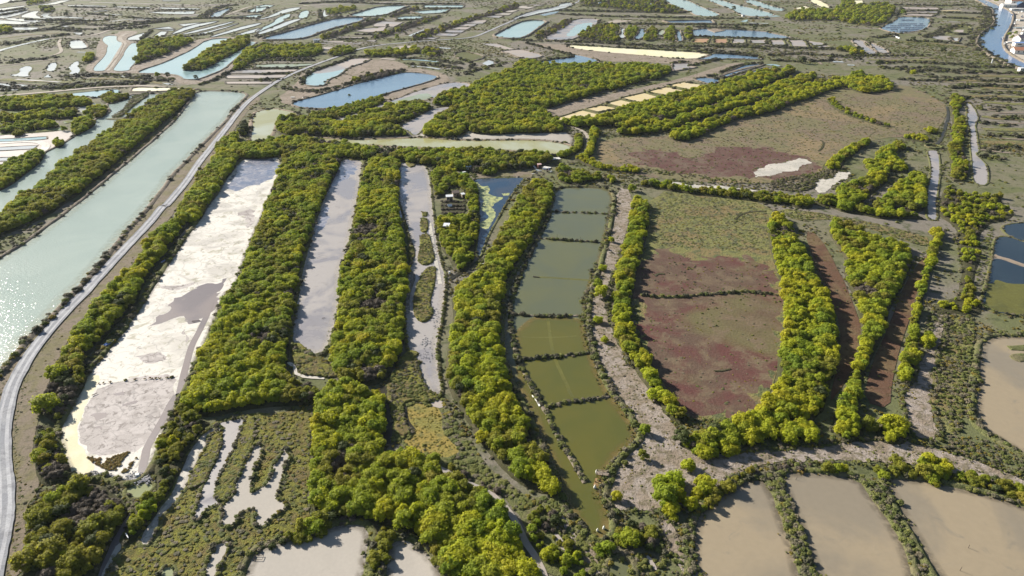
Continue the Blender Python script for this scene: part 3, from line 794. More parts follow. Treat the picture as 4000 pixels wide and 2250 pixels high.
A('mudflat', 'pink', 'd2: 1010,1290 1050,1310 1100,1400 1080,1410 1030,1350', 'narrow bare mud patch right of the green pool', 'mudflat')
# right side
A('pond', 'dark', 'q: 510,450 620,420 900,400 900,585 720,585 640,560 560,520', 'dark blue pool above the causeway at the right edge', 'pond', 't')
A('pond', 'dark', 'q: 470,555 540,540 640,565 720,595 900,630 900,1290 724,1280 600,1280 400,1240 330,1190 330,1130 370,1010 410,850 440,700 440,620', 'dark blue weedy pond at the right edge', 'pond', 't')
A('water_weed', 'weed', 'q: 430,955 500,960 590,985 724,1000 900,1010 900,1285 724,1278 600,1278 410,1238 340,1180 360,1040', 'olive weed mat on the dark pond', 'weed', rough=3)
A('causeway', 'sandbank', 'q: 440,700 490,730 600,755 720,800 900,860 900,880 720,830 590,785 480,750 430,750', 'brown sill across the dark pond', 'sill')
A('creek', 'lav', 'b3: 1600,750 1650,740 1705,745 1720,900 1725,1000 1712,1060 1695,1200 1690,1330 1700,1440 1610,1440 1600,1300 1605,1130 1640,980 1640,850', 'grey muddy ditch left of the right-hand hedge', 'ditch', 't')
lane('creek', 'ditchw', 'b3: 1800,300 1815,400 1780,500 1760,580 1720,660 1660,700', 1.6, 'narrow dark ditch at the edge of the straw field', 'ditch', z=0.06)
A('creek', 'lav', 's: 880,490 950,510 1010,600 1040,690 990,770 1010,870 1020,1000 1040,1100 980,1130 1060,1200 1140,1290 1150,1400 1140,1520 1000,1520 960,1400 960,1200 940,1000 950,850 900,700 900,560', 'grey mud creek right of the right-hand hedge', 'creek', 't')
# middle distance
A('pond', 'yelw', 'b1: 600,610 930,640 1400,622 1680,612 2030,645 2576,640 b2: 300,640 560,680 620,720 500,770 380,790 200,760 0,740 b1: 2200,735 1740,715 1400,700 1200,690 900,680 700,650', 'long yellow-green pond behind the hedge', 'pond', 's')
A('mudflat', 'pale', 'b1: 180,580 500,590 900,622 1300,602 1640,592 1660,565 1900,622 2100,605 2150,535 2400,560 2576,560 b2: 0,560 520,550 620,600 600,690 560,670 300,630 b1: 2576,628 2030,632 1680,602 1400,610 930,628 600,612', 'pale mud shore of the long yellow-green pond', 'mudflat')
A('pond', 'yelw', 'b1: -20,370 100,330 180,320 300,345 470,380 230,400 190,470 160,560 100,640 30,700 -60,690 -30,560', 'yellow-green pond beside the bend of the road', 'pond', 's')
A('mudflat', 'lav', 'b1: 730,460 1000,372 1300,272 1500,192 1700,122 1960,52 2180,72 2070,130 1940,132 1840,192 1740,232 1560,232 1350,302 1150,332 960,430', 'grey mud strip right of the blue reed pond', 'mudflat', 's')
A('pond', 'greenw', 'b1: 1320,285 1450,225 1700,160 1780,190 1730,232 1560,235 1400,290', 'pale green pool on the grey mud strip', 'pond')
A('mudflat', 'lav', 'b1: 1440,500 1600,422 1780,322 1950,302 1940,325 1850,382 1780,442 1680,512 1650,562 1600,595 1540,545', 'grey mud inlet between the green thickets', 'mudflat', 't')
A('pond', 'blue', 'b1: 345,265 550,215 700,175 1000,80 1330,-20 1520,-45 1700,-30 1850,0 1740,50 1400,140 1200,210 950,280 720,325 560,320 420,305', 'blue reed pond with a square end', 'pond', 'b', smooth=1)
A('pond', 'turqfar', 'a1: 450,840 460,790 560,720 780,650 950,590 1160,590 1060,640 900,690 830,760 720,800 700,840 680,865 560,868 470,852', 'pale turquoise pond beside the dry reed mound', 'pond', 'b')
A('mudflat', 'pink', 'a1: 560,722 780,652 950,592 1160,592 1060,638 900,688 800,720 640,740', 'pinkish mud at the far end of the turquoise pond', 'mudflat', rough=3)
for t, m in (('a1: 0,655 200,645 600,640 540,660 300,680 0,675', 'greenw'), ('a1: -300,710 0,705 430,700 380,722 0,738 -280,735', 'pink'),
             ('a1: -300,760 310,755 270,782 0,792 -280,790', 'pink'), ('a1: -300,822 170,822 140,846 -280,845', 'pink')):
    A('salt_pan', m, t, 'narrow pan in the ladder of pans left of the road', 'salt pan', 'd', group='ladder of pans left of the road', scrub=False)
for t in ('b2: 425,430 700,340 880,385 860,410 640,402 460,457', 'b2: 750,325 900,290 1060,320 860,355', 'b2: 940,270 1090,235 1240,270 1120,307',
          'b2: 1100,215 1330,165 1470,205 1280,256', 'b2: 1370,155 1550,105 1740,145 1590,192', 'b2: 1570,90 1730,55 1920,85 1800,131'):
    A('salt_pan', 'yellow', t, 'yellow pan in the slanting row of six', 'salt pan', 'g', group='slanting row of yellow pans', smooth=0)
A('pond', 'blue', 'a2: 1830,800 1920,780 2110,805 2000,850', 'small blue pond behind the yellow pans', 'pond', 'b')
A('pond', 'blue', 'a2: 2060,785 2190,728 2380,640 2460,642 2540,652 2300,722 2170,776', 'blue striped pond behind the yellow pans', 'pond', 'b')
A('pond', 'blue', 'a2: 2170,822 2500,692 2576,682 2640,690 2400,750 2230,815', 'blue ditch in front of the striped pond', 'pond', 'b')
mound('causeway', 'bank', 'a2: 2040,775 2300,690 2520,648 2530,660 2320,705 2060,785', 0.6, 'dark dividing bank in the striped blue pond', 'bank', code=2)
A('salt_pan', 'paleyellow', 'a2: 550,465 650,455 1300,495 1420,500 2030,545 1850,600 1500,575 760,510 600,480', 'long pale yellow pan across the middle distance', 'salt pan', 's')
A('pond', 'blue', 'a2: 2030,545 2190,545 2470,575 2500,600 2200,592 1860,602', 'blue-grey channel at the end of the long yellow pan', 'pond', 'b')
A('pond', 'blue', 'a2: 200,640 400,602 630,572 620,545 920,620 680,642 320,660', 'blue wedge pond above the green thicket', 'pond', 's')
A('mudflat', 'pink', 'a2: -120,520 0,505 100,500 320,560 230,590 90,590 0,545', 'grey mud pan above the green thicket', 'mudflat', 'b')
A('mudflat', 'pink', 'a1: 2260,440 2430,440 2576,490 2640,510 2576,510 2400,470', 'pinkish mud strip right of the road', 'mudflat')
A('mudflat', 'pink', 'a2: 1620,690 1620,645 1780,640 1780,670 1850,680 1640,715', 'grey mud pan right of the green thicket', 'mudflat', 'b')
A('pond', 'weed', 'a1: 1990,540 2100,520 2250,550 2300,582 2150,622 2050,592', 'green weedy pond beside the thicket', 'pond', 'b')
A('pond', 'glint', 'a1: 2280,640 2340,605 2390,620 2390,650 2330,660', 'small silvery pool beside the weedy pond', 'pond')
# far right
A('river', 'river', 'a3: 2100,-10 2190,0 2300,50 2430,110 2462,160 2442,250 2362,380 2352,470 2402,540 2500,600 2640,660 2640,705 2470,685 2380,630 2290,590 2200,530 2110,460 2120,400 2160,330 2300,242 2270,150 2280,110 2190,50 2100,5', 'winding blue river past the quay', 'river', 'G', scrub=False)
A('pond', 'blue', 'a3: 1120,290 1170,262 1310,200 1300,170 1630,180 1630,222 1590,290 1400,330 1300,336', 'bright blue oyster pond with rows of racks', 'pond', 's')
for t in ('a3: 1345,72 1700,77 1725,100 1350,92', 'a3: 1390,110 1720,115 1690,134 1400,128', 'a3: 1400,140 1690,145 1640,168 1380,158'):
    A('salt_pan', 'pink', t, 'brownish pan above the oyster pond', 'salt pan', 'b', group='brownish pans above the oyster pond')
for t in ('a3: 20,405 150,405 170,455 40,455', 'a3: 205,405 360,405 400,475 250,470', 'a3: 400,410 540,430 580,455 460,460', 'a3: 480,472 580,456 640,475 540,490',
          'a2: 2230,395 2340,395 2340,440 2220,440', 'a2: 2400,405 2540,400 2550,440 2410,440'):
    A('salt_pan', 'pink', t, 'pinkish pan in the row below the long blue pond', 'salt pan', 'g', smooth=0, group='row of pans below the long blue pond')
for t in ('a2: 1830,390 1980,390 1960,435 1820,430', 'a2: 2040,395 2170,395 2160,440 2030,435'):
    A('salt_pan', 'orange', t, 'orange pan in the row below the long blue pond', 'salt pan', 'g', smooth=0, group='orange pans below the long blue pond')
A('pond', 'blue', 'a2: 1820,290 2200,300 2576,320 a3: 0,330 240,375 180,390 0,386 a2: 2576,386 1900,372 1820,360', 'long blue pond in the far middle', 'pond', 'b')
A('mudflat', 'lav', 'a3: 840,400 960,410 1040,475 1100,540 990,550 920,470', 'slanting mud pan with a wet end, left of two', 'mudflat', 'b')
A('mudflat', 'lav', 'a3: 960,430 1040,430 1240,530 1130,545', 'slanting mud pan with a wet end, right of two', 'mudflat', 'b')
A('field', 'weed', 'a3: 1780,325 1870,260 2040,265 2020,330 1900,358', 'yellow-green weedy pan near the river', 'salt pan', 'g', code=1)
A('salt_pan', 'pink', 'a3: 1860,315 1900,300 1970,300 1960,332', 'pink centre of the weedy pan near the river', 'salt pan')
A('pond', 'glint', 'a3: 1830,382 1930,382 1900,420 1870,415', 'small pale pond near the river', 'pond', 'b')
A('field', 'pink', 'a3: 1630,375 1700,360 1840,366 1830,380 1870,412 1700,395', 'bare pinkish ground beside the small pale pond', 'ground', code=1)
for t, l in (('a2: 1500,-10 1735,-10 1900,70 2140,165 1870,166 1780,110 1680,80', 'left'), ('a2: 1930,-8 2060,-8 2300,58 2576,122 2640,150 2576,166 2340,166 2200,90', 'middle'), ('a2: 2330,20 2420,-8 2576,50 a3: 60,70 190,95 120,118 0,100 a2: 2450,55', 'right')):
    A('pond', 'turqfar', t, 'large turquoise basin at the top edge, the %s one of three' % l, 'pond', 's')
A('pond', 'turqfar', 'a3: 0,140 130,165 0,172', 'turquoise corner pond near the far thicket', 'pond')
A('salt_pan', 'paleyellow', 'a3: 390,-8 500,-8 640,78 540,82', 'long pale yellow pan at the top right', 'salt pan', 's')
A('salt_pan', 'paleyellow', 'a3: 270,85 370,60 430,88 340,100', 'short pale yellow pan at the top right', 'salt pan', 's')
A('salt_pan', 'paleyellow', 'a3: 870,8 950,5 960,30 900,62', 'small yellow pan behind the far thicket', 'salt pan')
A('pond', 'blue', 'a2: 1530,215 2000,205 2030,240 1800,240 1600,236', 'narrow blue pond below the turquoise basins', 'pond', 'B')
A('pond', 'turqfar', 'a2: 2300,217 2370,195 2370,226', 'tiny pale pond below the turquoise basins', 'pond')
A('field', 'farlane', 'a2: 930,230 1040,200 1210,205 1180,216 960,240', 'bare sandy patch in the dark scrub', 'ground', code=1)
A('pond', 'glint', 'a2: 1050,372 1100,340 1100,290 1130,285 1120,340 1140,390 1060,382', 'silvery slit pond, first in the row between scrub banks', 'pond', 'b')
A('pond', 'blue', 'a2: 1230,382 1280,340 1280,295 1340,285 1330,360 1280,402 1240,402', 'blue slit pond, second in the row between scrub banks', 'pond', 'b')
A('pond', 'yelw', 'a2: 1470,320 1530,290 1540,320 1490,382', 'yellow slit pond, third in the row between scrub banks', 'pond', 'b')
A('pond', 'blue', 'a2: 1650,332 1680,295 1700,340 1720,412 1660,425 1665,380', 'blue slit pond, fourth in the row between scrub banks', 'pond', 'b')
A('pond', 'turqfar', 'a2: -190,368 -100,320 0,265 150,205 370,210 260,280 110,387 -50,392', 'pale blue pond right of the road, nearer of the pair', 'pond', 'B')
A('mudflat', 'lav', 'a2: 310,396 450,300 620,190 880,190 850,242 760,292 640,392 480,412', 'grey pan with blue water, right of the dark bank', 'mudflat', 'b')
A('pond', 'turqfar', 'a2: 530,370 560,330 640,255 790,220 805,255 730,320 640,360', 'blue water in the grey pan', 'pond', rough=3)
A('salt_pan', 'glint', 'a2: -20,200 200,112 470,68 480,40 600,24 612,56 480,98 250,142 0,205', 'white strip of water above the far road', 'salt pan', 'b')
A('pond', 'blue', 'a2: 280,150 400,122 480,112 440,135 330,160', 'little blue pond under the far road', 'pond')
# far left and centre
A('pond', 'blue', 'a1: 50,392 300,330 600,242 850,180 1130,180 1000,232 700,302 500,387 330,402 100,407', 'long blue pond in the far middle left', 'pond', 'B')
A('pond', 'turqfar', 'a1: 930,160 1100,110 1250,65 1560,55 1450,90 1270,165 1000,170', 'far turquoise pond behind the long blue pond', 'pond', 'B')
A('pond', 'turqfar', 'a1: 1690,55 2090,55 2080,77 1690,80', 'thin turquoise pond at the far centre', 'pond', 'b')
A('pond', 'turqfar', 'a1: 1560,120 1950,90 1900,132 1680,142', 'turquoise pond behind the dark reed bank', 'pond', 'b')
A('pond', 'weed', 'a1: 1480,152 1720,145 1690,165 1500,162', 'green weed pond behind the dark reed bank', 'pond')
A('pond', 'turqfar', 'a1: 1390,186 1500,166 1690,167 1640,190 1500,202', 'small turquoise pond before the weed pond', 'pond', 'b')
for t in ('a1: 1180,252 1250,215 1480,225 1380,272 1200,267', 'a1: 990,317 1100,290 1310,270 1280,312 1150,327', 'a1: 660,410 880,415 870,427 690,422', 'a1: 1080,410 1210,405 1190,422', 'a1: 820,368 1100,378 1060,386 840,378', 'a1: 1000,340 1170,335 1160,345 1010,350'):
    A('salt_pan', 'pink', t, 'pinkish mud pan among the dark reed banks', 'salt pan', 'd', group='pinkish pans among the dark reed banks', scrub=False)
for t, m in (('a1: 2290,172 2330,155 2490,160 2440,182', 'pink'), ('a1: 2390,150 2440,130 2576,135 2540,156', 'pale'), ('a1: 2480,120 2540,100 2640,105 2576,127', 'pale'),
          ('a1: 2130,212 2330,202 2280,242 2100,237', 'pink'), ('a1: 2050,242 2230,242 2180,270 2040,266', 'pink'), ('a1: 1980,272 2170,276 2110,302 1960,297', 'pink'),
          ('a1: 1900,305 2110,307 2060,331 1890,326', 'lav'), ('a1: 1820,336 2040,341 1990,366 1810,361', 'lav'), ('a1: 1700,376 1840,380 1780,396 1650,401', 'lav'),
          ('a2: 0,80 100,60 240,70 160,90', 'pale'), ('a2: 150,45 330,50 250,62', 'pink')):
    A('salt_pan', m, t, 'pan in the long row beside the dark reed bank', 'salt pan', 'd', smooth=0, group='long row of pans beside the dark reed bank', scrub=False)
A('salt_pan', 'glint', 'a1: 1530,362 1680,300 1700,305 1560,365', 'white sliver of water between two dark banks', 'salt pan')
A('mudflat', 'pink', 'a1: 1360,486 1450,466 1650,460 1500,490 1380,502', 'grey mud strip below the road bend', 'mudflat')
A('mudflat', 'pink', 'a1: 680,475 790,478 740,500 690,510', 'small bare patch in the bushes left of the road', 'mudflat')
gl = 'white glinting pan among the curved banks'
for t in ('a1: 0,132 0,65 100,50 180,55 90,95 30,127', 'a1: -20,192 100,180 200,132 300,90 450,70 430,95 330,122 230,147 150,177 50,197', 'a1: 0,307 180,232 200,192 290,150 350,135 330,182 260,195 300,202 150,272 0,332',
          'a1: -20,347 150,285 350,202 470,185 400,217 200,302 50,347', 'a1: 420,186 450,120 530,100 535,142 500,187', 'a1: 670,152 690,95 700,150 740,157 690,172'):
    A('salt_pan', 'turqfar' if t[4] in '04' else 'glint', t, gl + ' in the far middle left', 'salt pan', 'd', group='curved pans in the far middle left', scrub=False)
for t in ('a0: -60,60 60,30 170,0 150,-10 -60,-10', 'a0: -60,92 240,58 250,68 -60,118', 'a0: -60,128 280,82 250,102 -60,150', 'a0: -60,172 150,132 250,110 300,108 190,152 20,192',
          'a0: 180,173 320,115 400,110 342,150 440,186 570,186 560,196 340,186', 'a0: 410,156 450,135 520,135 480,156 520,170 640,166 830,180 825,189 640,182 450,180',
          'a0: 40,186 120,182 430,210 350,230 100,202', 'a0: -60,202 120,210 350,232 200,247 -60,242', 'a0: 100,277 380,278 370,302 150,302', 'a0: 680,50 1070,60 1060,69 690,61',
          'a0: 1140,65 1520,75 1500,84 1150,76', 'a0: 1610,75 2020,88 1990,98 1610,89', 'a0: 1480,122 1960,115 1950,141 1860,147 1600,137', 'a0: 740,327 835,330 800,353 750,342',
          'a0: 605,247 700,265 650,277', 'a0: 1640,4 1810,7 1800,15 1640,12', 'a0: 930,118 1100,100 1110,105 950,124', 'a0: 1380,190 1450,192 1440,202 1385,200', 'a0: 1260,165 1400,175 1320,172', 'a0: 340,50 470,40 620,5 720,0 560,45 430,55'):
    A('salt_pan', 'glint', t, 'white glinting pan in the far left corner', 'salt pan', 'd', group='glinting pans in the far left corner', scrub=False)
for t in ('a0: 1800,246 2060,225 2000,236 1850,267', 'a0: 1730,341 1880,260 2220,205 2150,232 1900,292 1750,347', 'a0: 1830,341 2200,250 2370,210 2330,232 2000,322 1850,347', 'a0: 1950,351 2200,290 2420,230 2380,247 2100,332 1970,360',
          'a0: 2110,371 2400,280 2576,235 2640,230 2576,262 2250,347 2130,377', 'a0: 2370,356 2576,290 2640,280 2576,322 2450,352', 'a0: 1280,396 1300,375 1500,320 1510,325 1440,362 1420,390 1430,400 1790,388 1770,402 1300,407',
          'a0: 1540,371 1620,318 1680,320 1640,367', 'a0: 1520,291 1700,270 1760,292 1530,292', 'a0: 1600,300 1760,300 1740,312 1640,306'):
    A('salt_pan', 'glint', t, 'white pan in the fan of slanting pans at the upper left', 'salt pan', 'd', group='fan of slanting pans', scrub=False)
A('creek', 'blue', 'a0: 2115,177 2130,140 2330,75 2320,95 2230,162 2150,182', 'blue creek joining the far pans', 'creek', 'b')
A('pond', 'turqfar', 'a0: 2460,122 2576,80 2700,70 2640,115 2576,127', 'pale pond beside the far creek', 'pond', 'b')
A('pond', 'turqfar', 'a0: 2340,177 2576,150 2640,150 2576,182 2400,187', 'lower pale pond beside the far creek', 'pond', 'b')
A('pond', 'turqfar', 'a0: 1020,400 1060,362 1180,360 1170,400 1190,420 1240,430 1230,470 1180,570 1130,610 1060,710 1000,720 935,716 950,670 1040,580 1070,530 1070,490 1085,460 1050,440', 'turquoise pond left of the sandy causeway', 'pond', 'T', scrub=False)
A('pond', 'turqfar', 'a0: 1130,710 1150,680 1250,560 1250,530 1310,440 1390,435 1380,500 1390,530 1430,545 1400,602 1300,682 1310,707 1200,722', 'turquoise pond right of the sandy causeway', 'pond', 'T', scrub=False)
A('pond', 'turqfar', 'a0: 1400,722 1700,620 1960,490 2090,400 2280,385 2300,400 2560,420 2576,430 2450,522 2300,642 2260,692 2000,802 1860,802 1840,772 1720,747 1400,742', 'large pale pond holding the bush-covered island', 'pond', 'b', scrub=False)
A('salt_pan', 'glint', 'a0: 700,432 720,410 820,402 870,460 870,492 700,497', 'square white pan beside the white track', 'salt pan', 'b')
for t in ('a0: 450,712 490,640 585,625 550,722', 'a0: 60,762 200,742 190,690 290,660 333,690 280,742 310,777', 'a0: 430,782 480,750 520,782', 'a0: 680,692 720,650 760,620 800,615 790,682 815,702 780,752 680,747 730,717', 'a0: -60,842 200,850 450,875 440,887 100,887 -60,872',
          'b0: -60,122 200,128 180,139 -60,142', 'b0: 1620,62 1700,65 1760,85 1680,80', 'a0: 1150,755 1330,765 1540,782 1530,792 1250,780'):
    A('salt_pan', 'glint', t, 'white glinting pool in the salt marsh at the upper left', 'salt pan', 't', group='glinting pools at the upper left')
lane('creek', 'glint', 'a0: -60,530 60,490 200,455 350,420 500,390', 5.0, 'glittering broken creek at the upper left', 'creek')
lane('track', 'farlane', 'a0: 610,395 590,430 605,480 625,520 560,552 480,562', 3.0, 'short white track bending at the upper left', 'track')
lane('track', 'farlane', 'a0: 1070,715 1130,640 1180,560 1230,480 1260,430 1200,400 1220,360 1300,330', 4.5, 'sandy causeway track between the turquoise ponds', 'track')
lane('track', 'farlane', 'a0: 640,390 900,365 1010,335 1110,300 1300,280 1500,250', 3.5, 'pale track along the far dark bank', 'track')
lane('track', 'farlane', 'a0: 2140,180 2250,160 2400,110 2480,75 2576,55 a1: 100,40 430,42 540,65', 4.0, 'pale track past the far creek', 'track')
lane('track', 'farlane', 'a0: -60,670 200,640 400,615 610,592', 2.2, 'thin pale line of a ditch bank at the upper left', 'track')
A('salt_pan', 'paleyellow', 'b0: 1330,150 1340,120 1380,113 1700,115 1980,125 1900,141 1560,150', 'pale yellow pan at the head of the canals', 'salt pan', 'b')
A('pond', 'turqfar', 'b0: 520,192 700,172 900,153 1190,125 1205,160 1060,192 950,217 930,200 700,197', 'pale channel behind the leftmost hedges', 'pond', 'T')
A('pond', 'glint', 'b0: -60,242 0,222 200,205 520,183 510,200 200,225 0,243', 'silvery channel behind the leftmost hedges', 'pond', 'T')
A('salt_pan', 'glint', 'b0: -60,62 200,75 440,95 480,100 330,115 150,106 -60,96', 'bright channel at the left edge above the dike', 'salt pan', 'b')
A('pond', 'greenw', 'b0: -60,348 300,345 600,310 960,265 985,290 850,310 700,322 300,362 -60,384', 'green channel between the two upper left hedges', 'pond')
A('pond', 'greenw', 'b0: 620,452 830,420 1000,400 960,430 830,442 650,472', 'green pool between the lower left hedges', 'pond')
A('pond', 'greenw', 'b0: -60,565 380,530 640,515 640,541 400,552 -60,595', 'green channel below the lower left hedges', 'pond')
A('pond', 'glint', 'b0: 780,310 900,300 905,340 830,365 790,350', 'white glinting gap between the left hedges', 'pond')
A('pond', 'turqfar', 'b0: -60,632 160,625 470,605 470,627 200,652 -60,658', 'pale pan above the white curved pan at the left', 'pond', 'T', scrub=False)
A('pond', 'glint', 'b0: -60,717 370,695 330,727 -60,748', 'silvery pan inside the white curve at the left', 'pond', 'T', scrub=False)
A('pond', 'glint', 'b0: -60,822 200,810 180,842 -60,852', 'silvery pan below the white curve at the left', 'pond', 'T', scrub=False)
lane('salt_pan', 'white', 'b0: -60,672 200,655 330,652 430,668 475,695 430,745 360,785 280,810 180,850', 4.0, 'white curved salt pan at the left edge', 'salt pan', z=0.1)
lane('dike', 'farlane', 'b0: -60,200 500,155 900,115 1170,100 1500,90 1640,110', 5.0, 'grey dike with a track at the upper left', 'dike', z=0.15)
mound('island', 'greenbank', 'b0: 1520,182 1440,175 1350,190 1300,240 1270,290 1230,340 1170,375 1100,415 1190,422 1260,372 1330,312 1420,242', 0.7, 'low scrubby islet splitting the left canal', 'island', code=2)
mound('island', 'greenbank', 'b0: 1055,430 1270,408 1260,440 1160,442', 0.5, 'dark spit at the foot of the scrubby islet', 'island', code=2)
mound('island', 'straw', 'a2: 1960,300 2050,292 2150,310 2040,330', 0.6, 'brown islet in the long blue pond', 'island', code=2)
# marsh islands in the lavender mudflat
for t, l in (('c1: 1240,105 1270,95 1302,112 1302,205 1265,215 1240,200', 'small green marsh island, third from the far end'), ('c1: 1232,228 1310,218 1335,330 1355,430 1272,470 1210,422 1240,320', 'broad marsh island in the middle of the lavender mudflat'),
          ('c1: 1355,462 1358,570 1312,760 1352,800 1312,882 1232,892 1180,822 1190,650 1270,482', 'longest green marsh island of the lavender mudflat'), ('c1: 1150,282 1200,310 1202,410 1150,420', 'dark marsh islet beside the shaded pool'),
          ('c1: 1252,55 1298,58 1290,92 1256,90', 'tiny marsh islet at the far end of the row'), ('b1: 1500,860 1560,850 1615,880 1600,905 1550,915 1510,890', 'round weedy islet at the far end of the lavender mudflat'),
          ('c1: 280,1050 340,1045 380,1090 445,1130 440,1180 340,1210 270,1180', 'dark green islet at the foot of the lavender mudflat'), ('c1: 460,1150 510,1150 500,1190 560,1210 640,1280 600,1310 420,1295 320,1270 340,1230', 'low marsh spit beside the white creek'),
          ('c1: 1230,1110 1160,1095 1090,1150 1060,1230 1110,1240 1230,1140', 'narrow dark marsh tongue'), ('c1: 1110,1200 1200,1165 1270,1185 1215,1225 1250,1310 1280,1390 1400,1460 d1: 1390,100 1290,155 1150,120 1110,200 1130,300 1190,370 1100,415 1040,330 1010,200 980,60 1000,-60 1080,-130 1090,-200', 'large green marsh tongue right of the shaded ditch'),
          ('b1: 890,815 1000,805 1090,810 1060,840 950,845', 'small weedy fringe at the far end of the lavender mudflat')):
    mound('island', 'marsh', t, 0.45, l, 'island', code=2, inset=0.5)
for t, l in (('d0: 1560,470 1600,375 1690,370 1680,440 1640,560 1600,660 1530,780 1400,800 1390,770 1480,620', 'left marsh ridge between mud fingers'), ('d0: 1870,240 1932,260 1920,470 1890,560 1830,630 1820,680 1770,770 1750,840 1690,885 1640,880 1605,850 1660,700 1760,520 1810,380', 'middle marsh ridge between mud fingers')):
    mound('island', 'marsh', t, 0.4, l, 'island', code=2, inset=0.5)
mound('island', 'greenbank', 'c3: 1790,1065 1932,1060 2000,1090 1932,1110 1830,1100', 0.35, 'upper grey-green spit in the large tan pond', 'island', code=2)
mound('island', 'greenbank', 'c3: 1800,1130 1932,1120 2000,1150 1932,1200 1850,1180', 0.35, 'lower grey-green spit in the large tan pond', 'island', code=2)

for t_, m_, w_ in (('c2: 1675,140 1690,95 1740,65 1830,50 1920,48', 'under', 0.8), ('c2: 1520,1255 1590,1255 1650,1240', 'under', 0.5), ('c2: 1080,540 1100,520 1150,525', 'under', 0.9), ('b3: 505,750 555,710 560,660 530,640', 'under', 1.0)):
    lane('runnel', m_, t_, w_, 'thin crooked runnel on the marsh field', 'runnel', z=0.04, jitter=0.5, code=2)
for t_ in ('s: 870,318 960,325 1100,322', 's: 1270,335 1430,338 1700,342', 's: 640,235 1000,235 1300,252 1700,262', 's: 400,190 560,215 700,240', 's: 1040,185 1300,180 1700,190', 's: 1200,130 1400,135 1700,140', 's: 1130,735 1350,745 1700,750', 's: 1040,1080 1150,1085 1300,1110 1450,1120', 's: 640,100 900,125 1100,120', 's: 1090,570 1180,585 1280,600', 's: 1250,620 1450,610 1700,615', 's: 1290,930 1500,950 1700,950',
           'a3: 480,605 540,650', 'a3: 1190,405 1300,435 1420,475', 'a3: 1100,590 1400,585 1700,575', 'a3: 1600,540 1800,570 2100,615', 'a3: 1650,790 2000,830 2576,850', 'a3: 2000,735 2300,740 2576,735'):
    lane('bare_strip', 'straw', t_, 2.4, 'pale bare strip between the scrubby rows of the striped marsh', 'bare strip', z=0.03, jitter=0.5, code=2, group='bare strips of the striped marsh')
for t_ in ('s: 700,430 1000,400 1300,405 1700,420', 's: 1100,480 1400,500 1700,510', 's: 1080,660 1300,690 1700,700', 's: 1090,820 1400,830 1700,830', 's: 1080,980 1300,990 1700,1000', 's: 600,200 1000,210 1200,235', 's: 1000,150 1300,155 1700,165', 's: 1100,300 1400,312 1700,318', 'a3: 1300,420 1600,430 2000,470', 'a3: 1000,600 1300,610 1700,600', 'a3: 1800,160 2050,170 2200,200', 'a3: 1750,60 2000,80', 'a0: 0,390 300,350 640,330', 'a0: 700,240 1000,215 1300,210', 'a0: 0,800 400,820 800,830', 'a0: 900,790 1300,800 1650,840'):
    lane('green_strip', 'turf', t_, 7.0, 'olive green strip between the scrubby rows of the marsh', 'green strip', z=0.02, jitter=0.5, code=2, group='green strips of the striped marsh')

for t_, m_, w_ in (('a1: 480,60 900,34 1500,24 2100,32', 'pink', 5), ('a1: 470,40 900,14 1500,4 2000,8', 'glint', 4), ('a1: 700,52 1200,46 1650,44', 'lav', 4), ('a1: 450,20 800,2 1200,-6', 'pink', 5), ('a2: -20,22 200,8 420,14', 'pink', 5), ('a0: 900,24 1200,32 1600,42 2000,54 2180,44', 'pink', 6), ('a0: 560,28 620,6', 'glint', 6),
                 ('a0: 860,132 1000,138 1220,152', 'glint', 4), ('a0: 700,200 900,196 1100,204', 'lav', 4), ('a0: 1100,218 1350,192 1500,198', 'glint', 4), ('a0: -20,315 150,318 330,310', 'glint', 4), ('a0: 1840,160 2000,150 2080,140', 'lav', 5), ('a1: 1560,665 1750,680 1850,700', 'glint', 3), ('a1: 1480,600 1650,605 1830,625', 'turqfar', 4), ('a1: 1260,590 1400,600', 'pink', 5),
                 ('a1: 1820,480 1960,490', 'glint', 5), ('a2: 1640,160 1880,158', 'pale', 5), ('a2: 2380,232 2576,238', 'glint', 5), ('a3: 650,622 760,625', 'glint', 5), ('a3: 800,655 870,658', 'glint', 4), ('a3: 0,655 60,650 110,668', 'turqfar', 5), ('a0: 160,800 420,815 600,828', 'lav', 3), ('a0: 780,525 900,530', 'glint', 3), ('a1: 640,440 860,430 1050,440', 'pink', 4), ('a3: 1500,20 1700,25 2000,15', 'pink', 5), ('a3: 1750,110 1950,105', 'yellow', 7), ('a3: 1760,210 1950,225', 'pink', 5)):
    lane('salt_pan', m_, t_, w_, 'narrow sliver of pan between far dikes', 'salt pan', z=0.06, jitter=0.7, group='narrow slivers of pans between far dikes')
A('path', 'sand', 'd2: 1100,1010 1200,1030 1290,1250 1440,1470 1320,1470 1180,1250', 'sandy strip left of the leftmost tan pond', 'path', code=2)

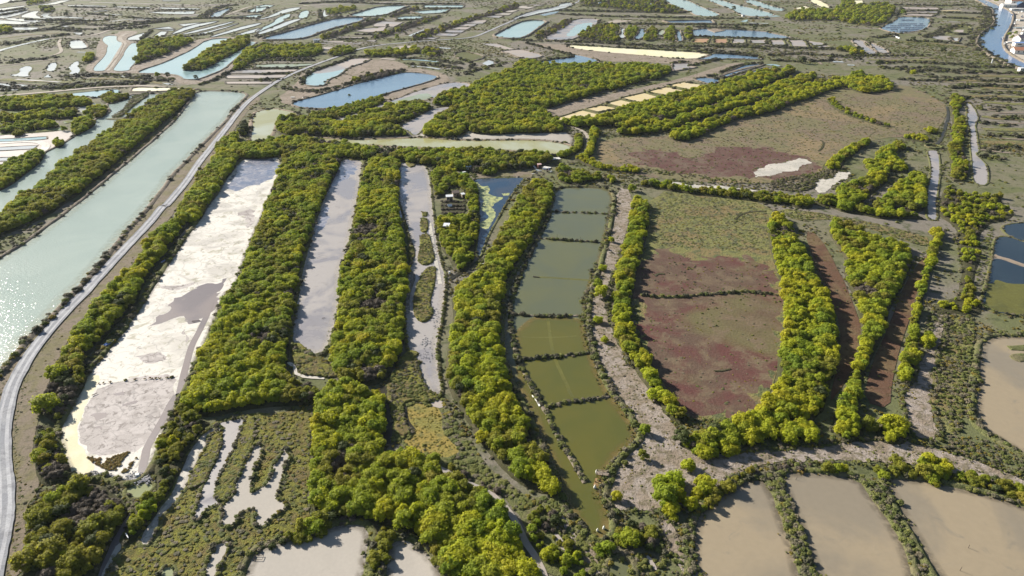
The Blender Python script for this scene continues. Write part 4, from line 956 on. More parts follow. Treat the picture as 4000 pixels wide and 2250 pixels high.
# thin dikes that divide the fish ponds
def dike(text, w, h, label, mat='bank'):
    p = wpoly(text, 0.0, 1, 1.2, closed=False)
    prof = [(-w, -0.05), (-w * 0.55, h * 0.8), (0, h), (w * 0.55, h * 0.8), (w, -0.05)]
    vs, m = [], len(p)
    for d, hh in prof:
        for v in offset(p, d, False):
            k = 1 + 0.7 * mnoise.noise(Vector((v.x * 0.5, v.y * 0.5, d)))
            vs.append((v.x, v.y, hh * k if hh > 0 else hh))
    fs = [(j * m + i, (j + 1) * m + i, (j + 1) * m + i + 1, j * m + i + 1) for j in range(4) for i in range(m - 1)]
    o = link_mesh("dike", vs, fs, M[mat], smooth=True)
    if sum(f.normal.z for f in o.data.polygons) < 0:
        o.data.flip_normals()
    tag(o, label, "dike", None, 'structure')
    return p
DIKES = [
    (dike('F: 1385,535 1362,588 1332,640 1312,690 1291,740 1285,790 1290,850 1303,905 1340,980 1370,1030 1403,1100 1440,1160 1472,1215', 0.7, 0.35, 'long scrubby dike running down the fish ponds'), 1.0),
    (dike('F: 1285,791 1340,795 1400,797 1466,796', 0.6, 0.3, 'scrubby cross dike, fourth basin of the fish ponds'), 0.8),
    (dike('F: 1305,906 1350,902 1410,897 1482,888', 0.6, 0.35, 'scrubby cross dike, fifth basin of the fish ponds'), 1.0),
    (dike('F: 1370,1026 1400,1018 1450,1010 1532,999', 0.6, 0.35, 'nearest scrubby cross dike of the fish ponds'), 1.0),
    (dike('F: 1358,600 1400,604 1450,607 1526,611', 0.4, 0.22, 'sunken cross dike with a few tufts, second basin'), 0.6),
    (dike('F: 1383,532 1420,535 1480,537 1540,539', 0.4, 0.22, 'sunken cross dike with a few tufts, first basin'), 0.6),
    (dike('F: 1612,742 1660,748 1720,747 1800,738 1880,733 1960,742', 0.7, 0.35, 'mossy bank crossing the oval red field', 'turf'), 0.9),
    (dike('c0: 700,1365 900,1335 1100,1320 1340,1300', 0.35, 0.09, 'low reedy sill across the white mudflat', 'crust'), 0.06),
]

# gravel road and its wheel tracks
RD = 'd0: -120,1760 -60,1449 0,1200 38,1000 40,800 22,600 18,400 35,230 72,97 c0: 95,1370 160,1240 258,1090 385,930 505,800 645,660 805,480 965,310 1135,130 1240,0 b0: 1650,1320 1760,1200 1880,1050 1980,900 2100,740 2200,620 2330,450 2420,330 2500,250 2576,190 a1: 100,890 250,800 420,720 600,650 850,560 1050,490 1230,455 1500,430 1800,405 2050,392 2200,375 2330,320 2450,265 2576,215 a2: 150,145 300,100 470,75 620,40 680,10 700,-20'
road = wpoly(RD, 0.0, 2, 0.0, closed=False)
lane('gravel_road', 'gravel', RD, 3.5, 'pale gravel road curving up the left side', 'road', z=0.10, jitter=0.10)
RZ = 0.10 + _layer[0] * 0.0005 + 0.012
def rut(dx, w):
    p = offset(road, dx, False)
    l, r = offset(p, -w / 2, False), offset(p, w / 2, False)
    vs = []
    for a, b in zip(l, r):
        k = 1 + 0.5 * mnoise.noise(Vector((a.x * 0.15, a.y * 0.15, dx)))
        c = (a + b) / 2
        vs += [((c + (a - c) * k).x, (c + (a - c) * k).y, RZ), ((c + (b - c) * k).x, (c + (b - c) * k).y, RZ)]
    fs = [(2 * i, 2 * i + 1, 2 * i + 3, 2 * i + 2) for i in range(len(p) - 1)]
    o = link_mesh('wheel_track', vs, fs, M['rut'])
    if o.data.polygons[0].normal.z < 0:
        o.data.flip_normals()
    tag(o, 'pale worn wheel track on the %s side of the gravel road' % ('left' if dx > 0 else 'right'), 'wheel track', None, 'structure')
rut(0.85, 0.7); rut(-0.75, 0.7)
lane('track', 'farlane', 'b2: 440,475 560,495 660,520 740,570 770,620 765,690 740,740', 2.2, 'white sandy track bending past the yellow pans', 'track')
lane('track', 'concrete', 'h: 1200,170 1280,165 1360,160', 3.2, 'white sandy yard beside the junk pile', 'yard')
lane('track', 'concrete', 'h: 1190,250 1260,262', 2.6, 'pale ground under the junk pile', 'yard')
A('lawn', 'lawn', 'h: 300,330 350,270 400,300 390,380 340,400', 'patch of bright green lawn by the sheds', 'lawn')
# ------------------------------------------------------------------ bushes
def crown_mesh(name, mat, R, H, lumps, leaves, lsize, seed, core=True, flat=0.75, low=0.12, wob=0.12):
    """one shrub crown: dome of leaf lumps, each a shell of small leaf sprays round an added solid core, toned a little darker, that blocks light"""
    r = np.random.default_rng(seed)
    V, F, T = [], [], []
    cs = []
    for i in range(lumps):
        a = 2.4 * i + r.uniform(-.4, .4)
        d = R * 0.62 * math.sqrt((i + 0.3) / lumps)
        z = H * (0.66 - 0.30 * (d / R) ** 1.5) * r.uniform(1 - wob * 1.3, 1 + wob)
        cs.append((math.cos(a) * d, math.sin(a) * d, z, R * r.uniform(0.32, 0.48)))
    for i in range(max(3, lumps // 2)):         # skirt reaching down to the ground
        a = 2 * math.pi * i / max(3, lumps // 2) + r.uniform(-.4, .4)
        cs.append((math.cos(a) * R * 0.62, math.sin(a) * R * 0.62, H * 0.28, R * r.uniform(0.32, 0.42)))
    for ci, (cx, cy, cz, cr) in enumerate(cs):
        tone0 = r.uniform(-0.15, 0.15)
        hz = min(cr * flat, H * 0.4)
        if core:  # opaque inner blob, added to stop light passing through the crown
            n0 = len(V)
            nu, nv = 6, 3
            V.append((cx, cy, cz + hz * 0.72))
            for j in range(1, nv):
                ph = math.pi * j / nv
                for k in range(nu):
                    th = 2 * math.pi * k / nu
                    V.append((cx + math.cos(th) * math.sin(ph) * cr * 0.76, cy + math.sin(th) * math.sin(ph) * cr * 0.76, cz + math.cos(ph) * hz * 0.72))
            V.append((cx, cy, cz - hz * 0.72))
            for k in range(nu):
                F.append((n0, n0 + 1 + k, n0 + 1 + (k + 1) % nu)); T.append(0.42)
                F.append((n0 + 1 + k, n0 + 1 + nu + k, n0 + 1 + nu + (k + 1) % nu, n0 + 1 + (k + 1) % nu)); T.append(0.42)
                F.append((n0 + 1 + nu + k, n0 + 1 + 2 * nu, n0 + 1 + nu + (k + 1) % nu)); T.append(0.42)
        for _ in range(leaves):
            d = r.normal(size=3)
            d /= np.linalg.norm(d)
            if d[2] < -0.55:
                d[2] = -d[2]
            k = r.uniform(0.78, 1.08)
            p = np.array((cx + d[0] * cr * k, cy + d[1] * cr * k, max(low, cz + d[2] * hz * k)))
            nrm = d + np.array((0, 0, 0.15)) + r.normal(size=3) * 0.34
            nrm /= np.linalg.norm(nrm)
            u = np.cross(nrm, (r.normal(), r.normal(), r.normal()))
            u /= np.linalg.norm(u) + 1e-9
            w = np.cross(nrm, u)
            s = lsize * r.uniform(0.6, 1.3)
            if r.random() < 0.07:
                p = p + d * cr * 0.22
            n0 = len(V)
            V += [tuple(p + u * s * .5), tuple(p + w * s * .36 - u * s * .1), tuple(p - u * s * .5 + nrm * s * .1), tuple(p - w * s * .36 + u * s * .1)]
            F.append((n0, n0 + 1, n0 + 2, n0 + 3))
            T.append(float(np.clip(0.5 + tone0 + r.uniform(-0.3, 0.3), 0, 1)))
    me = bpy.data.meshes.new(name)
    me.from_pydata(V, [], F)
    at = me.attributes.new("tone", 'FLOAT', 'FACE')
    at.data.foreach_set("value", T)
    me.materials.append(M[mat])
    me.update()
    return me

def trunk_mesh(name, H, R, seed):
    r = random.Random(seed)
    b = MB()
    b.tube((0, 0, -0.1), (0.05, 0, H * 0.32), 0.13, 0.09)
    for i in range(5):
        a = i * 1.26 + r.uniform(-.3, .3)
        b.tube((0.05, 0, H * 0.25), (math.cos(a) * R * 0.5, math.sin(a) * R * 0.5, H * r.uniform(0.5, 0.66)), 0.07, 0.025, 5)
    me = bpy.data.meshes.new(name)
    me.from_pydata(b.v, [], b.f)
    me.materials.append(M['bark'])
    return me

KINDS = {}
def kind(key, mat, n, R, H, lumps, leaves, ls, **kw):
    KINDS[key] = [crown_mesh(key + "_crown", mat, R * (0.9 + 0.1 * i), H, lumps + i, leaves, ls, 100 * len(KINDS) + i, **kw) for i in range(n)]
kind('tam_bright', 'tam_bright', 5, 1.95, 3.6, 7, 84, 0.40, wob=0.3)
kind('tam_green', 'tam_green', 5, 1.95, 3.6, 7, 84, 0.40, wob=0.3)
kind('tam_olive', 'tam_olive', 5, 1.95, 3.6, 7, 84, 0.40, wob=0.3)
kind('evergreen', 'evergreen', 2, 1.9, 3.6, 6, 110, 0.34)
kind('bare', 'bare', 2, 1.7, 2.2, 6, 110, 0.26, core=True)
kind('scrub_green', 'scrub_green', 3, 0.55, 0.62, 4, 24, 0.22, core=True, low=0.03)
kind('scrub_grey', 'scrub_grey', 3, 0.55, 0.58, 4, 24, 0.20, core=True, low=0.03)
kind('scrub_dark', 'scrub_dark', 3, 0.6, 0.8, 3, 26, 0.26, core=True, low=0.03)
kind('scrub_gold', 'scrub_gold', 2, 0.5, 0.5, 3, 26, 0.22, core=True, low=0.03)
TRUNKS = [trunk_mesh("trunk", 3.2, 1.7, i) for i in range(2)]

def pip(px, py, poly):
    x = np.array([v.x for v in poly]); y = np.array([v.y for v in poly])
    ins = np.zeros(len(px), bool)
    for i in range(len(x)):
        xa, ya, xb, yb = x[i], y[i], x[i - 1], y[i - 1]
        if ya == yb:
            continue
        ins ^= ((ya > py) != (yb > py)) & (px < (xb - xa) * (py - ya) / (yb - ya) + xa)
    return ins

TREES = []          # (x, y, height factor, kind, strip phrase)
def thicket(text, phrase, mix, hgt=1.0, gap=1.15, base=True, inset=0.95, zc=1.35, fill=1.0, bh=0.7, clearings=None):
    """belt of tamarisks; mix = shares of bright, green, olive, evergreen, bare grey twigs"""
    poly = wpoly(text, zc * hgt, 1)
    if not base:
        inset = 0.25
    inner = offset(poly, -min(inset, (0.16 if inset < 2 else 0.4) * broad(poly)))
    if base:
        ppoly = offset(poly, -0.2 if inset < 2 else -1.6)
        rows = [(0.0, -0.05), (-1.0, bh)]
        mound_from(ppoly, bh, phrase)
    xs = np.array([v.x for v in inner]); ys = np.array([v.y for v in inner])
    cxm, cym = xs.mean(), ys.mean()
    d = math.hypot(cxm, cym)
    g = gap * (1.0 if d < 350 else 1.0 + (d - 350) / 700)
    gx = np.arange(xs.min(), xs.max() + g, g)
    gy = np.arange(ys.min(), ys.max() + g, g)
    X, Y = np.meshgrid(gx, gy)
    X = X + (np.arange(X.shape[0]) % 2)[:, None] * g * 0.5
    X = (X + rng.uniform(-.42, .42, X.shape) * g).ravel()
    Y = (Y + rng.uniform(-.42, .42, Y.shape) * g).ravel()
    ok = pip(X, Y, inner) & (rng.random(len(X)) < fill)
    X, Y = X[ok], Y[ok]
    keys = ['tam_bright', 'tam_green', 'tam_olive', 'evergreen', 'bare']
    cum = np.cumsum(np.array(mix, float) / sum(mix))
    for x, y in zip(X, Y):
        n = 0.5 + 0.85 * mnoise.noise(Vector((x * 0.085, y * 0.085, 3.78))) + 0.42 * mnoise.noise(Vector((x * 0.3, y * 0.3, 1.2))) + rng.normal() * 0.10
        n = min(0.999, max(0.0, n))
        k = keys[int(np.searchsorted(cum, n))] if n < cum[-1] else keys[-1]
        TREES.append((x, y, (0.60 if base else 0.72) * hgt * rng.choice((0.6, 0.75, 0.9, 1.05, 1.4)) * rng.uniform(0.9, 1.12) * (g / gap) ** 0.7, k, phrase, bh * 0.75 if base else 0.0))
    raster(poly, 3)
    return poly

def mound_from(poly, h, phrase):
    m = len(poly)
    vs = []
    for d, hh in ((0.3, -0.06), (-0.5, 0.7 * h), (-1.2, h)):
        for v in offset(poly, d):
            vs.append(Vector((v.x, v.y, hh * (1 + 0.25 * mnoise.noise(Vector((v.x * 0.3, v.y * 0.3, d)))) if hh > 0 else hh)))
    fs = []
    for j in range(2):
        for i in range(m):
            i2 = (i + 1) % m
            fs.append((j * m + i, j * m + i2, (j + 1) * m + i2, (j + 1) * m + i))
    top = vs[2 * m:]
    for t in tessellate_polygon([[Vector((v.x, v.y, 0)) for v in top]]):
        a, b, c = (top[i] for i in t)
        tt = t if (b - a).cross(c - a).z > 0 else (t[0], t[2], t[1])
        fs.append(tuple(i + 2 * m for i in tt))
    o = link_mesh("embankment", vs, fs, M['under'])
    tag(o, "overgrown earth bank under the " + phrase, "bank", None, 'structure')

T = thicket
#            bright green olive evergreen bare
T('b0: 1950,140 1830,125 1700,140 1600,190 1420,300 1290,380 1140,510 1030,590 860,700 720,800 600,890 460,1010 380,1100 200,1200 100,1280 -40,1380 -400,1560 -400,1800 0,1560 250,1460 480,1360 640,1240 800,1140 1000,970 1150,860 1300,720 1460,600 1600,480 1720,370 1850,270 1960,180',
  'hedge between the two turquoise canals', (1, 4, 5, 0.4, 1.3), 1.15)
T('b0: -60,220 100,205 200,195 500,192 760,190 930,205 962,260 860,282 600,298 400,312 100,325 -60,327', 'uppermost hedge at the left edge', (3, 5, 2, 0, 0), 1.2, 1.64, inset=2.4)
T('b0: -60,388 150,376 350,350 560,335 800,335 805,380 650,405 450,410 200,448 -60,450', 'second hedge at the left edge', (2, 4, 3, 0, 0.5), 1.1, 1.64, inset=2.4)
T('b0: 860,345 920,300 1050,290 1100,345 1000,405 850,385', 'bushes at the tip of the second left hedge', (1, 3, 4, 0, 0.5), 1.0, 1.50)
T('b0: -60,480 200,465 420,445 600,440 620,485 400,520 100,550 -60,555', 'third hedge at the left edge', (1, 6, 2, 0.5, 0.5), 1.1, 1.57, inset=2.4)
T('b0: 720,470 860,412 940,420 962,465 850,528 760,578 700,540', 'rounded clump on the left canal bank', (4, 4, 2, 0, 0), 1.1, 1.44)
T('b0: 120,530 220,520 235,568 150,585', 'small clump by the brown bare ground', (3, 4, 2, 0, 0), 0.9, 1.44)
T('b0: 1000,200 1050,175 1290,170 1300,205 1180,240 1100,265 1010,245', 'green scrub at the head of the left canal', (1, 4, 4, 0, 1), 0.9, 1.50)
T('b0: -60,905 100,850 250,785 400,742 448,780 350,888 280,938 100,1070 -60,1140', 'hedge on the near bank of the left canal', (1, 6, 2, 0.6, 0.8), 1.0)
T('b0: 530,645 610,622 652,660 572,708', 'lone round clump on the left canal bank', (2, 5, 2, 0, 0.5), 0.9)
T('b0: 2430,470 2480,460 2500,520 2470,575 2400,565 2380,520', 'dark clump by the yellow-green pond', (0, 2, 1, 6, 1), 1.3)
T('b0: 2170,700 2230,640 2340,570 2400,600 2380,690 2480,690 b1: 60,690 240,680 300,760 100,800 0,800 b0: 2450,800 2400,800 2380,860 2340,920 2270,1010 2190,1120 2130,1220 2070,1310 2000,1420 1900,1460 1800,1400 1790,1310 1850,1220 1940,1110 1960,1000 2070,950 2120,860 2180,790',
  'upper part of the road hedge', (2, 5, 3, 0.5, 0.3), 1.2)
T('c0: 1345,10 1350,80 1290,130 1190,200 1090,280 1050,370 1010,470 900,540 800,650 720,760 610,880 500,1000 560,1080 640,1120 740,1010 850,890 950,770 1030,700 1040,640 1080,560 1160,440 1230,370 1290,270 1400,150 1430,90 1540,10',
  'road hedge above the blue boat', (2, 6, 2, 0.8, 0.3), 1.2, 1.44)
T('c0: 490,1060 560,1080 640,1130 660,1250 620,1360 560,1440 d0: 540,80 500,180 450,270 400,260 290,170 270,90 330,30 c0: 320,1390 380,1260 440,1170', 'bushes at the lower end of the road hedge', (0.6, 4, 2, 2, 3.15), 1.05)
T('d0: 270,280 400,290 440,420 500,560 545,650 470,720 340,740 280,700 240,560 230,450', 'grey and olive scrub beside the yellow salt rim', (0.2, 2.5, 3, 0.6, 5), 0.85)
T('d0: 450,770 620,715 760,720 860,800 950,870 975,930 900,1030 830,1160 770,1290 700,1480 130,1480 160,1300 200,1180 210,1060 230,920 300,840', 'dark olive thicket in the bottom left corner', (0.1, 2.2, 4.2, 0.8, 2.88), 1.1, 1.44)
T('d0: 1400,10 1380,150 1310,240 1240,330 1160,480 1150,600 1180,700 1170,800 1050,860 990,910 1000,960 950,1060 900,1150 940,1200 1050,1140 1140,1010 1230,880 1300,740 1340,680 1400,560 1440,440 1560,310 1590,270 1500,240 1420,160', 'dark scrub belt between the white mudflat and the crusted channel', (0.3, 3, 4, 1.5, 2.25), 0.75, 1.29)
T('F: 722,362 760,352 848,362 862,395 840,445 802,520 772,600 747,700 737,790 727,862 718,920 740,948 808,962 800,1008 705,1008 600,1020 530,1038 472,1030 466,1000 490,940 502,880 532,840 562,750 602,700 622,620 652,560 682,480 702,420',
  'belt right of the white mudflat', (2.6, 4, 3, 0.5, 2.8), 1.05)
T('F: 930,385 1000,382 1006,420 1006,480 1002,520 1020,600 1026,680 1022,740 1020,830 1002,900 962,955 882,962 832,930 822,880 852,800 852,700 882,620 892,540 907,460 922,420',
  'belt between the two lavender mudflats', (3, 4, 2, 0.5, 1.98), 1.05)
T('F: 690,345 760,342 860,358 940,372 1060,378 1180,373 1290,383 1370,383 1398,400 1345,415 1250,425 1200,430 1100,412 1000,398 862,392 760,378 640,386 600,386 600,362', 'cross hedge along the long yellow-green pond', (1, 5, 2.5, 2.2, 0.4), 1.25, 1.57)
T('h: 20,240 150,230 260,260 320,360 420,330 500,400 520,600 530,800 520,960 490,1080 480,1200 380,1290 300,1330 240,1260 200,1180 120,1080 60,960 30,850 100,760 200,730 350,770 390,740 380,560 300,420 200,450 130,540 40,560 10,420',
  'gardens around the sheds', (2, 4.5, 2, 1.2, 0.8), 0.95, 1.50, fill=0.85)
T('h: 530,270 600,255 700,270 700,310 600,320 540,310', 'clump on the dike above the lily pond', (0, 5, 1, 1, 1), 0.9)
T('F: 1330,450 1388,452 1395,490 1362,560 1332,620 1284,680 1272,740 1258,800 1268,900 1302,980 1332,1080 1372,1140 1402,1200 1385,1238 1300,1200 1250,1150 1202,1090 1152,1010 1122,950 1122,880 1142,800 1134,722 1202,682 1242,600 1292,520',
  'long belt left of the fish ponds', (3.4, 3.2, 2.6, 0.1, 0.7), 1.1, inset=1.4)
T('F: 800,960 900,965 968,980 975,1050 962,1110 1002,1138 1062,1150 1152,1200 1242,1242 1302,1310 1315,1380 1400,1480 1130,1480 1062,1340 1002,1310 902,1300 832,1290 772,1268 772,1200 782,1100 787,1040',
  'broad thicket at the bottom centre', (3.4, 4.0, 2.0, 0.2, 0.5), 1.1)
T('b1: 500,380 700,340 900,290 1200,200 1290,195 1290,250 1100,330 900,380 700,440 560,430', 'narrow hedge below the blue reed pond', (2, 4, 3, 0, 0.3), 0.9, 1.57)
T('b1: 200,440 300,385 450,400 700,455 850,450 980,410 1250,300 1650,240 1770,280 1700,340 1500,420 1350,480 1500,530 1550,570 1400,570 1200,580 900,590 600,570 400,570 240,560 190,510', 'olive thicket above the yellow-green pond', (3, 3, 3.5, 0.8, 0.3), 1.25, 1.71)
T('b1: 1680,500 1800,400 1950,310 2100,265 2400,280 2576,300 b2: 100,300 330,300 360,380 480,420 500,470 520,540 300,540 0,550 b1: 2300,560 2150,530 2130,490 2080,560 1950,590 1750,580 1670,560', 'rounded thicket above the pale mud shore', (2.5, 4, 3, 0.6, 0.2), 1.25, 1.71)
T('b1: 1760,230 1850,180 1960,120 2080,130 2200,60 2400,-30 2576,-90 a2: 100,600 300,650 480,640 650,650 900,640 1100,650 1250,630 1420,670 1600,660 1600,720 1450,790 1300,800 1100,870 900,902 b2: 900,130 700,200 500,260 400,290 200,290 0,280 b1: 2400,290 2200,260 2060,260 1900,280 1790,270',
  'large green thicket in the middle distance', (2.6, 6, 1.4, 0.9, 0.7), 1.3, 2.05)
T('b2: 470,450 640,410 850,420 1000,370 1100,310 1300,260 1500,210 1800,130 2050,70 2400,-20 2576,-70 a3: 0,710 200,680 280,690 250,730 60,800 -60,870 b2: 2500,80 2200,190 1900,290 1600,400 1350,480 1200,500 1050,490 900,470 800,490 600,480', 'broad bright belt below the yellow pans', (4, 3.5, 2, 0.1, 0.2), 1.35, 1.85)
T('b2: 1050,535 1250,530 1400,480 1650,420 1900,320 2200,220 2576,100 a3: 0,870 200,790 430,740 500,760 400,820 200,880 0,960 b2: 2576,190 2400,260 2100,340 1800,440 1550,530 1400,560 1200,560 1080,570', 'middle bright belt of the slanting trio', (4.5, 3, 2, 0, 0.2), 1.15, 1.78)
T('b2: 1580,560 1700,510 1950,460 2200,360 2576,240 b3: 100,150 350,90 520,50 b3: 800,0 850,-40 960,-60 1000,-20 900,20 1000,-10 1150,0 1250,60 1270,110 1150,140 980,150 860,120 800,80 600,130 560,150 400,210 300,230 100,320 0,350 b2: 2576,350 2300,400 2100,480 1900,580 1750,630 1620,610', 'lowest bright belt of the slanting trio', (5, 3, 1.5, 0, 0.2), 1.2, 1.78)
T('b3: 570,210 700,230 800,320 950,380 1100,420 1240,480 1220,500 1080,470 900,410 780,370 640,290', 'sparse scrub hedge dividing the straw field', (3, 3, 2, 0, 2), 0.7, 1.78, fill=0.7)
T('b2: 800,510 860,520 870,580 840,660 830,740 760,800 720,770 760,690 770,620 800,570', 'bright hedge bending beside the white sandy track', (5, 3, 1.5, 0, 0), 1.1, 1.50)
T('b2: 620,590 700,570 730,640 710,700 630,760 480,800 440,770 520,730 640,690', 'green hedge left of the white sandy track', (2, 5, 2, 0.5, 0), 1.0, 1.50)
T('b2: 600,800 720,770 860,850 980,900 1280,900 1310,940 1250,960 1050,940 950,920 860,920 700,850', 'yellow hedge below the bend of the track', (5, 3, 2, 0, 0.4), 0.8, 1.50, fill=0.9)
T('b2: 430,900 520,880 650,930 800,960 930,980 920,1020 830,1030 740,1030 730,1060 620,1060 480,1040 440,980', 'bright clump above the fish ponds', (4, 4, 1, 0.2, 0.2), 1.0, 1.44)
T('b2: 970,1010 1020,1000 1040,1030 1000,1055', 'single round tamarisk by the path fork', (5, 2, 0, 0, 0), 0.9)
T('b2: 1260,1050 1400,1040 1700,1090 2000,1120 2300,1140 2576,1170 b3: 200,1190 430,1190 470,1260 440,1300 300,1290 180,1250 0,1250 b2: 2400,1220 2000,1180 1700,1140 1400,1090 1280,1080', 'long hedge along the top of the oval field', (3, 2.5, 3.5, 0.2, 0.6), 0.95, 1.50)
T('b3: 620,820 700,750 850,660 1000,610 1050,620 1020,670 900,730 820,800 770,830 760,880 720,920 600,920 580,880', 'dark-bottomed hedge right of the straw field', (4, 3, 2, 0, 0.6), 0.95, 1.57)
T('b3: 1080,740 1180,690 1260,660 1380,660 1400,700 1260,760 1300,800 1430,910 1400,940 1260,930 1220,900 1230,1010 1130,1090 1000,1180 940,1250 900,1290 1040,1330 1100,1290 1300,1340 1500,1360 1600,1400 1500,1400 1300,1390 1150,1400 950,1350 760,1330 680,1290 500,1260 450,1230 650,1190 700,1110 850,1040 1000,1000 1020,940 950,850 1060,830', 'hooked thicket above the grey olive turf', (4, 4, 2, 0.1, 0.2), 1.1, 1.64)
T('b3: 1040,1260 1150,1190 1280,1080 1400,1000 1480,940 1580,980 1590,1100 1580,1300 1500,1340 1300,1310 1150,1330 1060,1290', 'triangular thicket beside the muddy ditch', (4, 4, 2, 0.1, 0.2), 1.1, 1.64)
T('b3: 1340,590 1450,565 1600,600 1650,620 1620,650 1500,630 1380,610', 'low bright hedge by the narrow ditch', (5, 3, 1, 0, 0), 0.8, 1.57)
T('b3: 1560,520 1640,500 1720,540 1700,560 1600,550', 'small bright clump at the edge of the straw field', (5, 3, 1, 0, 0), 0.8, 1.57)
T('F: 1592,492 1628,500 1636,545 1622,610 1606,660 1598,720 1588,770 1598,820 1618,862 1640,900 1662,950 1690,1000 1735,1040 1720,1060 1680,1040 1645,985 1610,940 1578,890 1545,840 1535,790 1545,720 1553,650 1570,590 1585,540',
  'hedge between the sandy path and the oval field', (5, 3.5, 2, 0.1, 0.1), 1.0, 1.37)
T('F: 1935,533 1990,542 2008,600 2058,680 2108,800 2118,880 2088,960 2068,1040 1990,1060 1940,1090 1880,1110 1800,1135 1720,1118 1705,1095 1760,1085 1880,1050 1925,1000 1955,960 1962,850 1977,760 1952,660 1932,590',
  'crescent belt right of the oval field', (4.5, 3.5, 2, 0.3, 0.2), 1.1, 1.44)
T('F: 1700,1090 1760,1085 1850,1070 1940,1035 1960,1090 1880,1115 1790,1145 1720,1125', 'bushes below the oval field', (5, 3, 1.5, 0.2, 0.5), 1.0, 1.67, base=False)
T('F: 1960,1040 2040,1050 2060,1100 1990,1105 1950,1080', 'round bushes at the foot of the crescent belt', (5, 4, 1, 0.5, 0), 1.15, 1.67, base=False)
T('F: 2085,555 2140,562 2200,600 2288,612 2300,640 2280,700 2240,760 2230,820 2190,900 2160,980 2168,1050 2180,1090 2120,1110 2095,1060 2115,980 2150,900 2172,810 2152,740 2122,680 2132,640 2092,590', 'wedge of tamarisks between the brown ditches', (5, 3.8, 2, 0.1, 0.3), 1.1, 1.44)
T('F: 2355,560 2375,585 2340,680 2315,790 2305,890 2290,955 2262,950 2280,860 2300,760 2330,660', 'thin hedge right of the wedge of tamarisks', (5, 3, 1.5, 0, 0.3), 0.95, 1.37)
T('F: 2200,1060 2260,1050 2295,1075 2280,1110 2220,1105', 'orange-tinged bush by the path corner', (4, 2, 3, 0, 0), 0.9, 1.44)
T('s: 690,380 760,370 880,430 860,500 800,560 780,660 870,690 900,760 880,900 860,1000 900,1200 930,1449 680,1449 700,1200 640,1050 700,950 660,850 720,740 700,640 660,500', 'right-hand hedge beside the grey mud creek', (4, 3, 3, 0, 1.6), 0.9, 1.57, fill=0.85)
T('q: 0,0 100,70 200,110 400,140 520,130 520,200 620,260 640,330 500,380 420,390 380,440 330,480 320,560 340,640 330,720 290,820 260,960 260,1030 330,1170 330,1250 200,1260 80,1240 -120,1250 -110,1150 0,1100 130,1080 130,960 160,840 130,720 100,620 130,520 60,400 -100,300', 'scattered bushes along the dark weedy pond', (4.5, 3.5, 2.5, 0, 1.5), 0.85, 2.05, fill=0.75, bh=0.3)
T('c3: 1120,960 1200,940 1290,990 1280,1070 1180,1080', 'pale green bush on the scrub belt', (5, 2, 2, 0, 0), 0.9, 1.52, base=False)
T('d2: 1090,700 1180,680 1310,720 1320,830 1240,860 1110,850', 'bright bushes on the point of the tan pond', (4, 5, 1, 0, 0), 1.2, 1.52, base=False)
T('d2: 1370,720 1450,690 1520,720 1520,810 1430,870 1380,820', 'pale round bush on the point of the tan pond', (5, 3, 1, 0, 0), 1.1, 1.52, base=False)
T('d2: 1160,890 1230,870 1290,930 1260,1010 1180,990', 'light green bush near the tan pond bank', (5, 3, 0, 0, 0), 1.0, 1.52, base=False)
T('d2: 1290,840 1350,835 1380,890 1330,930 1295,900', 'small round bush near the tan pond bank', (5, 3, 0, 0, 0), 0.9, 1.52, base=False)
T('d2: 880,1010 980,990 1040,1040 1080,1140 1100,1230 1000,1240 800,1200 720,1170 740,1110 830,1080', 'dark olive scrub above the green pool', (0.6, 3, 3, 1.2, 2), 0.8, 1.37, base=False)
T('d2: 620,1170 720,1180 780,1230 720,1290 640,1260', 'dark scrub left of the green pool', (0, 4, 3, 2, 1), 0.8, 1.37, base=False)
T('d3: 930,540 1030,550 1050,640 960,620', 'yellowish bush on the bank of the tan ponds', (5, 2, 2, 0, 0), 0.9, 1.52, base=False)
T('d3: 1130,560 1230,530 1370,580 1380,690 1300,740 1180,700', 'large rounded bush on the bank of the tan ponds', (2.5, 3, 3, 0.6, 0.4), 1.0, 1.52, base=False)
T('d3: 800,600 1000,620 1100,660 1100,720 940,700 830,680', 'dark scrub on the bank of the tan ponds', (0, 3, 3, 2, 1), 0.7, 1.37, base=False)
T('d3: 20,580 200,550 440,590 620,620 640,670 480,660 300,640 100,650 20,650', 'grey scrub along the top of the tan ponds', (0, 1.6, 3, 1.5, 4), 0.65, 1.29, base=False)
T('d2: 1540,730 1680,660 1850,600 1920,620 1880,680 1720,740 1600,820 1500,900 1420,990 1380,1010 1420,880 1500,800', 'grey scrub above the leftmost tan pond', (0, 1.6, 3, 1.0, 4), 0.65, 1.29, base=False)
T('d3: 1400,640 1560,660 1700,700 1932,780 2100,830 2100,920 1932,870 1700,800 1500,760 1380,740', 'grey scrub along the rightmost tan pond', (0, 2.2, 3, 0.6, 3), 0.65, 1.29, base=False)
T('d1: -80,1240 100,1190 250,1120 400,1000 520,960 700,940 800,1000 800,1040 640,1050 540,1080 460,1140 300,1180 80,1230', 'dark bank of bushes above the wide pale pan', (0.2, 3, 2.5, 3, 2), 0.85, 1.37, base=False)
T('d1: 870,1110 980,1060 1060,1130 1010,1210 980,1300 970,1460 830,1460 850,1300', 'scrub dike between the two pale pans', (0.1, 3, 3, 1, 3), 0.6, 1.22, base=False)
T('d1: 1260,1230 1360,1280 1480,1330 1560,1460 1440,1460 1330,1310', 'scrub right of the narrow pale pan', (0.2, 3, 3, 1, 3), 0.6, 1.29, base=False)
T('d1: 1030,460 1150,480 1300,530 1450,570 1600,660 1750,730 1850,800 1900,880 1800,800 1650,740 1500,650 1350,570 1200,530 1040,500', 'dark green band of scrub above the pale creek', (0.1, 4, 2, 2.5, 1), 0.65, 1.29, base=False)
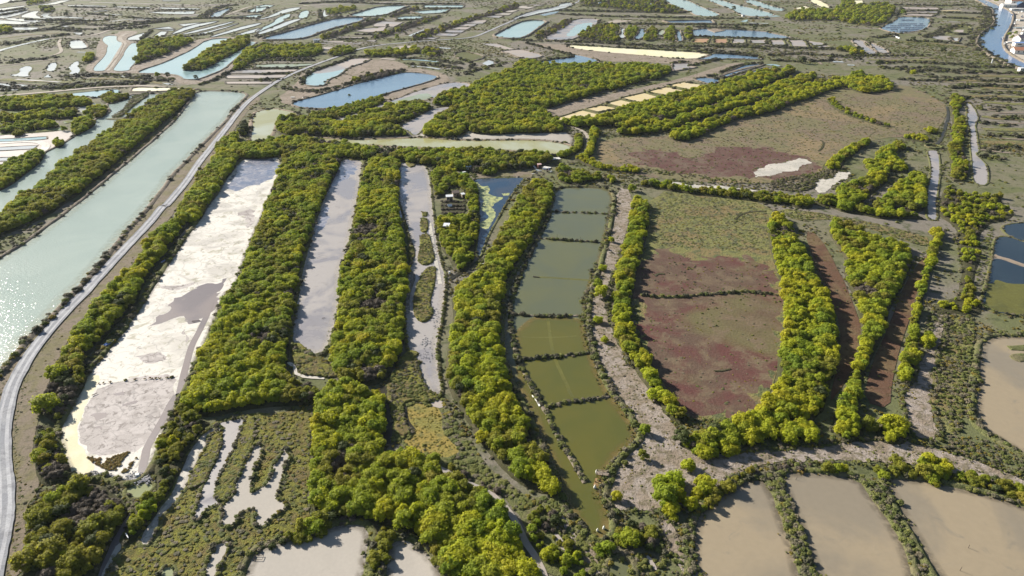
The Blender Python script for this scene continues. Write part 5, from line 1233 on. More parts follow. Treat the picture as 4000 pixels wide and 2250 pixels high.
T('d2: 60,1000 200,860 300,900 360,1010 420,1120 480,1240 560,1340 600,1460 280,1460 200,1300 110,1160', 'mottled scrub at the foot of the long belt', (0.4, 4, 3, 0.8, 2), 0.6, 1.52, base=False, fill=0.8)
T('a0: 1820,690 1870,655 2000,552 2140,480 2300,408 2480,368 2530,400 2460,470 2300,550 2150,630 2050,690 1900,692', 'bush-covered island in the large pale pond', (2, 3, 4, 0.3, 0.6), 1.3, 2.19)
T('a0: 1380,430 1500,395 1700,395 1780,370 1900,390 1960,400 1870,440 1780,480 1650,540 1500,590 1350,640 1330,620 1420,560 1380,500', 'clump between the turquoise ponds and the sandy bank', (1.5, 5, 2, 1, 1.5), 1.3, 2.19)
T('a0: 820,620 850,560 930,530 950,580 880,630', 'bright bush left of the turquoise ponds', (4, 4, 0, 0, 0), 1.1, 2.05)
T('a0: 2330,650 2400,580 2500,490 2640,430 a1: 200,470 500,440 660,470 680,500 600,555 430,568 200,570 50,572 a0: 2540,600 2450,670 2350,700', 'bright bushes left of the far road', (3.5, 4.5, 1, 1, 0.5), 1.25, 2.19)
T('a1: 700,520 850,470 1000,480 1030,500 860,550 740,560', 'olive bushes beside the far road', (1, 4, 3, 1, 1), 1.0, 2.19)
T('a1: 1090,520 1300,500 1480,488 1640,478 1650,520 1500,540 1200,560 1100,548', 'yellow-green row right of the far road', (5, 3, 1, 0, 0), 1.1, 2.05)
T('a0: 240,30 400,0 520,0 350,40 280,48', 'far bright bushes at the upper left', (4, 4, 0, 0, 0), 1.1, 2.74)
T('a0: -40,270 100,275 150,300 60,330 -40,335', 'far bushes at the left edge', (3, 5, 0, 1, 0), 1.1, 2.46)
T('a0: 400,80 520,70 560,100 480,118 400,110', 'far dark bushes among the glinting pans', (1, 4, 0, 3, 1), 1.1, 2.46)
T('a1: 690,90 800,80 1000,65 1000,95 900,115 780,145 700,135', 'far green patch behind the curved pans', (4, 3, 2, 0, 0), 1.0, 2.46)
T('a2: 670,-10 900,5 1100,-10 1500,-10 1600,60 1760,110 1700,130 1400,120 1100,90 800,60 680,30', 'far scrub behind the grey pans', (0.3, 3, 3, 2.5, 3.15), 1.1, 2.87, fill=0.75)
T('a3: 170,130 400,90 700,100 740,40 730,0 850,0 900,60 1100,30 1270,50 1290,100 1230,190 1120,250 900,240 700,200 450,190 200,200', 'far thicket left of the oyster pond', (1.6, 5, 1.5, 1.6, 1.2), 1.15, 2.60)
T('a2: 640,370 800,250 1050,240 1100,270 1050,340 1120,390 1000,410 700,400', 'scrub bank right of the grey pan', (0.8, 4, 3, 1, 3), 0.9, 2.33, fill=0.8)
T('a2: 1130,340 1150,270 1270,265 1270,320 1200,400 1150,395', 'scrub bank between the slit ponds, leftmost', (1.5, 4, 3, 0.5, 1), 1.0, 2.33)
T('a2: 1330,360 1380,275 1480,280 1460,340 1480,400 1300,400', 'scrub bank between the slit ponds, middle', (0.6, 4, 3, 0.5, 2), 1.0, 2.33)
T('a2: 1530,370 1560,270 1650,265 1640,340 1650,410 1540,400', 'scrub bank between the slit ponds, third', (1, 4, 3, 0.5, 2), 1.0, 2.33)
T('a2: 1730,330 1720,290 1830,270 1820,380 1760,410', 'scrub bank between the slit ponds, rightmost', (1, 3, 4, 0.5, 2), 1.0, 2.33)
T('a3: 690,480 800,470 880,480 960,490 980,540 900,530 830,550 820,510 700,500', 'clump by the slanting mud pans', (2, 3, 1, 3, 1), 1.1, 2.05)
# long dark reed banks in the distance (grey twiggy shrubs)
for t, ph in (('a1: 1330,165 1450,110 1600,60 1660,80 1500,130 1350,175', 'dark reed bank behind the turquoise pond'), ('a1: 620,385 800,315 1100,215 1250,172 1310,195 1150,240 950,312 700,392', 'dark reed bank along the long blue pond'),
              ('a1: 1120,375 1300,315 1500,235 1850,152 1880,165 1600,262 1400,325 1250,378', 'dark reed bank in the middle of the pinkish pans'), ('a1: 1500,405 1700,315 1900,255 2100,195 2576,40 2640,30 2640,80 2576,92 2200,195 1900,305 1650,402', 'long dark reed bank beside the row of pans'),
              ('a2: 200,375 400,270 480,215 600,180 600,225 450,310 300,390', 'dark bank between the pale blue pond and the grey pan'), ('a1: 1650,520 1700,460 1840,480 1900,540 1780,570', 'grey-brown shrub bank near the weedy pond'),
              ('a1: 900,830 1100,740 1400,700 1540,680 1430,720 1150,800', 'brown reed rows on the mound')):
    T(t, ph, (0, 0.4, 1.2, 0.8, 6), 0.95, 1.98, base=False)
# ------------------------------------------------------------------ lone bushes one can point at
LONE = [   # photo place of the foot, kind, size, label
    ('a1: 1325,285', 'evergreen', 1.7, 'dark round bush on the pinkish mud pan among reed banks'),
    ('a1: 1420,395', 'tam_green', 1.6, 'green bush at the foot of the dark reed banks by the far road'),
    ('a2: 2245,300', 'evergreen', 2.0, 'dark round tree on the far bank of the long blue pond, left one'),
    ('a2: 2440,305', 'evergreen', 2.1, 'dark round tree on the far bank of the long blue pond, right one'),
    ('a2: 2230,105', 'evergreen', 2.2, 'dark tree standing on the sandy causeway between turquoise basins'),
    ('a2: 2120,165', 'evergreen', 1.0, 'small dark bush at the lower edge of the turquoise basin'),
    ('a2: 2165,165', 'evergreen', 1.0, 'small dark bush beside the causeway end'),
    ('a2: 1540,50', 'evergreen', 1.9, 'dark tree at the left shore of the turquoise basin'),
    ('a0: 1160,80', 'evergreen', 2.0, 'lone dark tree among far glinting pans at the upper left'),
    ('a0: 770,120', 'evergreen', 1.6, 'lone dark bush below the far glinting pans'),
    ('a0: 670,165', 'evergreen', 2.0, 'dark tree at the end of the hooked white pan'),
    ('a0: 625,55', 'evergreen', 1.5, 'dark bush above the far white pans'),
    ('a0: 1975,800', 'evergreen', 1.2, 'small dark bush at the near tip of the large pale pond'),
    ('a0: 1690,780', 'evergreen', 1.4, 'dark bush on the corner of the large pale pond'),
    ('a0: 1590,770', 'tam_green', 1.2, 'green bush on the bank left of the pale pond corner'),
    ('a3: 750,85', 'evergreen', 2.2, 'dark round tree by the far thicket at the top edge'),
    ('a3: 950,65', 'evergreen', 2.0, 'dark tree below the small far yellow pan'),
    ('a3: 1760,530', 'evergreen', 1.8, 'dark lone bush in the olive grass left of the river'),
    ('a3: 1455,415', 'evergreen', 1.6, 'dark bush beside the slanting mud pans, right of them'),
    ('a3: 345,640', 'evergreen', 2.0, 'dark bush above the bright slanting belts'),
    ('a3: 1105,665', 'evergreen', 1.8, 'dark bush in the striped scrub below the mud pans'),
    ('a3: 870,545', 'tam_bright', 1.5, 'bright yellow-green bush beside the slanting mud pans'),
    ('a3: 1450,755', 'tam_bright', 1.3, 'pale yellow bush at the top of the straw field'),
    ('a3: 1360,140', 'tam_green', 1.8, 'grey-green tree beside the oyster pond'),
    ('b1: 2000,160', 'evergreen', 1.4, 'dark rounded tree on the edge of the green thicket'),
    ('b2: 1210,1150', 'tam_green', 1.1, 'rich green bush at the head of the path hedge'),
    ('b1: 940,190', 'scrub_green', 2.0, 'scrubby bush on the reed pond bank'),
    ('d2: 990,565', 'tam_olive', 0.75, 'olive bush alone on the sandy spit'),
    ('d2: 850,605', 'scrub_green', 1.5, 'small dark bush near the water on the sandy spit'),
    ('d2: 1325,640', 'tam_bright', 0.75, 'bright green bush alone in the middle of the sandy ground'),
    ('d2: 790,870', 'tam_bright', 0.6, 'small bright green bush on the pale spit below the jetty'),
    ('d2: 920,315', 'scrub_green', 2.2, 'dark green bush on the corner of the nearest fish pond'),
    ('d2: 1000,370', 'tam_green', 0.7, 'green bush at the widest corner of the nearest fish pond'),
    ('d2: 1450,545', 'tam_bright', 0.9, 'yellow-green bush standing forward of the row below the oval field'),
    ('d2: 1080,110', 'tam_bright', 1.0, 'yellow-green bush at the near end of the path hedge'),
    ('d2: 1610,545', 'tam_bright', 0.5, 'tiny green bush on the path edge below the oval field'),
    ('c2: 665,690', 'tam_bright', 1.15, 'round bright bush on the sandy path beside the fish ponds'),
    ('c2: 650,620', 'tam_green', 0.8, 'smaller bush touching the round bright one on the sandy path'),
    ('c2: 650,890', 'tam_bright', 0.7, 'loose light green bush on the sandy path'),
    ('c2: 700,1035', 'tam_bright', 0.55, 'little light green bush with a long shadow on the sandy path'),
    ('c2: 685,495', 'tam_bright', 0.7, 'low yellow bush at the edge of the upper sandy path'),
    ('c2: 750,280', 'tam_bright', 0.6, 'low bush at the upper edge of the sandy path'),
    ('c2: 690,1310', 'scrub_green', 2.0, 'dark green shore bush beside the fifth fish pond'),
    ('c2: 665,1240', 'scrub_green', 1.7, 'second dark shore bush beside the fifth fish pond'),
    ('c2: 620,1060', 'scrub_green', 1.8, 'shore bush beside the crossed fish pond'),
    ('d1: 1120,1090', 'tam_green', 1.15, 'rounded light green tree above the narrow pale pan'),
    ('d1: 1710,440', 'tam_bright', 0.8, 'single yellow tamarisk on the edge of the long belt'),
    ('d2: 290,810', 'tam_bright', 0.9, 'round yellow-green bush at the bottom tip of the long belt'),
    ('d3: 760,340', 'tam_olive', 0.85, 'orange-brown autumn bush at the path corner'),
    ('d3: 930,330', 'tam_bright', 1.2, 'broad bright bush at the path corner'),
    ('d0: 370,660', 'tam_green', 0.55, 'fresh green sapling in the grey scrub by the road'),
    ('d0: 1310,470', 'tam_bright', 0.8, 'bright yellow bush in the dark scrub belt'),
    ('d0: 1420,170', 'tam_bright', 0.95, 'golden bush on the lower left corner of the belt right of the white mudflat'),
    ('d0: 370,200', 'tam_green', 1.35, 'rounded green tree beside the road bend'),
    ('c0: 450,1330', 'tam_green', 1.4, 'green tree with yellow skirts beside the road hedge end'),
    ('c0: 950,740', 'evergreen', 1.25, 'dark grey-green bush in the road hedge above the puddle'),
    ('c1: 1010,190', 'evergreen', 1.1, 'dark evergreen in the belt between the lavender mudflats'),
    ('c1: 935,520', 'tam_bright', 0.95, 'ball-shaped pale bush in the belt between the lavender mudflats'),
    ('c1: 1540,400', 'tam_bright', 1.1, 'bright rounded tamarisk at the end of the hut gardens'),
    ('b0: 2010,930', 'scrub_green', 1.8, 'small shrub on the verge of the road'),
    ('b0: 1130,170', 'evergreen', 0.9, 'small dark tree in the pale channel at the upper left'),
    ('b0: 650,545', 'tam_green', 1.0, 'green bush beside the brown bare ground'),
]

TONE = {'tam_bright': 'bright yellow-green tamarisk', 'tam_green': 'mid green tamarisk', 'tam_olive': 'olive brown-tinged tamarisk',
        'evergreen': 'dark evergreen bush', 'bare': 'grey leafless shrub', 'scrub_green': 'dark green bush', 'scrub_grey': 'grey bush'}
NAME = {'tam_bright': 'tamarisk_bush', 'tam_green': 'tamarisk_bush', 'tam_olive': 'tamarisk_bush', 'evergreen': 'evergreen_bush', 'bare': 'leafless_shrub', 'scrub_green': 'round_shrub', 'scrub_grey': 'round_shrub'}
CAT = {'tamarisk_bush': 'tamarisk', 'evergreen_bush': 'evergreen bush', 'leafless_shrub': 'shrub', 'round_shrub': 'bush'}

def place_bush(k, x, y, z, s, label, group, trunk=True, hz=1.0):
    root = empty(NAME[k], (x, y, z), random.uniform(0, 6.28), label, CAT[NAME[k]], group)
    root.scale = (s, s, s * hz)
    c = bpy.data.objects.new("crown", random.choice(KINDS[k]))
    C.objects.link(c); c.parent = root
    if trunk:
        t = bpy.data.objects.new("trunk", random.choice(TRUNKS))
        C.objects.link(t); t.parent = root
        if k in ('scrub_green', 'scrub_grey'):
            t.scale = (0.25, 0.25, 0.2)
        elif k == 'bare':
            t.scale = (1, 1, 0.65)
    return root

for t, k, s, label in LONE:
    (x, y) = unproj(*pts(t)[0])
    d = math.hypot(x, y)
    z = 0.05
    place_bush(k, x, y, z, s, label, None, trunk=d < 700)

# the nearest 300 of a kind are bushes of their own, the rest of the kind is one thicket
def inst_cloud(name, P, S, R, I, meshes, label, cat):
    """one object: a cloud of points, each growing one of the given shrubs"""
    me = bpy.data.meshes.new(name)
    me.vertices.add(len(P))
    me.vertices.foreach_set("co", np.asarray(P, np.float32).ravel())
    a = me.attributes.new("scl", 'FLOAT_VECTOR', 'POINT'); a.data.foreach_set("vector", np.asarray(S, np.float32).ravel())
    a = me.attributes.new("rot", 'FLOAT_VECTOR', 'POINT'); a.data.foreach_set("vector", np.asarray(R, np.float32).ravel())
    a = me.attributes.new("idx", 'INT', 'POINT'); a.data.foreach_set("value", np.asarray(I, np.int32))
    o = bpy.data.objects.new(name, me)
    C.objects.link(o)
    g = bpy.data.node_groups.new(name + "_grow", 'GeometryNodeTree')
    g.interface.new_socket("Geometry", in_out='INPUT', socket_type='NodeSocketGeometry')
    g.interface.new_socket("Geometry", in_out='OUTPUT', socket_type='NodeSocketGeometry')
    n = g.nodes
    gi, go = n.new("NodeGroupInput"), n.new("NodeGroupOutput")
    iop = n.new("GeometryNodeInstanceOnPoints")
    iop.inputs["Pick Instance"].default_value = True
    def attr(nm, ty):
        x = n.new("GeometryNodeInputNamedAttribute")
        x.data_type = ty
        x.inputs["Name"].default_value = nm
        return x.outputs[0]
    cat_in = n.new("GeometryNodeGeometryToInstance")
    for m in reversed(meshes):
        oi = n.new("GeometryNodeObjectInfo")
        oi.inputs["Object"].default_value = proto(m)
        oi.transform_space = 'ORIGINAL'
        g.links.new(oi.outputs["Geometry"], cat_in.inputs[0])
    g.links.new(gi.outputs[0], iop.inputs["Points"])
    g.links.new(cat_in.outputs[0], iop.inputs["Instance"])
    g.links.new(attr("idx", 'INT'), iop.inputs["Instance Index"])
    e2r = n.new("FunctionNodeEulerToRotation")
    g.links.new(attr("rot", 'FLOAT_VECTOR'), e2r.inputs[0])
    g.links.new(e2r.outputs[0], iop.inputs["Rotation"])
    g.links.new(attr("scl", 'FLOAT_VECTOR'), iop.inputs["Scale"])
    g.links.new(iop.outputs[0], go.inputs[0])
    md = o.modifiers.new("grow", 'NODES')
    md.node_group = g
    return tag(o, label, cat, None, 'stuff')

_proto = {}
def proto(me):
    """the mesh as an object that is not itself part of the scene"""
    if me.name not in _proto:
        _proto[me.name] = bpy.data.objects.new(me.name + "_source", me)
    return _proto[me.name]

BOX = {}
for t in TREES:
    px, py = proj(t[0], t[1], 1.5)
    b_ = BOX.setdefault(t[4], [1e9, -1e9, 1e9, -1e9])
    px, py = min(4000, max(0, px)), min(2250, max(0, py))
    b_[0], b_[1], b_[2], b_[3] = min(b_[0], px), max(b_[1], px), min(b_[2], py), max(b_[3], py)

def near_label(px, py, k, s, phrase):
    x0, x1, y0, y1 = BOX[phrase]
    def third(v, a, b, words):
        if b - a < 60: return None
        return words[min(len(words) - 1, int((v - a) / (b - a + 1e-6) * len(words)))]
    vy = third(py, y0, y1, ("far", "upper", "middle", "lower", "near") if y1 - y0 > 400 else ("far", "middle", "near"))
    vx = third(px, x0, x1, ("far left", "left", "centre", "right", "far right") if x1 - x0 > 500 else ("left", "centre", "right"))
    size = 'tall' if s > 0.9 else ('tallish' if s > 0.72 else ('middling' if s > 0.58 else ('low' if s > 0.46 else 'very low')))
    place = " ".join(w for w in (vy, vx) if w)
    txt = "%s %s in the %s" % (size, TONE[k], phrase)
    if place:
        txt += ", " + place
    w = txt.split()
    if len(w) > 16:
        txt = "%s %s, %s, %s" % (size, TONE[k], place, phrase)
        w = txt.split()
    return " ".join(w[:16]), phrase

fam = {}
for t in TREES:
    px, py = proj(t[0], t[1], 1.5)
    if not (-250 < px < 4250 and -60 < py < 2420):
        continue
    fam.setdefault(NAME[t[3]], []).append((t, px, py))
for nm, lst in fam.items():
    def size_key(e):
        t, px, py = e
        inside = 0 <= px <= 4000 and 0 <= py <= 2250
        return (0 if inside else 1, math.hypot(t[0], t[1]) / t[2])
    lst.sort(key=size_key)
    limit = {'tamarisk_bush': 290, 'evergreen_bush': 250, 'leafless_shrub': 290}[nm]
    nl = sum(1 for _, k, _, _ in LONE if NAME[k] == nm)
    limit -= nl
    for (t, px, py) in lst[:limit]:
        x, y, s, k, ph, z0 = t
        label, g = near_label(px, py, k, s, ph)
        place_bush(k, x, y, z0 - 0.1, s, label, TONE[k].replace("bush", "bushe") + "s of the " + ph)
    rest = lst[limit:]
    if rest:
        ks = sorted(set(e[0][3] for e in rest))
        meshes, first = [], {}
        for k in ks:
            first[k] = len(meshes); meshes += KINDS[k]
        P = [(e[0][0], e[0][1], e[0][5] - 0.1) for e in rest]
        S = [(e[0][2],) * 3 for e in rest]
        R = [(0, 0, random.uniform(0, 6.28)) for e in rest]
        I = [first[e[0][3]] + random.randrange(len(KINDS[e[0][3]])) for e in rest]
        inst_cloud({'tamarisk_bush': 'tamarisk_thicket', 'evergreen_bush': 'evergreen_growth', 'leafless_shrub': 'leafless_growth'}[nm], P, S, R, I, meshes,
                   {'tamarisk_bush': 'mass of more distant yellow-green and olive tamarisks along the dikes', 'evergreen_bush': 'dark evergreen bushes scattered through the more distant belts',
                    'leafless_shrub': 'grey leafless twiggy shrubs massed on the more distant dark banks'}[nm], 'thicket')

# ------------------------------------------------------------------ scrub: nobody could count it
def occ_at(x, y):
    px, py = proj(x, y, 0.0)
    u = np.clip((px / SX).astype(int), 0, LW - 1)
    v = np.clip((py / SX).astype(int), 0, LH - 1)
    return occ[v, u], px, py

def nz(x, y, f, z=0.0):
    return np.array([mnoise.noise(Vector((a * f, b * f, z))) for a, b in zip(x, y)])

def scatter(n, y0, y1):
    """even random points of the ground between two distances"""
    t = rng.random(n)
    y = np.sqrt(y0 * y0 + t * (y1 * y1 - y0 * y0))
    x = (rng.random(n) * 2 - 1) * (0.84 * y + 25)
    return x, y

SP = {'scrub_green': [], 'scrub_dark': [], 'scrub_grey': [], 'scrub_gold': []}
def add_scrub(k, x, y, s, z=0.0, hz=1.0):
    SP[k].append((x, y, z, s, hz))

for y0, y1, n, smin, smax in ((62, 130, 52000, 0.32, 1.0), (130, 220, 56000, 0.45, 1.15), (220, 420, 60000, 0.6, 1.6), (420, 800, 44000, 1.1, 2.6), (800, 1500, 26000, 1.8, 3.8)):
    x, y = scatter(n, y0, y1)
    o, px, py = occ_at(x, y)
    keep = (py < 2330) & (px > -130) & (px < 4130) & (o != 1) & (o != 3)
    x, y, o = x[keep], y[keep], o[keep]
    d1 = nz(x, y, 0.035 * 150 / (y0 + 60)) + 0.6 * nz(x, y, 0.12 * 150 / (y0 + 60), 5.0)
    d2 = nz(x, y, 0.02, 8.0)
    pr = np.clip((d1 + 0.12) * 2.6, 0.03, 1.0)
    pr = np.where((o == 2) | (o == 4), pr * 0.10, pr)
    ok = rng.random(len(x)) < pr
    for a, b, c, q, oo in zip(x[ok], y[ok], d2[ok], rng.random(ok.sum()), o[ok]):
        s = smin + (smax - smin) * rng.random() ** 2.4
        v = c + (q - 0.5) * 0.8
        k = 'scrub_green' if v > 0.05 else ('scrub_grey' if v > -0.28 else 'scrub_gold')
        add_scrub(k, a, b, s * (0.75 if oo == 2 else 1), 0.0, 0.8 if y0 < 220 else (0.7 if y0 < 420 else 0.6))

# tussocks of the salt marsh, the reed slopes and the marsh islands
def tussocks(text, dens, smin, smax, mix, z=0.1, hz=0.8, zc=0.0, gold=False):
    poly = wpoly(text, zc, 1)
    xs = np.array([v.x for v in poly]); ys = np.array([v.y for v in poly])
    a = abs(sum(poly[i - 1].x * poly[i].y - poly[i].x * poly[i - 1].y for i in range(len(poly)))) / 2
    n = int(dens * (xs.max() - xs.min()) * (ys.max() - ys.min()))
    x = rng.uniform(xs.min(), xs.max(), n); y = rng.uniform(ys.min(), ys.max(), n)
    o, px, py = occ_at(x, y)
    ok = pip(x, y, poly) & ((o == 4) if gold else (o != 4)) & (o != 1) & (o != 3) & (py < 2330)
    x, y = x[ok], y[ok]
    c = nz(x, y, 0.11, 3.0)
    keys = ['scrub_green', 'scrub_grey', 'scrub_gold']
    cum = np.cumsum(np.array(mix, float) / sum(mix))
    for i in range(len(x)):
        q = min(0.999, max(0, 0.5 + 0.7 * c[i] + rng.normal() * 0.2))
        add_scrub(keys[int(np.searchsorted(cum, q))], x[i], y[i], rng.uniform(smin, smax), z, hz)
tussocks('d0: 1930,220 1850,230 1600,280 1440,430 1340,640 1200,850 1050,1100 930,1250 830,1400 760,1500 1900,1500 1980,1290 2100,1200 2300,1130 2430,1060 2300,950 2340,700 2330,400 2380,240 2340,180 2100,220', 1.25, 0.3, 0.95, (4, 1.6, 4), 0.12, 0.36)
tussocks('d1: 1420,100 1500,300 1650,480 1760,640 1932,760 d2: 100,850 300,860 380,980 480,1130 600,1200 640,1300 700,1449 200,1449 180,1250 60,1000 0,930 d1: 1850,830 1700,790 1450,640 1200,520 1060,430 980,480 990,200 980,20 1100,-80 1250,-40 1380,70', 1.7, 0.4, 1.3, (6, 1.6, 2.4), 0.1, 0.42)
tussocks('d1: 1140,130 1300,160 1400,190 1400,330 1450,420 1560,520 1400,560 1250,520 1090,440 1200,380 1180,330 1130,290', 1.2, 0.3, 0.6, (0.3, 0.3, 5), 0.1, 0.4, gold=True)
tussocks('c1: 1230,50 1310,60 1340,330 1365,570 1312,760 1352,800 1312,882 1232,892 1180,822 1190,650 1240,320', 2.2, 0.35, 0.8, (3, 1.5, 2.2), 0.45, 0.6)
tussocks('c1: 1110,1200 1200,1165 1270,1185 1215,1225 1250,1310 1400,1460 d1: 1390,100 1290,155 1150,120 1110,200 1190,370 1100,415 980,60 1090,-200', 2.2, 0.4, 0.9, (4, 2.5, 1), 0.4, 0.7)
tussocks('c1: 460,1150 510,1150 560,1210 640,1280 600,1310 420,1295 320,1270 340,1230 280,1050 380,1090 445,1130', 2.2, 0.4, 0.9, (4, 2, 2), 0.3, 0.7)
tussocks('b0: 1520,182 1440,175 1350,190 1300,240 1270,290 1170,375 1100,415 1190,422 1260,372 1330,312 1420,242', 0.9, 0.8, 1.5, (3, 4, 0.5), 0.6, 0.7)
tussocks('d3: 1260,0 1350,-420 1420,-640 1550,-680 1560,-300 1500,0 1450,200 1480,370 1380,380 1300,200', 1.6, 0.5, 1.2, (5, 3, 1), 0.05, 0.8)
tussocks('c3: 1200,250 1330,150 1420,300 1450,560 1420,700 1300,780 1200,820 1180,900 1260,960 1350,820 1540,850 1560,780 1480,500 1560,200', 0.5, 0.7, 1.6, (5, 3, 2), 0.05, 0.8)
tussocks('q: 480,420 420,540 430,650 400,760 340,960 300,1100 260,1000 300,820 320,640 400,480', 0.6, 0.6, 1.2, (6, 2, 0), 0.05, 0.4)
tussocks('F: 1640,480 1800,490 1940,520 1950,640 1850,630 1700,620 1630,620', 0.9, 0.4, 0.9, (3, 3, 2), 0.0, 0.5)
tussocks('F: 1612,640 1900,640 1960,690 1972,760 1950,850 1952,950 1900,1035 1770,1058 1695,1030 1645,945 1612,860', 0.10, 0.4, 0.8, (2, 3, 3), 0.0, 0.5)
tussocks('F: 1690,1030 1780,1060 1900,1040 1960,950 1980,850 2000,900 1960,1030 1880,1080 1760,1090', 1.6, 0.5, 1.1, (5, 2, 1), 0.0, 0.7)
tussocks('F: 1500,345 1700,345 1850,290 2050,235 2375,255 2385,290 2340,345 2080,400 2060,455 1550,432', 0.16, 0.5, 1.1, (2, 3, 3), 0.0, 0.5)
tussocks('F: 1940,520 2100,540 2330,590 2340,625 2290,610 2140,560 2085,550 2010,560', 1.0, 0.5, 1.1, (4, 4, 1), 0.0, 0.6)
tussocks('b2: 0,890 600,840 900,930 1300,960 1700,1010 2100,1060 2576,1100 2576,1060 2200,1030 1800,980 1400,920 1000,900', 0.5, 0.6, 1.3, (5, 4, 1), 0.0, 0.8)
tussocks('b3: 0,1060 200,1010 500,960 700,930 780,900 780,970 600,1040 430,1130 300,1160 0,1120', 0.8, 0.8, 1.6, (3, 5, 0), 0.0, 0.9)
tussocks('d0: 640,540 720,570 850,550 940,510 1050,510 1030,570 960,680 850,660 720,610', 0.001, 0.3, 0.5, (0, 0, 1))
for t in ('F: 2040,580 2150,720 2160,850 2090,1010',):
    pass
tussocks('d3: -20,640 60,660 230,980 330,1200 430,1480 250,1480 130,1200 40,930 -60,700', 1.8, 0.5, 1.3, (5, 3, 1.5), 0.35, 0.7)
tussocks('d3: 690,690 830,720 950,950 1100,1180 1230,1480 1080,1480 1000,1300 850,1000 720,760', 1.8, 0.5, 1.3, (5, 3, 1.5), 0.35, 0.7)
tussocks('d2: 1080,1000 1300,1050 1340,1200 1360,1300 1500,1449 800,1449 900,1280 1050,1250 1100,1150', 1.0, 0.5, 1.2, (5, 3, 1), 0.05, 0.7)
tussocks('d2: 1260,1100 1340,1020 1370,1200 1400,1449 1330,1449 1300,1250', 1.6, 0.6, 1.3, (5, 3, 1), 0.3, 0.8)
tussocks('d0: 1560,470 1600,375 1690,370 1680,440 1640,560 1600,660 1530,780 1400,800 1390,770 1480,620', 2.2, 0.4, 0.9, (4, 2, 3), 0.38, 0.4)
tussocks('d0: 1870,240 1932,260 1920,470 1890,560 1830,630 1820,680 1770,770 1750,840 1690,885 1640,880 1605,850 1660,700 1760,520 1810,380', 2.2, 0.4, 0.9, (4, 2, 3), 0.38, 0.4)
tussocks('F: 1545,470 1592,480 1582,540 1565,620 1540,690 1512,760 1530,800 1548,860 1580,910 1630,960 1670,1040 1730,1110 1900,1140 2100,1118 2250,1110 2400,1140 2640,1240 2640,1275 2400,1190 2100,1150 1950,1160 1850,1190 1740,1300 1620,1290 1515,1240 1545,1170 1620,1110 1560,1010 1490,880 1480,740 1500,680', 0.35, 0.2, 0.55, (4, 2, 3), 0.03, 0.7)
for sgn in (-1, 1):
    for v in offset(road, sgn * 2.3, False):
        if v.length < 420:
            for _ in range(3):
                add_scrub('scrub_gold' if rng.random() < 0.4 else ('scrub_green' if rng.random() < 0.6 else 'scrub_grey'), v.x + rng.normal() * 0.45, v.y + rng.normal() * 0.6, rng.uniform(0.2, 0.5), 0.05, 0.5)
# scrub rows of the striped marsh at the right
for row in ('a3: 2155,70 2225,130 2215,180 2235,250 2105,345 2070,420 2080,470', 'a3: 2105,460 2195,532 2285,592 2375,634 2465,690', 's: 740,420 1000,440 1300,440 1610,470', 's: 900,360 1200,370 1610,380', 's: 660,300 1000,270 1300,290 1610,300', 's: 1000,210 1300,210 1610,220', 's: 380,150 700,180 1000,170', 's: 100,90 400,80 600,100 900,100 1200,120 1610,125', 's: 0,50 300,50 600,60',
            's: 1100,580 1250,560 1400,530', 's: 1080,740 1300,770 1500,770', 's: 1100,900 1300,880 1610,900', 's: 1060,1060 1300,1040 1610,1080', 's: 1100,1180 1250,1200 1400,1200', 's: 1200,650 1400,680 1610,660', 's: 900,40 1200,30 1500,50',
            'a3: 100,480 400,500 800,490', 'a3: 0,560 300,540 600,560 900,590', 'a3: 1100,380 1270,352', 'a3: 1570,372 1700,345 1860,262', 'a3: 1050,560 1300,560 1500,550', 'a3: 1070,640 1400,620 1800,650 2100,640', 'a3: 1100,690 1500,690 1900,720', 'a2: 480,140 900,165 1400,175 2000,185 2576,190', 'a2: 480,105 900,112 1400,120 1780,120', 'a2: 1200,245 1700,245 2100,250 2576,260',
            'a2: 2050,460 2300,470 2576,480', 'a2: 1300,470 1700,480 2030,520 2500,560', 'a2: 0,400 500,420 900,430 1300,450', 'a0: 0,350 300,320 600,290 800,320', 'a0: 400,230 700,230 1000,265 1400,230 1800,190 2300,180 2576,185', 'a0: 900,300 1200,300 1500,265', 'a0: 0,460 200,420 400,380 700,350', 'a0: 0,640 300,600 610,575', 'a0: 650,770 1000,750 1500,790 1700,810', 'a0: 0,880 500,870 900,850 1200,840', 'a0: 1640,360 1900,370 2100,345',
            'a0: 2050,170 2150,100 2250,60 2420,50', 'a0: 0,260 300,262 400,260', 'a1: 20,380 300,310 600,225 850,165', 'a1: 0,570 300,590 600,600', 'a1: 950,580 1300,560 1500,590 1800,600 2060,640', 'a1: 1540,640 1800,660 2080,690', 'a1: 2080,760 2250,690 2500,640', 'b1: 230,100 400,130 650,160 850,100 1200,0', 'b0: 0,130 500,110 900,75 1200,80 1500,60', 'a1: 450,40 900,15 1400,5', 'a1: 680,15 1200,40 1600,45 2050,40'):
    p = wpoly(row, 0.0, 1, 2.0, closed=False)
    p2 = []
    for i in range(len(p) - 1):
        L = (p[i + 1] - p[i]).length
        for _ in range(max(1, int(L / 0.62))):
            if rng.random() < 0.8:
                q = p[i].lerp(p[i + 1], rng.random())
                w = 1.5 + 0.002 * q.length
                add_scrub('scrub_green' if rng.random() < 0.25 else ('scrub_grey' if rng.random() < 0.25 else 'scrub_dark'), q.x + rng.normal() * w, q.y + rng.normal() * w, (0.9 + 2.4 * rng.random() ** 1.5) * (1 + q.length / 1800), 0.1, 0.9 if q.length < 420 else 0.62)
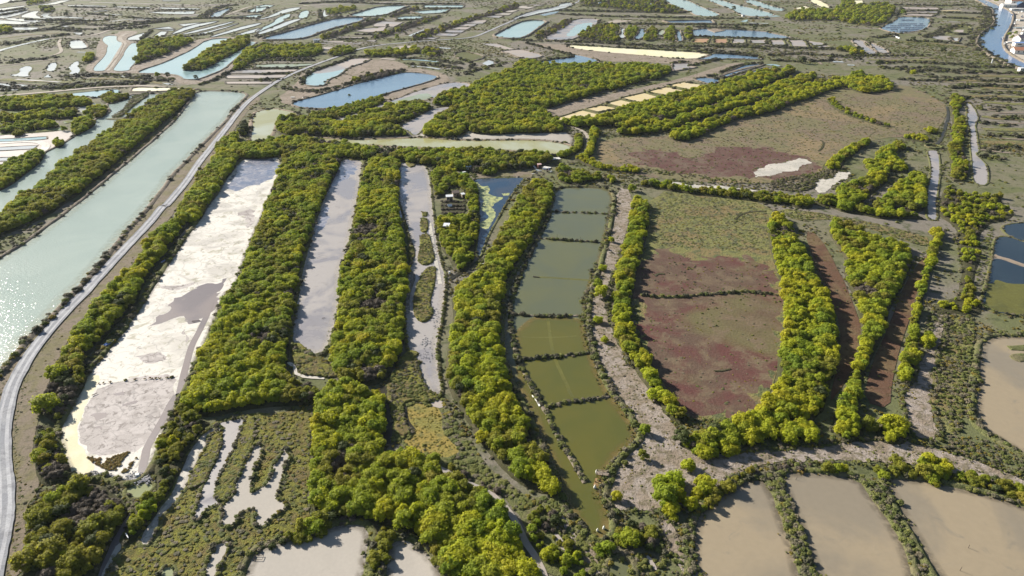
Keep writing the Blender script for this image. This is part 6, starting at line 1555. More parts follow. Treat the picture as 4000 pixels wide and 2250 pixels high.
for row in ('a0: 0,345 150,330 330,305 480,295 600,265 720,240', 'a0: 480,300 600,300 720,290 850,300', 'a0: 850,300 1050,290 1300,260 1480,240', 'a0: 1500,240 1800,205 2100,180 2300,190', 
            'a0: 1420,398 1500,330 1520,312', 'a0: 1280,175 1500,195 1700,195 1900,190', 'a0: 450,212 700,206 900,220 1100,206', 'a0: 0,158 120,138 250,108', 'a0: 0,122 250,88', 'a0: 190,196 350,205 600,200', 'a0: 690,74 1100,80', 'a0: 1150,90 1500,95', 'a0: 1610,106 2000,104', 'a0: 680,130 900,142 1150,165', 'a0: 450,895 700,885 1000,860 1200,840 1500,812 1700,818', 'a0: 1990,858 2200,796 2350,700', 'a0: 60,30 200,15 330,5',
            'a1: 0,384 100,364 300,305 500,262', 'a1: 640,100 660,185', 'a1: 0,608 600,612', 'a1: 0,694 430,694', 'a1: 0,748 330,745', 'a1: 0,808 270,804', 'a1: 480,856 446,805 556,724 776,653 946,590', 'a1: 490,876 700,886 900,866 1200,786 1500,722', 'a1: 2060,600 2200,640 2150,690', 'a1: 1680,90 2080,88', 'a1: 1400,210 1640,198', 'a1: 820,400 1120,392', 'a1: 1000,352 1180,350', 'a1: 1560,380 1720,312',
            'a2: 150,440 400,500 620,572', 'a2: 550,452 1200,490 2030,535 2500,575', 'a2: 1590,640 1780,625', 'a2: 1780,668 2100,592', 'a2: 480,112 1000,122 1750,132', 'a2: 880,252 1000,244 1500,244', 'a2: 1530,248 2040,248', 'a2: 1820,272 2200,285 2576,305', 'a2: 1820,372 2200,378 2576,392', 'a2: 1980,775 2300,655 2530,642', 'a2: 2050,802 2400,722', 'a2: 900,20 1100,40 1300,30', 'a2: 700,60 1000,80 1400,95', 'a2: 180,640 400,598 620,575', 'a2: 960,440 1300,460 1800,470 2400,480', 'a2: 2100,450 2576,500',
            'a3: 1090,384 1270,352', 'a3: 1270,52 1700,58', 'a3: 1340,118 1720,112', 'a3: 1640,62 2000,52', 'a3: 1750,325 1880,258 2030,258', 'a3: 1570,378 1740,348 2020,348', 'a3: 1400,412 1700,424 1950,444', 'a3: 0,470 300,484 650,492', 'a3: 0,604 300,624 650,612', 'a3: 640,560 900,570 1050,560', 'a3: 1280,160 1340,100', 'a3: 1750,180 2100,195', 'a3: 1780,130 2150,140', 'a3: 1500,690 1800,700 2300,740', 'a3: 1300,800 1600,820 1900,800', 'a3: 1800,880 2200,860 2576,880'):
    p = wpoly(row, 0.0, 1, 1.0, closed=False)
    for i in range(len(p) - 1):
        L = (p[i + 1] - p[i]).length
        for _ in range(max(1, int(L / 0.8))):
            if mnoise.noise(Vector((p[i].x * 0.02, p[i].y * 0.02, 2.0))) < 0.35:
                q = p[i].lerp(p[i + 1], rng.random())
                add_scrub('scrub_dark' if rng.random() < 0.7 else 'scrub_green', q.x + rng.normal() * 0.9, q.y + rng.normal() * 0.9, (1.0 + 1.9 * rng.random() ** 1.5) * (1 + q.length / 2500), 0.1, 0.8)
# shore lines
for poly, w, cd in EDGES:
    m = len(poly)
    out = offset(poly, w * 0.45)
    for i in range(m):
        a, b = out[i], out[(i + 1) % m]
        d = a.length
        L = (b - a).length
        n = L / max(0.5, d * 0.0038)
        cnt = int(n) + (1 if rng.random() < n - int(n) else 0)
        for _ in range(cnt):
            if mnoise.noise(Vector((a.x * 0.05, a.y * 0.05, 7.0))) * 1.6 + rng.normal() * 0.25 > (0.55 if d < 280 else 0.15):
                continue
            q = a.lerp(b, rng.random()) + Vector((rng.normal(), rng.normal())) * w * 0.26
            s = ((0.55 if d < 260 else 0.35) + 1.0 * rng.random() ** 1.6) * (1 + d * 0.0022)
            r_ = rng.random()
            far_ = min(0.6, max(0.1, (d - 150) / 400))
            if w < 1.0:
                s *= 0.55
            elif d < 260 and abs(w - 1.9) < 0.01 and poly is not EDGES[-1][0]:
                s *= 0.8
            elif abs(w - 1.6) < 0.01:
                s *= 0.55
            if d < 220 and w > 1.0:
                for _g in range(2):
                    e = q + Vector((rng.normal(), rng.normal())) * 0.55
                    add_scrub('scrub_gold' if rng.random() < 0.3 else 'scrub_green', e.x, e.y, rng.uniform(0.22, 0.5), 0.2, 0.8)
            add_scrub('scrub_dark' if rng.random() < far_ else 'scrub_green' if r_ < 0.5 else ('scrub_grey' if r_ < 0.88 else 'scrub_gold'), q.x, q.y, s, 0.30 if d < 300 else 0.1, 0.8 if d < 260 else 0.62)
for (p, dens) in DIKES:
    for i in range(len(p) - 1):
        L = (p[i + 1] - p[i]).length
        for _ in range(max(1, int(round(L * 2.4)))):
            if rng.random() < dens:
                q = p[i].lerp(p[i + 1], rng.random()) + Vector((rng.normal(), rng.normal())) * 0.28
                add_scrub('scrub_green' if rng.random() < 0.4 else ('scrub_grey' if rng.random() < 0.5 else 'scrub_dark'), q.x, q.y, rng.uniform(0.6, 1.5) * (0.7 if dens < 0.5 else 1), 0.1, 0.9)

# drop scrub that would stand in water or on the road
for k, lst in SP.items():
    a = np.array([(e[0], e[1]) for e in lst])
    P = np.array([(e[0], e[1], e[2] - 0.05) for e in lst])
    s = np.array([e[3] for e in lst]); hz = np.array([e[4] for e in lst])
    S = np.stack([s * rng.uniform(0.8, 1.25, len(s)), s * rng.uniform(0.8, 1.25, len(s)), s * hz * rng.uniform(0.7, 1.2, len(s))], 1)
    R = np.zeros((len(s), 3)); R[:, 2] = rng.uniform(0, 6.28, len(s))
    I = rng.integers(0, len(KINDS[k]), len(s))
    inst_cloud({'scrub_green': 'green_scrub', 'scrub_dark': 'dark_scrub', 'scrub_grey': 'grey_scrub', 'scrub_gold': 'golden_scrub'}[k], P, S, R, I, KINDS[k],
               {'scrub_dark': 'saltbush scrub coloured dark for shade, in rows along the dikes and shores', 'scrub_green': 'low green saltbush scrub all over the marsh and its banks', 'scrub_grey': 'low grey-brown dry scrub all over the marsh and its banks', 'scrub_gold': 'low golden and rusty tussocks of the salt marsh'}[k], 'scrub')
print("TREES", len(TREES), {k: len(v) for k, v in SP.items()}, {k: len(v) for k, v in fam.items()})
# ------------------------------------------------------------------ boats, sheds, jetty and other built things
def at(text, z=0.0):
    x, y = unproj(*pts(text)[0], z)
    return Vector((x, y, z))

def heading(t1, t2):
    a, b = at(t1), at(t2)
    return math.atan2(b.y - a.y, b.x - a.x), (b - a).length, (a + b) / 2

def boat(t1, t2, z, hull, inner, label, scale=None, cabin=None, mast=False, group=None, name="rowing_boat", cat="boat"):
    """open clinker-like boat: lofted hull with thickness, gunwale, thwarts; optional wheelhouse and mast"""
    rz, L, c = heading(t1, t2)
    if scale: L = scale
    root = empty(name, (c.x, c.y, z), rz, label, cat, group)
    W, D = L * 0.36, L * 0.15
    prof = [(-0.5, 0.72, 0.25), (-0.3, 0.95, 0.06), (0.0, 1.0, 0.0), (0.25, 0.82, 0.05), (0.42, 0.42, 0.2), (0.5, 0.04, 0.45)]
    def rows(k, dz):
        vs = []
        for x, w, lift in prof:
            hw = W / 2 * w * k
            for a, h in ((-1, 1.0), (-0.86, 0.55), (-0.5, 0.12), (0, 0.0), (0.5, 0.12), (0.86, 0.55), (1, 1.0)):
                vs.append((x * L * (0.97 if k < 1 else 1), a * hw, dz + lift * D * 0.5 + h * D * (1 + 0.35 * max(0, x)) ))
        return vs
    n = 7
    m = MB()
    fs = [(i * n + j, (i + 1) * n + j, (i + 1) * n + j + 1, i * n + j + 1) for i in range(len(prof) - 1) for j in range(n - 1)]
    fs.append(tuple(range(n - 1, -1, -1)))
    m.add(rows(1.0, 0.0), fs)
    m.build("hull", M[hull], root, True)
    m2 = MB()
    m2.add(rows(0.86, 0.04 * L * 0.3 + 0.02), [tuple(reversed(f)) for f in fs[:-1]])
    m2.build("lining", M[inner], root, True)
    g = MB()
    r0 = rows(1.0, 0.0)
    for s in (0, n - 1):
        for i in range(len(prof) - 1):
            a, b = r0[i * n + s], r0[(i + 1) * n + s]
            g.tube(a, b, L * 0.010, None, 5)
    g.build("gunwale", M[inner], root)
    for x in (-0.22, 0.1):
        t = MB()
        t.box((x * L, 0, D * 0.75), (L * 0.07, W * 0.86, 0.03))
        t.build("thwart", M['wood' if hull != 'bluepaint' else 'bluepale'], root)
    if cabin:
        b = MB(); b.box((-0.12 * L, 0, D + L * 0.11), (L * 0.26, W * 0.6, L * 0.22), taper=0.9)
        w = b.build("wheelhouse", M[cabin], root)
        b = MB(); b.box((-0.12 * L, 0, D + L * 0.235), (L * 0.30, W * 0.68, L * 0.025)); b.build("wheelhouse_roof", M['roofwhite'], root)
        b = MB(); b.box((0.012 * L, 0, D + L * 0.15), (L * 0.012, W * 0.46, L * 0.08)); b.build("window", M['glass'], w)
    if mast:
        b = MB(); b.tube((0.1 * L, 0, D * 0.3), (0.1 * L, 0, L * 0.75), L * 0.012, L * 0.006); b.build("mast", M['wood'], root)
    return root

boat('c0: 782,1082', 'c0: 862,1040', 0.22, 'bluepaint', 'bluepale', 'blue rowing boat lying in the shade under the road hedge')
boat('c0: 1220,444', 'c0: 1250,424', 0.2, 'whitepaint', 'bluepale', 'small pale boat at the foot of the road hedge', scale=2.0)
boat('h: 912,358', 'h: 945,352', 0.15, 'whitepaint', 'wood', 'tiny white dinghy at the far edge of the lily pond', scale=1.8)
boat('b1: 470,214', 'b1: 510,206', 0.15, 'whitepaint', 'wood', 'white boat moored on the bank of the blue reed pond', scale=3.4)

def gable(label, t, size, wall_h, ridge_h, rz, roof, wall='render', windows=2, door=True, name="house", cat="house", doormat='darkwood', chimney=False, z=0.3, open_front=False):
    c = at(t)
    root = empty(name, (c.x, c.y, z), rz, label, cat)
    L, W = size
    b = MB()
    h, r = wall_h, ridge_h
    vs = [(-L/2, -W/2, -.3), (L/2, -W/2, -.3), (L/2, W/2, -.3), (-L/2, W/2, -.3), (-L/2, -W/2, h), (L/2, -W/2, h), (L/2, W/2, h), (-L/2, W/2, h), (-L/2, 0, r), (L/2, 0, r)]
    b.add(vs, [(0, 1, 5, 4), (2, 3, 7, 6), (1, 2, 6, 9, 5), (3, 0, 4, 8, 7), (3, 2, 1, 0)])
    wl_ = b.build("wall", M[wall], root)
    o, th = 0.35, 0.14
    sl = (r - h) / (W / 2)
    b = MB()
    for s in (-1, 1):
        e = W / 2 + o
        ze = h - o * sl
        p = [(-L/2 - o, s * e, ze), (L/2 + o, s * e, ze), (L/2 + o, 0, r), (-L/2 - o, 0, r)]
        q = [(x, y, zz + th) for x, y, zz in p]
        b.add(p + q, [(0, 1, 2, 3) if s > 0 else (3, 2, 1, 0), (7, 6, 5, 4) if s > 0 else (4, 5, 6, 7), (0, 4, 5, 1), (1, 5, 6, 2), (3, 7, 4, 0)])
    rf = b.build("roof", M[roof], root)
    if chimney:
        b = MB(); b.box((L * 0.28, W * 0.12, r + 0.3), (0.7, 0.6, 1.3)); b.build("chimney", M['brick'], rf)
    for i in range(windows):
        x = -L / 2 + (i + 0.7) * L / (windows + 0.4)
        b = MB(); b.box((x, -W/2 - 0.03, h * 0.58), (min(1.2, L * .14) + .16, 0.06, h * 0.36 + .12)); f = b.build("window", M['whitepaint' if wall != 'render' else 'greysheet'], root)
        b = MB(); b.box((x, -W/2 - 0.07, h * 0.58), (min(1.2, L * .14), 0.04, h * 0.36)); b.build("pane", M['glass'], f)
    if door:
        b = MB(); b.box((L * 0.32, -W/2 - 0.04, h * 0.4), (min(1.8, L * .2), 0.08, h * 0.78)); b.build("door", M[doormat], root)
    if open_front:
        b = MB(); b.box((-L/2 - 0.05, 0, h * 0.42), (0.1, W * 0.6, h * 0.8)); b.build("door", M['navy'], root)
    return root

def flat_shed(label, t, size, h, rz, roof, wall, name="shed", cat="shed", z=0.3, tilt=0.12):
    c = at(t)
    root = empty(name, (c.x, c.y, z), rz, label, cat)
    L, W = size
    b = MB(); b.box((0, 0, h / 2 - .1), (L, W, h)); b.build("wall", M[wall], root)
    b = MB(); b.box((0, 0, h + 0.16), (L + 0.4, W + 0.4, 0.10), rx=tilt); b.build("roof", M[roof], root)
    b = MB(); b.box((L * 0.2, -W / 2 - 0.04, h * 0.42), (0.8, 0.07, h * 0.8)); d = b.build("door", M['darkwood'], root)
    b = MB(); b.box((L * 0.2 + 0.28, -W / 2 - 0.10, h * 0.42), (0.08, 0.06, 0.12)); b.build("handle", M['greysheet'], d)
    b = MB(); b.box((-L * 0.22, -W / 2 - 0.03, h * 0.6), (L * 0.25, 0.06, h * 0.3)); b.build("window", M['glass'], root)
    return root

# sheds and gardens
flat_shed('white-roofed shed at the upper edge of the dry vine plot', 'h: 205,600', (2.7, 1.7), 1.7, 0.15, 'roofwhite', 'wood')
flat_shed('small white-roofed shed among the bushes left of the lily pond', 'h: 175,915', (2.0, 2.2), 2.0, -0.1, 'roofwhite', 'wood')
flat_shed('bluish-roofed shed beside the bright green lawn', 'h: 400,285', (2.6, 2.0), 1.9, 0.2, 'roofblue', 'greysheet')
flat_shed('tiny white lean-to beside the dark gap in the gardens', 'h: 345,575', (1.2, 1.3), 1.6, 0.5, 'roofwhite', 'wood')
flat_shed('dark-roofed shelter above the dry vine plot', 'h: 270,555', (2.8, 2.4), 1.6, 0.3, 'darkwood', 'wood')
gable('little white-roofed hutch in the middle of the dry vine plot', 'h: 205,668', (1.1, 0.9), 0.5, 0.9, 0.4, 'roofwhite', 'wood', 0, False, 'hutch', 'hutch')
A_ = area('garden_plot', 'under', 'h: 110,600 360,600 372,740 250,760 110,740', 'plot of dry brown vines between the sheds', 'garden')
for i, (hx, hy) in enumerate([(130 + 38 * a, 620 + 40 * b) for b in range(4) for a in range(7)]):
    c = at('h: %d,%d' % (hx, hy))
    if abs(hx - 205) < 25 and abs(hy - 660) < 30:
        continue
    place_bush('bare', c.x + random.uniform(-.3, .3), c.y + random.uniform(-.4, .4), 0.1, random.uniform(0.4, 0.6), 'dry brown vine bush in the plot between the sheds', 'dry vines of the garden plot', hz=0.8)
b = MB(); b.box((0, 0, 0.42), (1.9, 0.85, 0.05))
rt = empty('garden_table', at('h: 358,312') + Vector((0, 0, 0.25)), 0.6, 'white garden table on the bright green lawn', 'table')
b.build("tabletop", M['whitepaint'], rt)
for sx in (-.8, .8):
    for sy in (-.3, .3):
        b = MB(); b.box((sx, sy, 0.2), (0.07, 0.07, 0.4)); b.build("leg", M['whitepaint'], rt)
rt = empty('picnic_table', at('b1: 370,214') + Vector((0, 0, 0.05)), 0.2, 'white picnic table on the bare spit of the blue reed pond', 'table')
b = MB(); b.box((0, 0, 0.74), (2.6, 1.0, 0.07)); b.build("tabletop", M['whitepaint'], rt)
for s in (-1, 1):
    b = MB(); b.box((0, s * 0.95, 0.44), (2.6, 0.35, 0.06)); b.build("bench", M['whitepaint'], rt)
    b = MB(); b.box((s * 0.9, 0, 0.36), (0.1, 1.7, 0.08)); b.box((s * 0.9, 0.35, 0.36), (0.1, 0.1, 0.72)); b.box((s * 0.9, -0.35, 0.36), (0.1, 0.1, 0.72)); b.build("leg", M['whitepaint'], rt)

# junk beside the white yard
def junk(name, t, size, rz, mat, label, cat, z=0.2, rx=0.0):
    c = at(t)
    b = MB(); b.box((0, 0, 0), size, rz, 1.0, rx)
    o = b.build(name, M[mat], None, loc=(c.x, c.y, z + size[2] / 2))
    return tag(o, label, cat)
rt = empty('cabin', at('h: 1145,258') + Vector((0, 0, 0.2)), 0.15, 'small reddish cabin with a dark opening at the junk pile', 'cabin')
b = MB(); b.box((0, 0, 0.85), (1.7, 1.5, 1.7)); b.build("wall", M['brick'], rt)
b = MB(); b.box((0, 0, 1.75), (1.95, 1.75, 0.1), rx=0.06); b.build("roof", M['pinkroof'], rt)
b = MB(); b.box((0.25, -0.77, 0.75), (0.9, 0.05, 1.1)); b.build("opening", M['glass'], rt)  # dark panel painted for the shaded inside, no real hole
for nm, t, sz, rz, mt, lb, ct, z, rx in (
    ('metal_sheet', 'h: 1100,262', (0.9, 2.2, 0.06), 0.6, 'greysheet', 'pale grey metal sheet leaning left of the reddish cabin', 'metal sheet', 0.5, 0.5),
    ('metal_sheet', 'h: 1125,290', (1.6, 1.0, 0.06), -0.3, 'greysheet', 'bluish sheet lying in front of the reddish cabin', 'metal sheet', 0.5, 0.2),
    ('tarpaulin', 'h: 1090,300', (1.6, 1.6, 0.5), 0.3, 'greenbank', 'green tarpaulin heap at the left of the junk pile', 'tarpaulin', 0.1, 0.0),
    ('pipe_bundle', 'h: 1150,300', (1.8, 0.5, 0.4), 0.2, 'roofgrey', 'grey pipe bundle in the middle of the junk pile', 'pipes', 0.3, 0.0),
    ('pallet', 'h: 1118,325', (1.3, 1.1, 0.16), 0.9, 'wood', 'wooden pallet tilted at the front of the junk pile', 'pallet', 0.6, 0.6),
    ('beam', 'h: 1165,325', (0.16, 2.6, 0.16), 0.7, 'wood', 'long pale beam slanting over the front of the junk pile', 'beam', 0.7, 0.3),
    ('beam', 'h: 1135,320', (0.14, 2.2, 0.14), -0.5, 'wood', 'shorter beam crossing the pallet at the junk pile', 'beam', 0.7, 0.3),
    ('white_sheet', 'h: 1200,272', (2.0, 1.6, 0.10), 0.2, 'whitepaint', 'white sheet on the ground right of the reddish cabin', 'sheet', 0.3, 0.0),
    ('white_sheet', 'h: 1250,262', (1.4, 1.1, 0.3), -0.4, 'sack', 'whitish sack heap at the right of the junk pile', 'sacks', 0.2, 0.0),
    ('drum', 'h: 1252,285', (0.8, 0.8, 1.0), 0.4, 'navy', 'dark drum at the right end of the junk pile', 'drum', 0.2, 0.0),
    ('crate', 'h: 1230,300', (1.0, 0.8, 0.6), 0.1, 'darkwood', 'dark crate beside the drum at the junk pile', 'crate', 0.2, 0.0),
    ('crate', 'h: 1270,305', (0.9, 0.8, 0.5), 0.6, 'roofgrey', 'grey crate at the outer edge of the junk pile', 'crate', 0.2, 0.0),
    ('board', 'h: 1080,325', (1.3, 0.4, 0.08), 0.1, 'roofwhite', 'pale board by the dike left of the junk pile', 'board', 0.3, 0.0)):
    junk(nm, t, sz, rz, mt, lb, ct, z, rx)
tag(junk('plank', 'h: 540,1270', (1.6, 0.3, 0.06), -0.1, 'roofwhite', 'pale plank by the ditch at the foot of the lily pond', 'plank', 0.3))
c = at('h: 205,1372'); b = MB(); b.tube((0, 0, 0), (0, 0, 0.75), 0.33, 0.30, 10); b.tube((0, 0, 0.75), (0, 0, 0.80), 0.24, 0.24, 10)
tag(b.build('barrel', M['whitepaint'], None, loc=(c.x, c.y, 0.25)), 'white barrel at the mouth of the ditch below the hut gardens', 'barrel')

# jetty, sacks, stakes
rz, L, c = heading('j: 390,318', 'j: 550,335')
rt = empty('jetty', (c.x, c.y, 0.1), rz, 'little wooden jetty on the right bank of the olive fish pond', 'jetty')
L = 2.6
for i in range(9):
    b = MB(); b.box((-L / 2 + (i + .5) * L / 9, 0, 0.62), (L / 9 - 0.04, 1.15, 0.05)); b.build("plank", M['wood'], rt)
for x in (-1.15, 0.0, 1.15):
    for y in (-.5, .5):
        b = MB(); b.tube((x, y, -.4), (x, y, 1.0), 0.07, 0.06); b.build("post", M['darkwood'], rt)
for y in (-.5, .5):
    b = MB(); b.box((0, y, 0.95), (L, 0.08, 0.08)); b.build("rail", M['wood'], rt)
    b = MB(); b.box((0, y, 0.55), (L, 0.1, 0.1)); b.build("beam", M['darkwood'], rt)
for t, lb, s in (('j: 372,285', 'white sack on a stake at the tip of the little jetty', 1.0), ('j: 347,530', 'white sack at the corner of the sandy landing below the jetty', 1.0), ('j: 388,1225', 'left of two white sacks standing in the olive pond near its end', 0.8), ('j: 490,1190', 'right of two white sacks standing in the olive pond near its end', 0.9)):
    c = at(t)
    rt = empty('sack', (c.x, c.y, 0.08), random.uniform(0, 6), lb, 'sack')
    rt.scale = (s, s, s)
    vs, n = [], 8
    for z, r in ((0, .26), (.22, .30), (.45, .27), (.65, .17), (.78, .08), (.84, .11)):
        for k in range(n):
            a = 2 * math.pi * k / n
            rr = r * (1 + 0.16 * math.sin(3 * a + z * 5))
            vs.append((math.cos(a) * rr, math.sin(a) * rr, z))
    fs = [(i * n + k, i * n + (k + 1) % n, (i + 1) * n + (k + 1) % n, (i + 1) * n + k) for i in range(5) for k in range(n)] + [tuple(range(5 * n, 6 * n))]
    MB().add(vs, fs).build("bag", M['sack'], rt, True)
    b = MB(); b.tube((0.1, 0, -.3), (0.12, 0, 1.1), 0.035, 0.03, 5); b.build("stake", M['darkwood'], rt)
def stake(t, h, lean, label, z=0.0, r=0.05):
    c = at(t)
    b = MB(); b.tube((0, 0, -.3), (lean, lean * .3, h), r, r * .7, 5)
    tag(b.build('stake', M['darkwood'], None, loc=(c.x, c.y, z)), label, 'stake')
stake('c2: 553,72', 1.6, 0.05, 'thin stake on the first sunken dike of the fish ponds')
stake('c2: 340,245', 1.2, 0.05, 'thin stake left of the drifting log in the second fish pond')
stake('c2: 513,278', 1.9, 0.1, 'tall stake beside the log on the second sunken dike')
stake('c2: 522,838', 1.0, 0.0, 'short stake at the right end of the fourth cross dike', r=0.09)
stake('d3: 1510,1240', 0.9, 0.05, 'thin stake in the rightmost tan pond, upper one')
stake('d3: 1445,1412', 1.0, 0.2, 'leaning stake in the rightmost tan pond near the bottom edge')
stake('d3: 205,725', 0.8, 0.35, 'leaning stick at the top of the middle tan pond')
stake('j: 348,390', 0.7, 0.0, 'short stake in the landing below the jetty')
def log(t1, t2, r, mat, label, z=0.2, name='log', cat='log'):
    a, b_ = at(t1), at(t2)
    b = MB(); b.tube((0, 0, 0), tuple(b_ - a), r, r * .7, 7)
    tag(b.build(name, M[mat], None, loc=(a.x, a.y, z)), label, cat)
log('c2: 517,275', 'c2: 555,281', 0.25, 'darkwood', 'dark log lying on the second sunken dike')
log('c2: 160,546', 'c2: 208,551', 0.22, 'darkwood', 'dark log end on the submerged sill of the upper fish pond')
log('d0: 695,92', 'd0: 738,74', 0.10, 'darkwood', 'dark driftwood on the yellow salt rim', 0.3, 'driftwood', 'driftwood')
log('c0: 1040,1082', 'c0: 1065,1078', 0.08, 'darkwood', 'small driftwood stick in the middle of the white mudflat', 0.3, 'driftwood', 'driftwood')
log('c0: 1450,885', 'c0: 1512,880', 0.12, 'darkwood', 'dark driftwood on the pale islet of the puddle', 0.3, 'driftwood', 'driftwood')
log('b1: 885,962', 'b1: 898,957', 0.12, 'darkwood', 'dark stump in the upper lavender mudflat, farther one', 0.2, 'stump', 'stump')
log('b1: 885,1008', 'b1: 905,1001', 0.12, 'darkwood', 'dark stump in the upper lavender mudflat, nearer one', 0.2, 'stump', 'stump')
log('c1: 498,862', 'c1: 522,856', 0.08, 'darkwood', 'dark crooked branch beside the runnel of the lavender mudflat', 0.25, 'driftwood', 'driftwood')
log('d0: 960,1158', 'd0: 978,1190', 0.13, 'roofwhite', 'white board caught in the scrub beside the shaded creek', 1.0, 'board', 'board')
q = 180 / 966.0
def at5(x, y, z=0.0):
    u = unproj(2020 + x * q, 1350 + y * q, z)
    return Vector((u[0], u[1], z))
for (x1, y1, x2, y2, w, mt, lb) in ((425, 1190, 480, 1290, 0.55, 'whitepaint', 'white board on the bank of the long dike, nearest and widest of three'), (365, 1125, 405, 1190, 0.22, 'sack', 'narrow pale board on the bank of the long dike, middle of three'), (315, 1065, 342, 1110, 0.25, 'sack', 'short pale board on the bank of the long dike, farthest of three')):
    a, b_ = at5(x1, y1), at5(x2, y2)
    d = b_ - a
    bm = MB(); bm.box((0, 0, 0), (d.length, w, 0.08), math.atan2(d.y, d.x), 1.0, 0.25)
    cc = (a + b_) / 2
    tag(bm.build('board', M[mt], None, loc=(cc.x, cc.y, 0.35)), lb, 'board')
# open rectangular frame lying on the pale pan
cf = at('d1: 22,1318'); b = MB()
for s in (-1, 1):
    b.box((0, s * .5, 0), (1.5, 0.06, 0.06)); b.box((s * .75, 0, 0), (0.06, 1.06, 0.06))
tag(b.build('metal_frame', M['darkwood'], None, loc=(cf.x, cf.y, 0.3)), 'dark rectangular metal outline lying on the wide pale pan', 'metal frame')
# rubble round the small pool
b = MB()
r_ = random.Random(5)
for i in range(260):
    if i < 150:
        tx, ty = r_.gauss(1015, 40), r_.gauss(722, 22)
    elif i < 205:
        tx, ty = r_.gauss(1115, 22), r_.gauss(728, 18)
    else:
        k = r_.random(); tx, ty = 690 + 250 * k + r_.gauss(0, 8), 672 + 70 * k * k + r_.gauss(0, 7)
    c = at('d0: %.1f,%.1f' % (tx, ty))
    s = r_.uniform(0.10, 0.34)
    b.box((c.x, c.y, 0.28 + s * 0.2), (s * 1.3, s, s * 0.8), r_.uniform(0, 3), r_.uniform(.5, .8), r_.uniform(-.3, .3))
tag(b.build('rubble', M['rubble']), 'grey and white broken stones round the small pool', 'rubble', None, 'stuff')
c = at('d0: 1042,702'); b = MB(); b.box((0, 0, 0.3), (0.9, 0.7, 0.6), 0.3, 0.8)
tag(b.build('stone_block', M['whitepaint'], None, loc=(c.x, c.y, 0.2)), 'white stone block above the small pool', 'stone')
# stones on the near mud of the long mudflat
b = MB()
for i in range(170):
    tx, ty = (r_.gauss(1290, 22), r_.gauss(1040, 22)) if i < 60 else ((r_.gauss(1285, 35), r_.gauss(1140, 16)) if i < 110 else (r_.uniform(1330, 1400), r_.uniform(750, 950)))
    c = at('c1: %.1f,%.1f' % (tx, ty)); s = r_.uniform(0.08, 0.25)
    b.box((c.x, c.y, 0.14 + s * .2), (s * 1.4, s, s * .6), r_.uniform(0, 3), .7)
tag(b.build('mud_clods', M['rubble']), 'dark clods and shells strewn over the near part of the mudflat with islands', 'clods', None, 'stuff')
# rusty glasswort on the near end of the white mudflat
P, S = [], []
poly = wpoly('d0: 640,540 720,570 850,560 940,515 1050,510 1030,570 960,680 850,660 720,615', 0, 1)
xs = [v.x for v in poly]; ys = [v.y for v in poly]
X = rng.uniform(min(xs), max(xs), 900); Y = rng.uniform(min(ys), max(ys), 900)
ok = pip(X, Y, poly)
for x, y in zip(X[ok], Y[ok]):
    if mnoise.noise(Vector((x * .3, y * .3, 1))) > -0.15:
        P.append((x, y, 0.12)); s = rng.uniform(.35, .8); S.append((s, s, s * .7))
for row in ('c0: 700,1365 900,1335 1100,1320 1330,1300',):
    pp = wpoly(row, 0, 1, 1.0, False)
    for i in range(len(pp) - 1):
        for _ in range(2):
            if rng.random() < (0.9 if i > len(pp) * .55 else 0.3):
                v = pp[i].lerp(pp[i + 1], rng.random()); s = rng.uniform(.4, .8); P.append((v.x + rng.normal() * .2, v.y + rng.normal() * .2, 0.2)); S.append((s, s, s * .7))
kind('rusty', 'rusty', 2, 0.5, 0.5, 3, 26, 0.2, low=0.03)
inst_cloud('glasswort', P, S, [(0, 0, random.uniform(0, 6)) for _ in P], [random.randrange(2) for _ in P], KINDS['rusty'], 'rusty glasswort on the near end of the white mudflat', 'glasswort')

# oyster racks in the far blue pond
for i, (xa, xb, y) in enumerate(((1330, 1480, 205), (1310, 1560, 243), (1230, 1580, 262), (1180, 1560, 282), (1230, 1520, 300), (1290, 1470, 318))):
    a, b_ = at('a3: %d,%d' % (xa, y)), at('a3: %d,%d' % (xb, y))
    n = 12
    rt = empty('oyster_rack', (a + b_) / 2 + Vector((0, 0, 0.1)), math.atan2(b_.y - a.y, b_.x - a.x), 'dark row of oyster racks in the bright blue pond, number %s from the far side' % ('one', 'two', 'three', 'four', 'five', 'six')[i], 'oyster rack')
    rt['label'] = 'dark oyster rack row in the blue pond, %s from the far side' % ('first', 'second', 'third', 'fourth', 'fifth', 'sixth')[i]
    L = (b_ - a).length
    t_, g_ = MB(), MB()
    for k in range(n):
        if (k * 7 + i * 3) % 11 == 0: continue
        x = -L / 2 + (k + .5) * L / n
        t_.box((x, 0, 0.55), (L / n * 0.82, 2.2, 0.3))
        for sx in (-.35, .35):
            for sy in (-.8, .8):
                g_.box((x + sx * L / n, sy, 0.2), (.15, .15, .5))
    t_.build("bags", M['navy'], rt); g_.build("legs", M['darkwood'], rt)

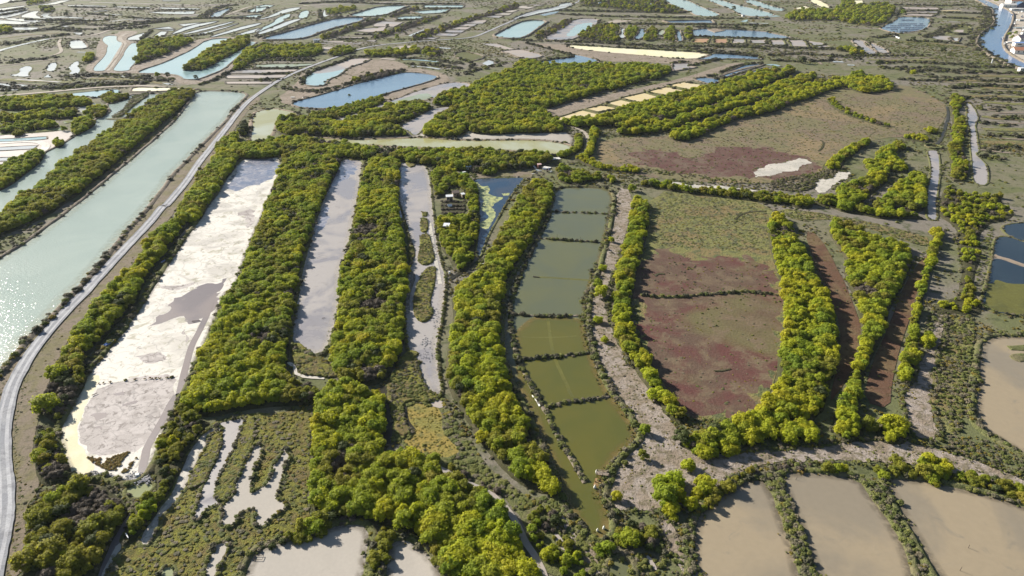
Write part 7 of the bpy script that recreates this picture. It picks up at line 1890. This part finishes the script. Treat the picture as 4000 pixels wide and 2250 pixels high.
# the quay: houses, boats, gear
gable('long white building with an orange tiled roof at the top right corner', 'r: 1790,85', (42, 16), 5.5, 10, 0.0, 'tile', windows=5, name='warehouse', cat='warehouse', chimney=True)
gable('low white building with a navy gable on the quay', 'r: 1590,150', (30, 9), 3.6, 5.6, 0.0, 'render', windows=4, name='boathouse', cat='boathouse')
gable('navy boarded boathouse with a white-edged gable on the quay', 'r: 1765,152', (9, 12), 4.5, 8.0, 1.57, 'roofblue', 'navy', 1, True, 'boathouse', 'boathouse', 'whitepaint')
gable('white house with an orange roof and dark gateway on the near quay', 'r: 1800,1085', (16, 9), 3.4, 5.6, -0.15, 'tile', windows=3, name='house', cat='house')
gable('house with a pinkish roof among the boats on the quay', 'r: 1800,830', (14, 9), 3.2, 6.2, 0.3, 'pinkroof', windows=3, name='house', cat='house')
flat_shed('long white flat-roofed shed along the upper quay', 'r: 1760,222', (26, 5), 3.0, 0.0, 'roofwhite', 'render', 'shed', 'shed', tilt=0.03)
flat_shed('blue and white workshop on the near quay', 'r: 1800,935', (15, 6), 3.2, -0.1, 'bluepale', 'render', 'workshop', 'workshop', tilt=0.08)
flat_shed('small white hut on the right bank at the river bend', 'r: 1790,1445', (4, 3), 2.6, 0.2, 'roofwhite', 'render', 'hut', 'hut')
for t1, t2, hull, cab, mast, lb, L in (
    ('r: 1415,930', 'r: 1515,905', 'whitepaint', 'roofwhite', False, 'white motor boat drawn up on the near quay, lower of two', 6.5), ('r: 1420,888', 'r: 1505,872', 'whitepaint', None, False, 'white open boat drawn up on the near quay, upper of two', 5.5),
    ('r: 1390,815', 'r: 1460,790', 'bluepaint', 'whitepaint', False, 'blue-hulled boat moored below the scrub on the quay', 7.0), ('r: 1575,345', 'r: 1650,325', 'whitepaint', 'bluepale', False, 'white boat with a pale blue cabin at the upper quay', 7.5),
    ('r: 1640,505', 'r: 1700,480', 'whitepaint', 'whitepaint', True, 'white boat with a mast beside the dark piles', 8.0), ('r: 1800,650', 'r: 1863,600', 'whitepaint', 'whitepaint', True, 'large white masted boat at the right edge of the quay', 11.0),
    ('r: 1085,110', 'r: 1105,60', 'whitepaint', 'roofwhite', False, 'white boat moored on the left bank near the top of the river', 9.0), ('r: 1790,370', 'r: 1850,340', 'navy', 'whitepaint', False, 'dark boat standing ashore on the upper quay', 8.0),
    ('r: 1720,270', 'r: 1780,250', 'greysheet', None, False, 'grey open boat ashore below the long white shed', 6.0)):
    boat(t1, t2, 0.4, hull, 'wood', lb, scale=L, cabin=cab, mast=mast, name='motor_boat' if cab else 'open_boat')
for i, (x, y) in enumerate(((1550, 590), (1575, 600), (1640, 575), (1660, 560), (1690, 560), (1355, 130), (1425, 190), (1620, 1010), (1570, 1000))):
    c = at('r: %d,%d' % (x, y)); b = MB(); b.tube((0, 0, -1), (0.1, 0, 4.2), 0.35, 0.28, 7)
    tag(b.build('mooring_pile', M['darkwood'], None, loc=(c.x, c.y, 0.2)), 'dark wooden mooring pile at the edge of the quay', 'mooring pile', 'mooring piles along the quay')
for x, y, sz, mt, lb in ((1735, 420, (4, 2.5, 1.6), 'whitepaint', 'white container on the middle quay'), (1800, 430, (6, 2.5, 2), 'roofgrey', 'grey container on the middle quay'), (1830, 250, (3, 2, 1.6), 'roofwhite', 'white crate stack at the right end of the upper quay'),
                     (1700, 300, (2.5, 2, 1.2), 'darkwood', 'dark crate stack on the upper quay'), (1620, 660, (14, 1.6, 0.7), 'concrete', 'pale pontoon below the masted boat'), (1740, 575, (10, 5, 1.0), 'greysheet', 'grey trailer bed beside the dark piles'),
                     (1560, 870, (7, 3.5, 1.0), 'render', 'white platform beside the drawn-up boats'), (1830, 700, (3, 2.4, 2.2), 'whitepaint', 'white van-sized box above the pink-roofed house'), (1480, 1010, (2, 1.5, 1), 'rubble', 'grey block on the near quay edge')):
    junk('container', 'r: %d,%d' % (x, y), sz, 0.1, mt, lb, 'container', 0.3)
for x, y, s, k in ((1560, 720, 1.2, 'tam_green'), (1640, 740, 1.3, 'scrub_green'), (1600, 790, 1.1, 'tam_green'), (1690, 700, 1.1, 'tam_green'), (1300, 40, 2.0, 'tam_green'), (1420, 30, 2.2, 'evergreen'), (1500, 30, 1.8, 'tam_green')):
    c = at('r: %d,%d' % (x, y)); place_bush(k, c.x, c.y, 0.3, s * (2.2 if k.startswith('scrub') else 1), 'green bush growing on the far quay', 'bushes on the quay', trunk=False)
c = at('r: 1205,1290'); b = MB(); b.box((0, 0, 2), (0.8, 0.5, 4.4))
tag(b.build('white_post', M['whitepaint'], None, loc=(c.x, c.y, 0)), 'white marker post on the left bank at the river bend', 'post')
for t, sz, lb in (('a1: 610,425', (6, 4, 3), 'small pale hut in the bushes below the long blue pond'), ('a2: 880,50', (4, 3, 4), 'pale hut in the far scrub, left one'), ('a2: 1400,55', (5, 4, 3), 'white hut in the far scrub near the turquoise basin'), ('a2: 2325,165', (4, 3, 2.2), 'white hut at the end of the sandy causeway')):
    gable(lb, t, sz[:2], sz[2] * .7, sz[2], 0.3, 'roofwhite', 'render', 1, True, 'hut', 'hut')
log('a3: 1255,362', 'a3: 1325,390', 0.9, 'whitepaint', 'long white plank-like sluice wall in the far marsh', 0.4, 'sluice_wall', 'sluice wall')
log('s: 1305,1110', 's: 1330,1085', 0.25, 'wood', 'leaning post by the grey mud creek', 0.6, 'post', 'post')
c = at('s: 470,1045'); b = MB()
for i in range(10):
    a0, a1 = math.pi * i / 10 * 2, math.pi * (i + 1) / 10 * 2
    b.tube((math.cos(a0) * 4, math.sin(a0) * 4, 0.3), (math.cos(a1) * 4, math.sin(a1) * 4, 0.3), 0.5, None, 6)
tag(b.build('fish_trap', M['greenbank'], None, loc=(c.x, c.y, 0)), 'round grassy ring across the muddy ditch', 'ring')

# ------------------------------------------------------------------ sea air
HAZE = 0.00004
hz = MB(); hz.box((0, 1500, 52), (7000, 3400, 108))
ho = hz.build('haze', None)
hm = bpy.data.materials.new("haze_air"); hm.use_nodes = True
hn = hm.node_tree.nodes; hn.clear()
pv = hn.new("ShaderNodeVolumePrincipled"); pv.inputs["Density"].default_value = HAZE
pv.inputs["Color"].default_value = (0.86, 0.91, 1.0, 1); pv.inputs["Anisotropy"].default_value = 0.2
oo = hn.new("ShaderNodeOutputMaterial"); hm.node_tree.links.new(pv.outputs[0], oo.inputs["Volume"])
ho.data.materials.append(hm)
tag(ho, 'thin bluish sea haze over the whole marsh', 'haze', None, 'stuff')
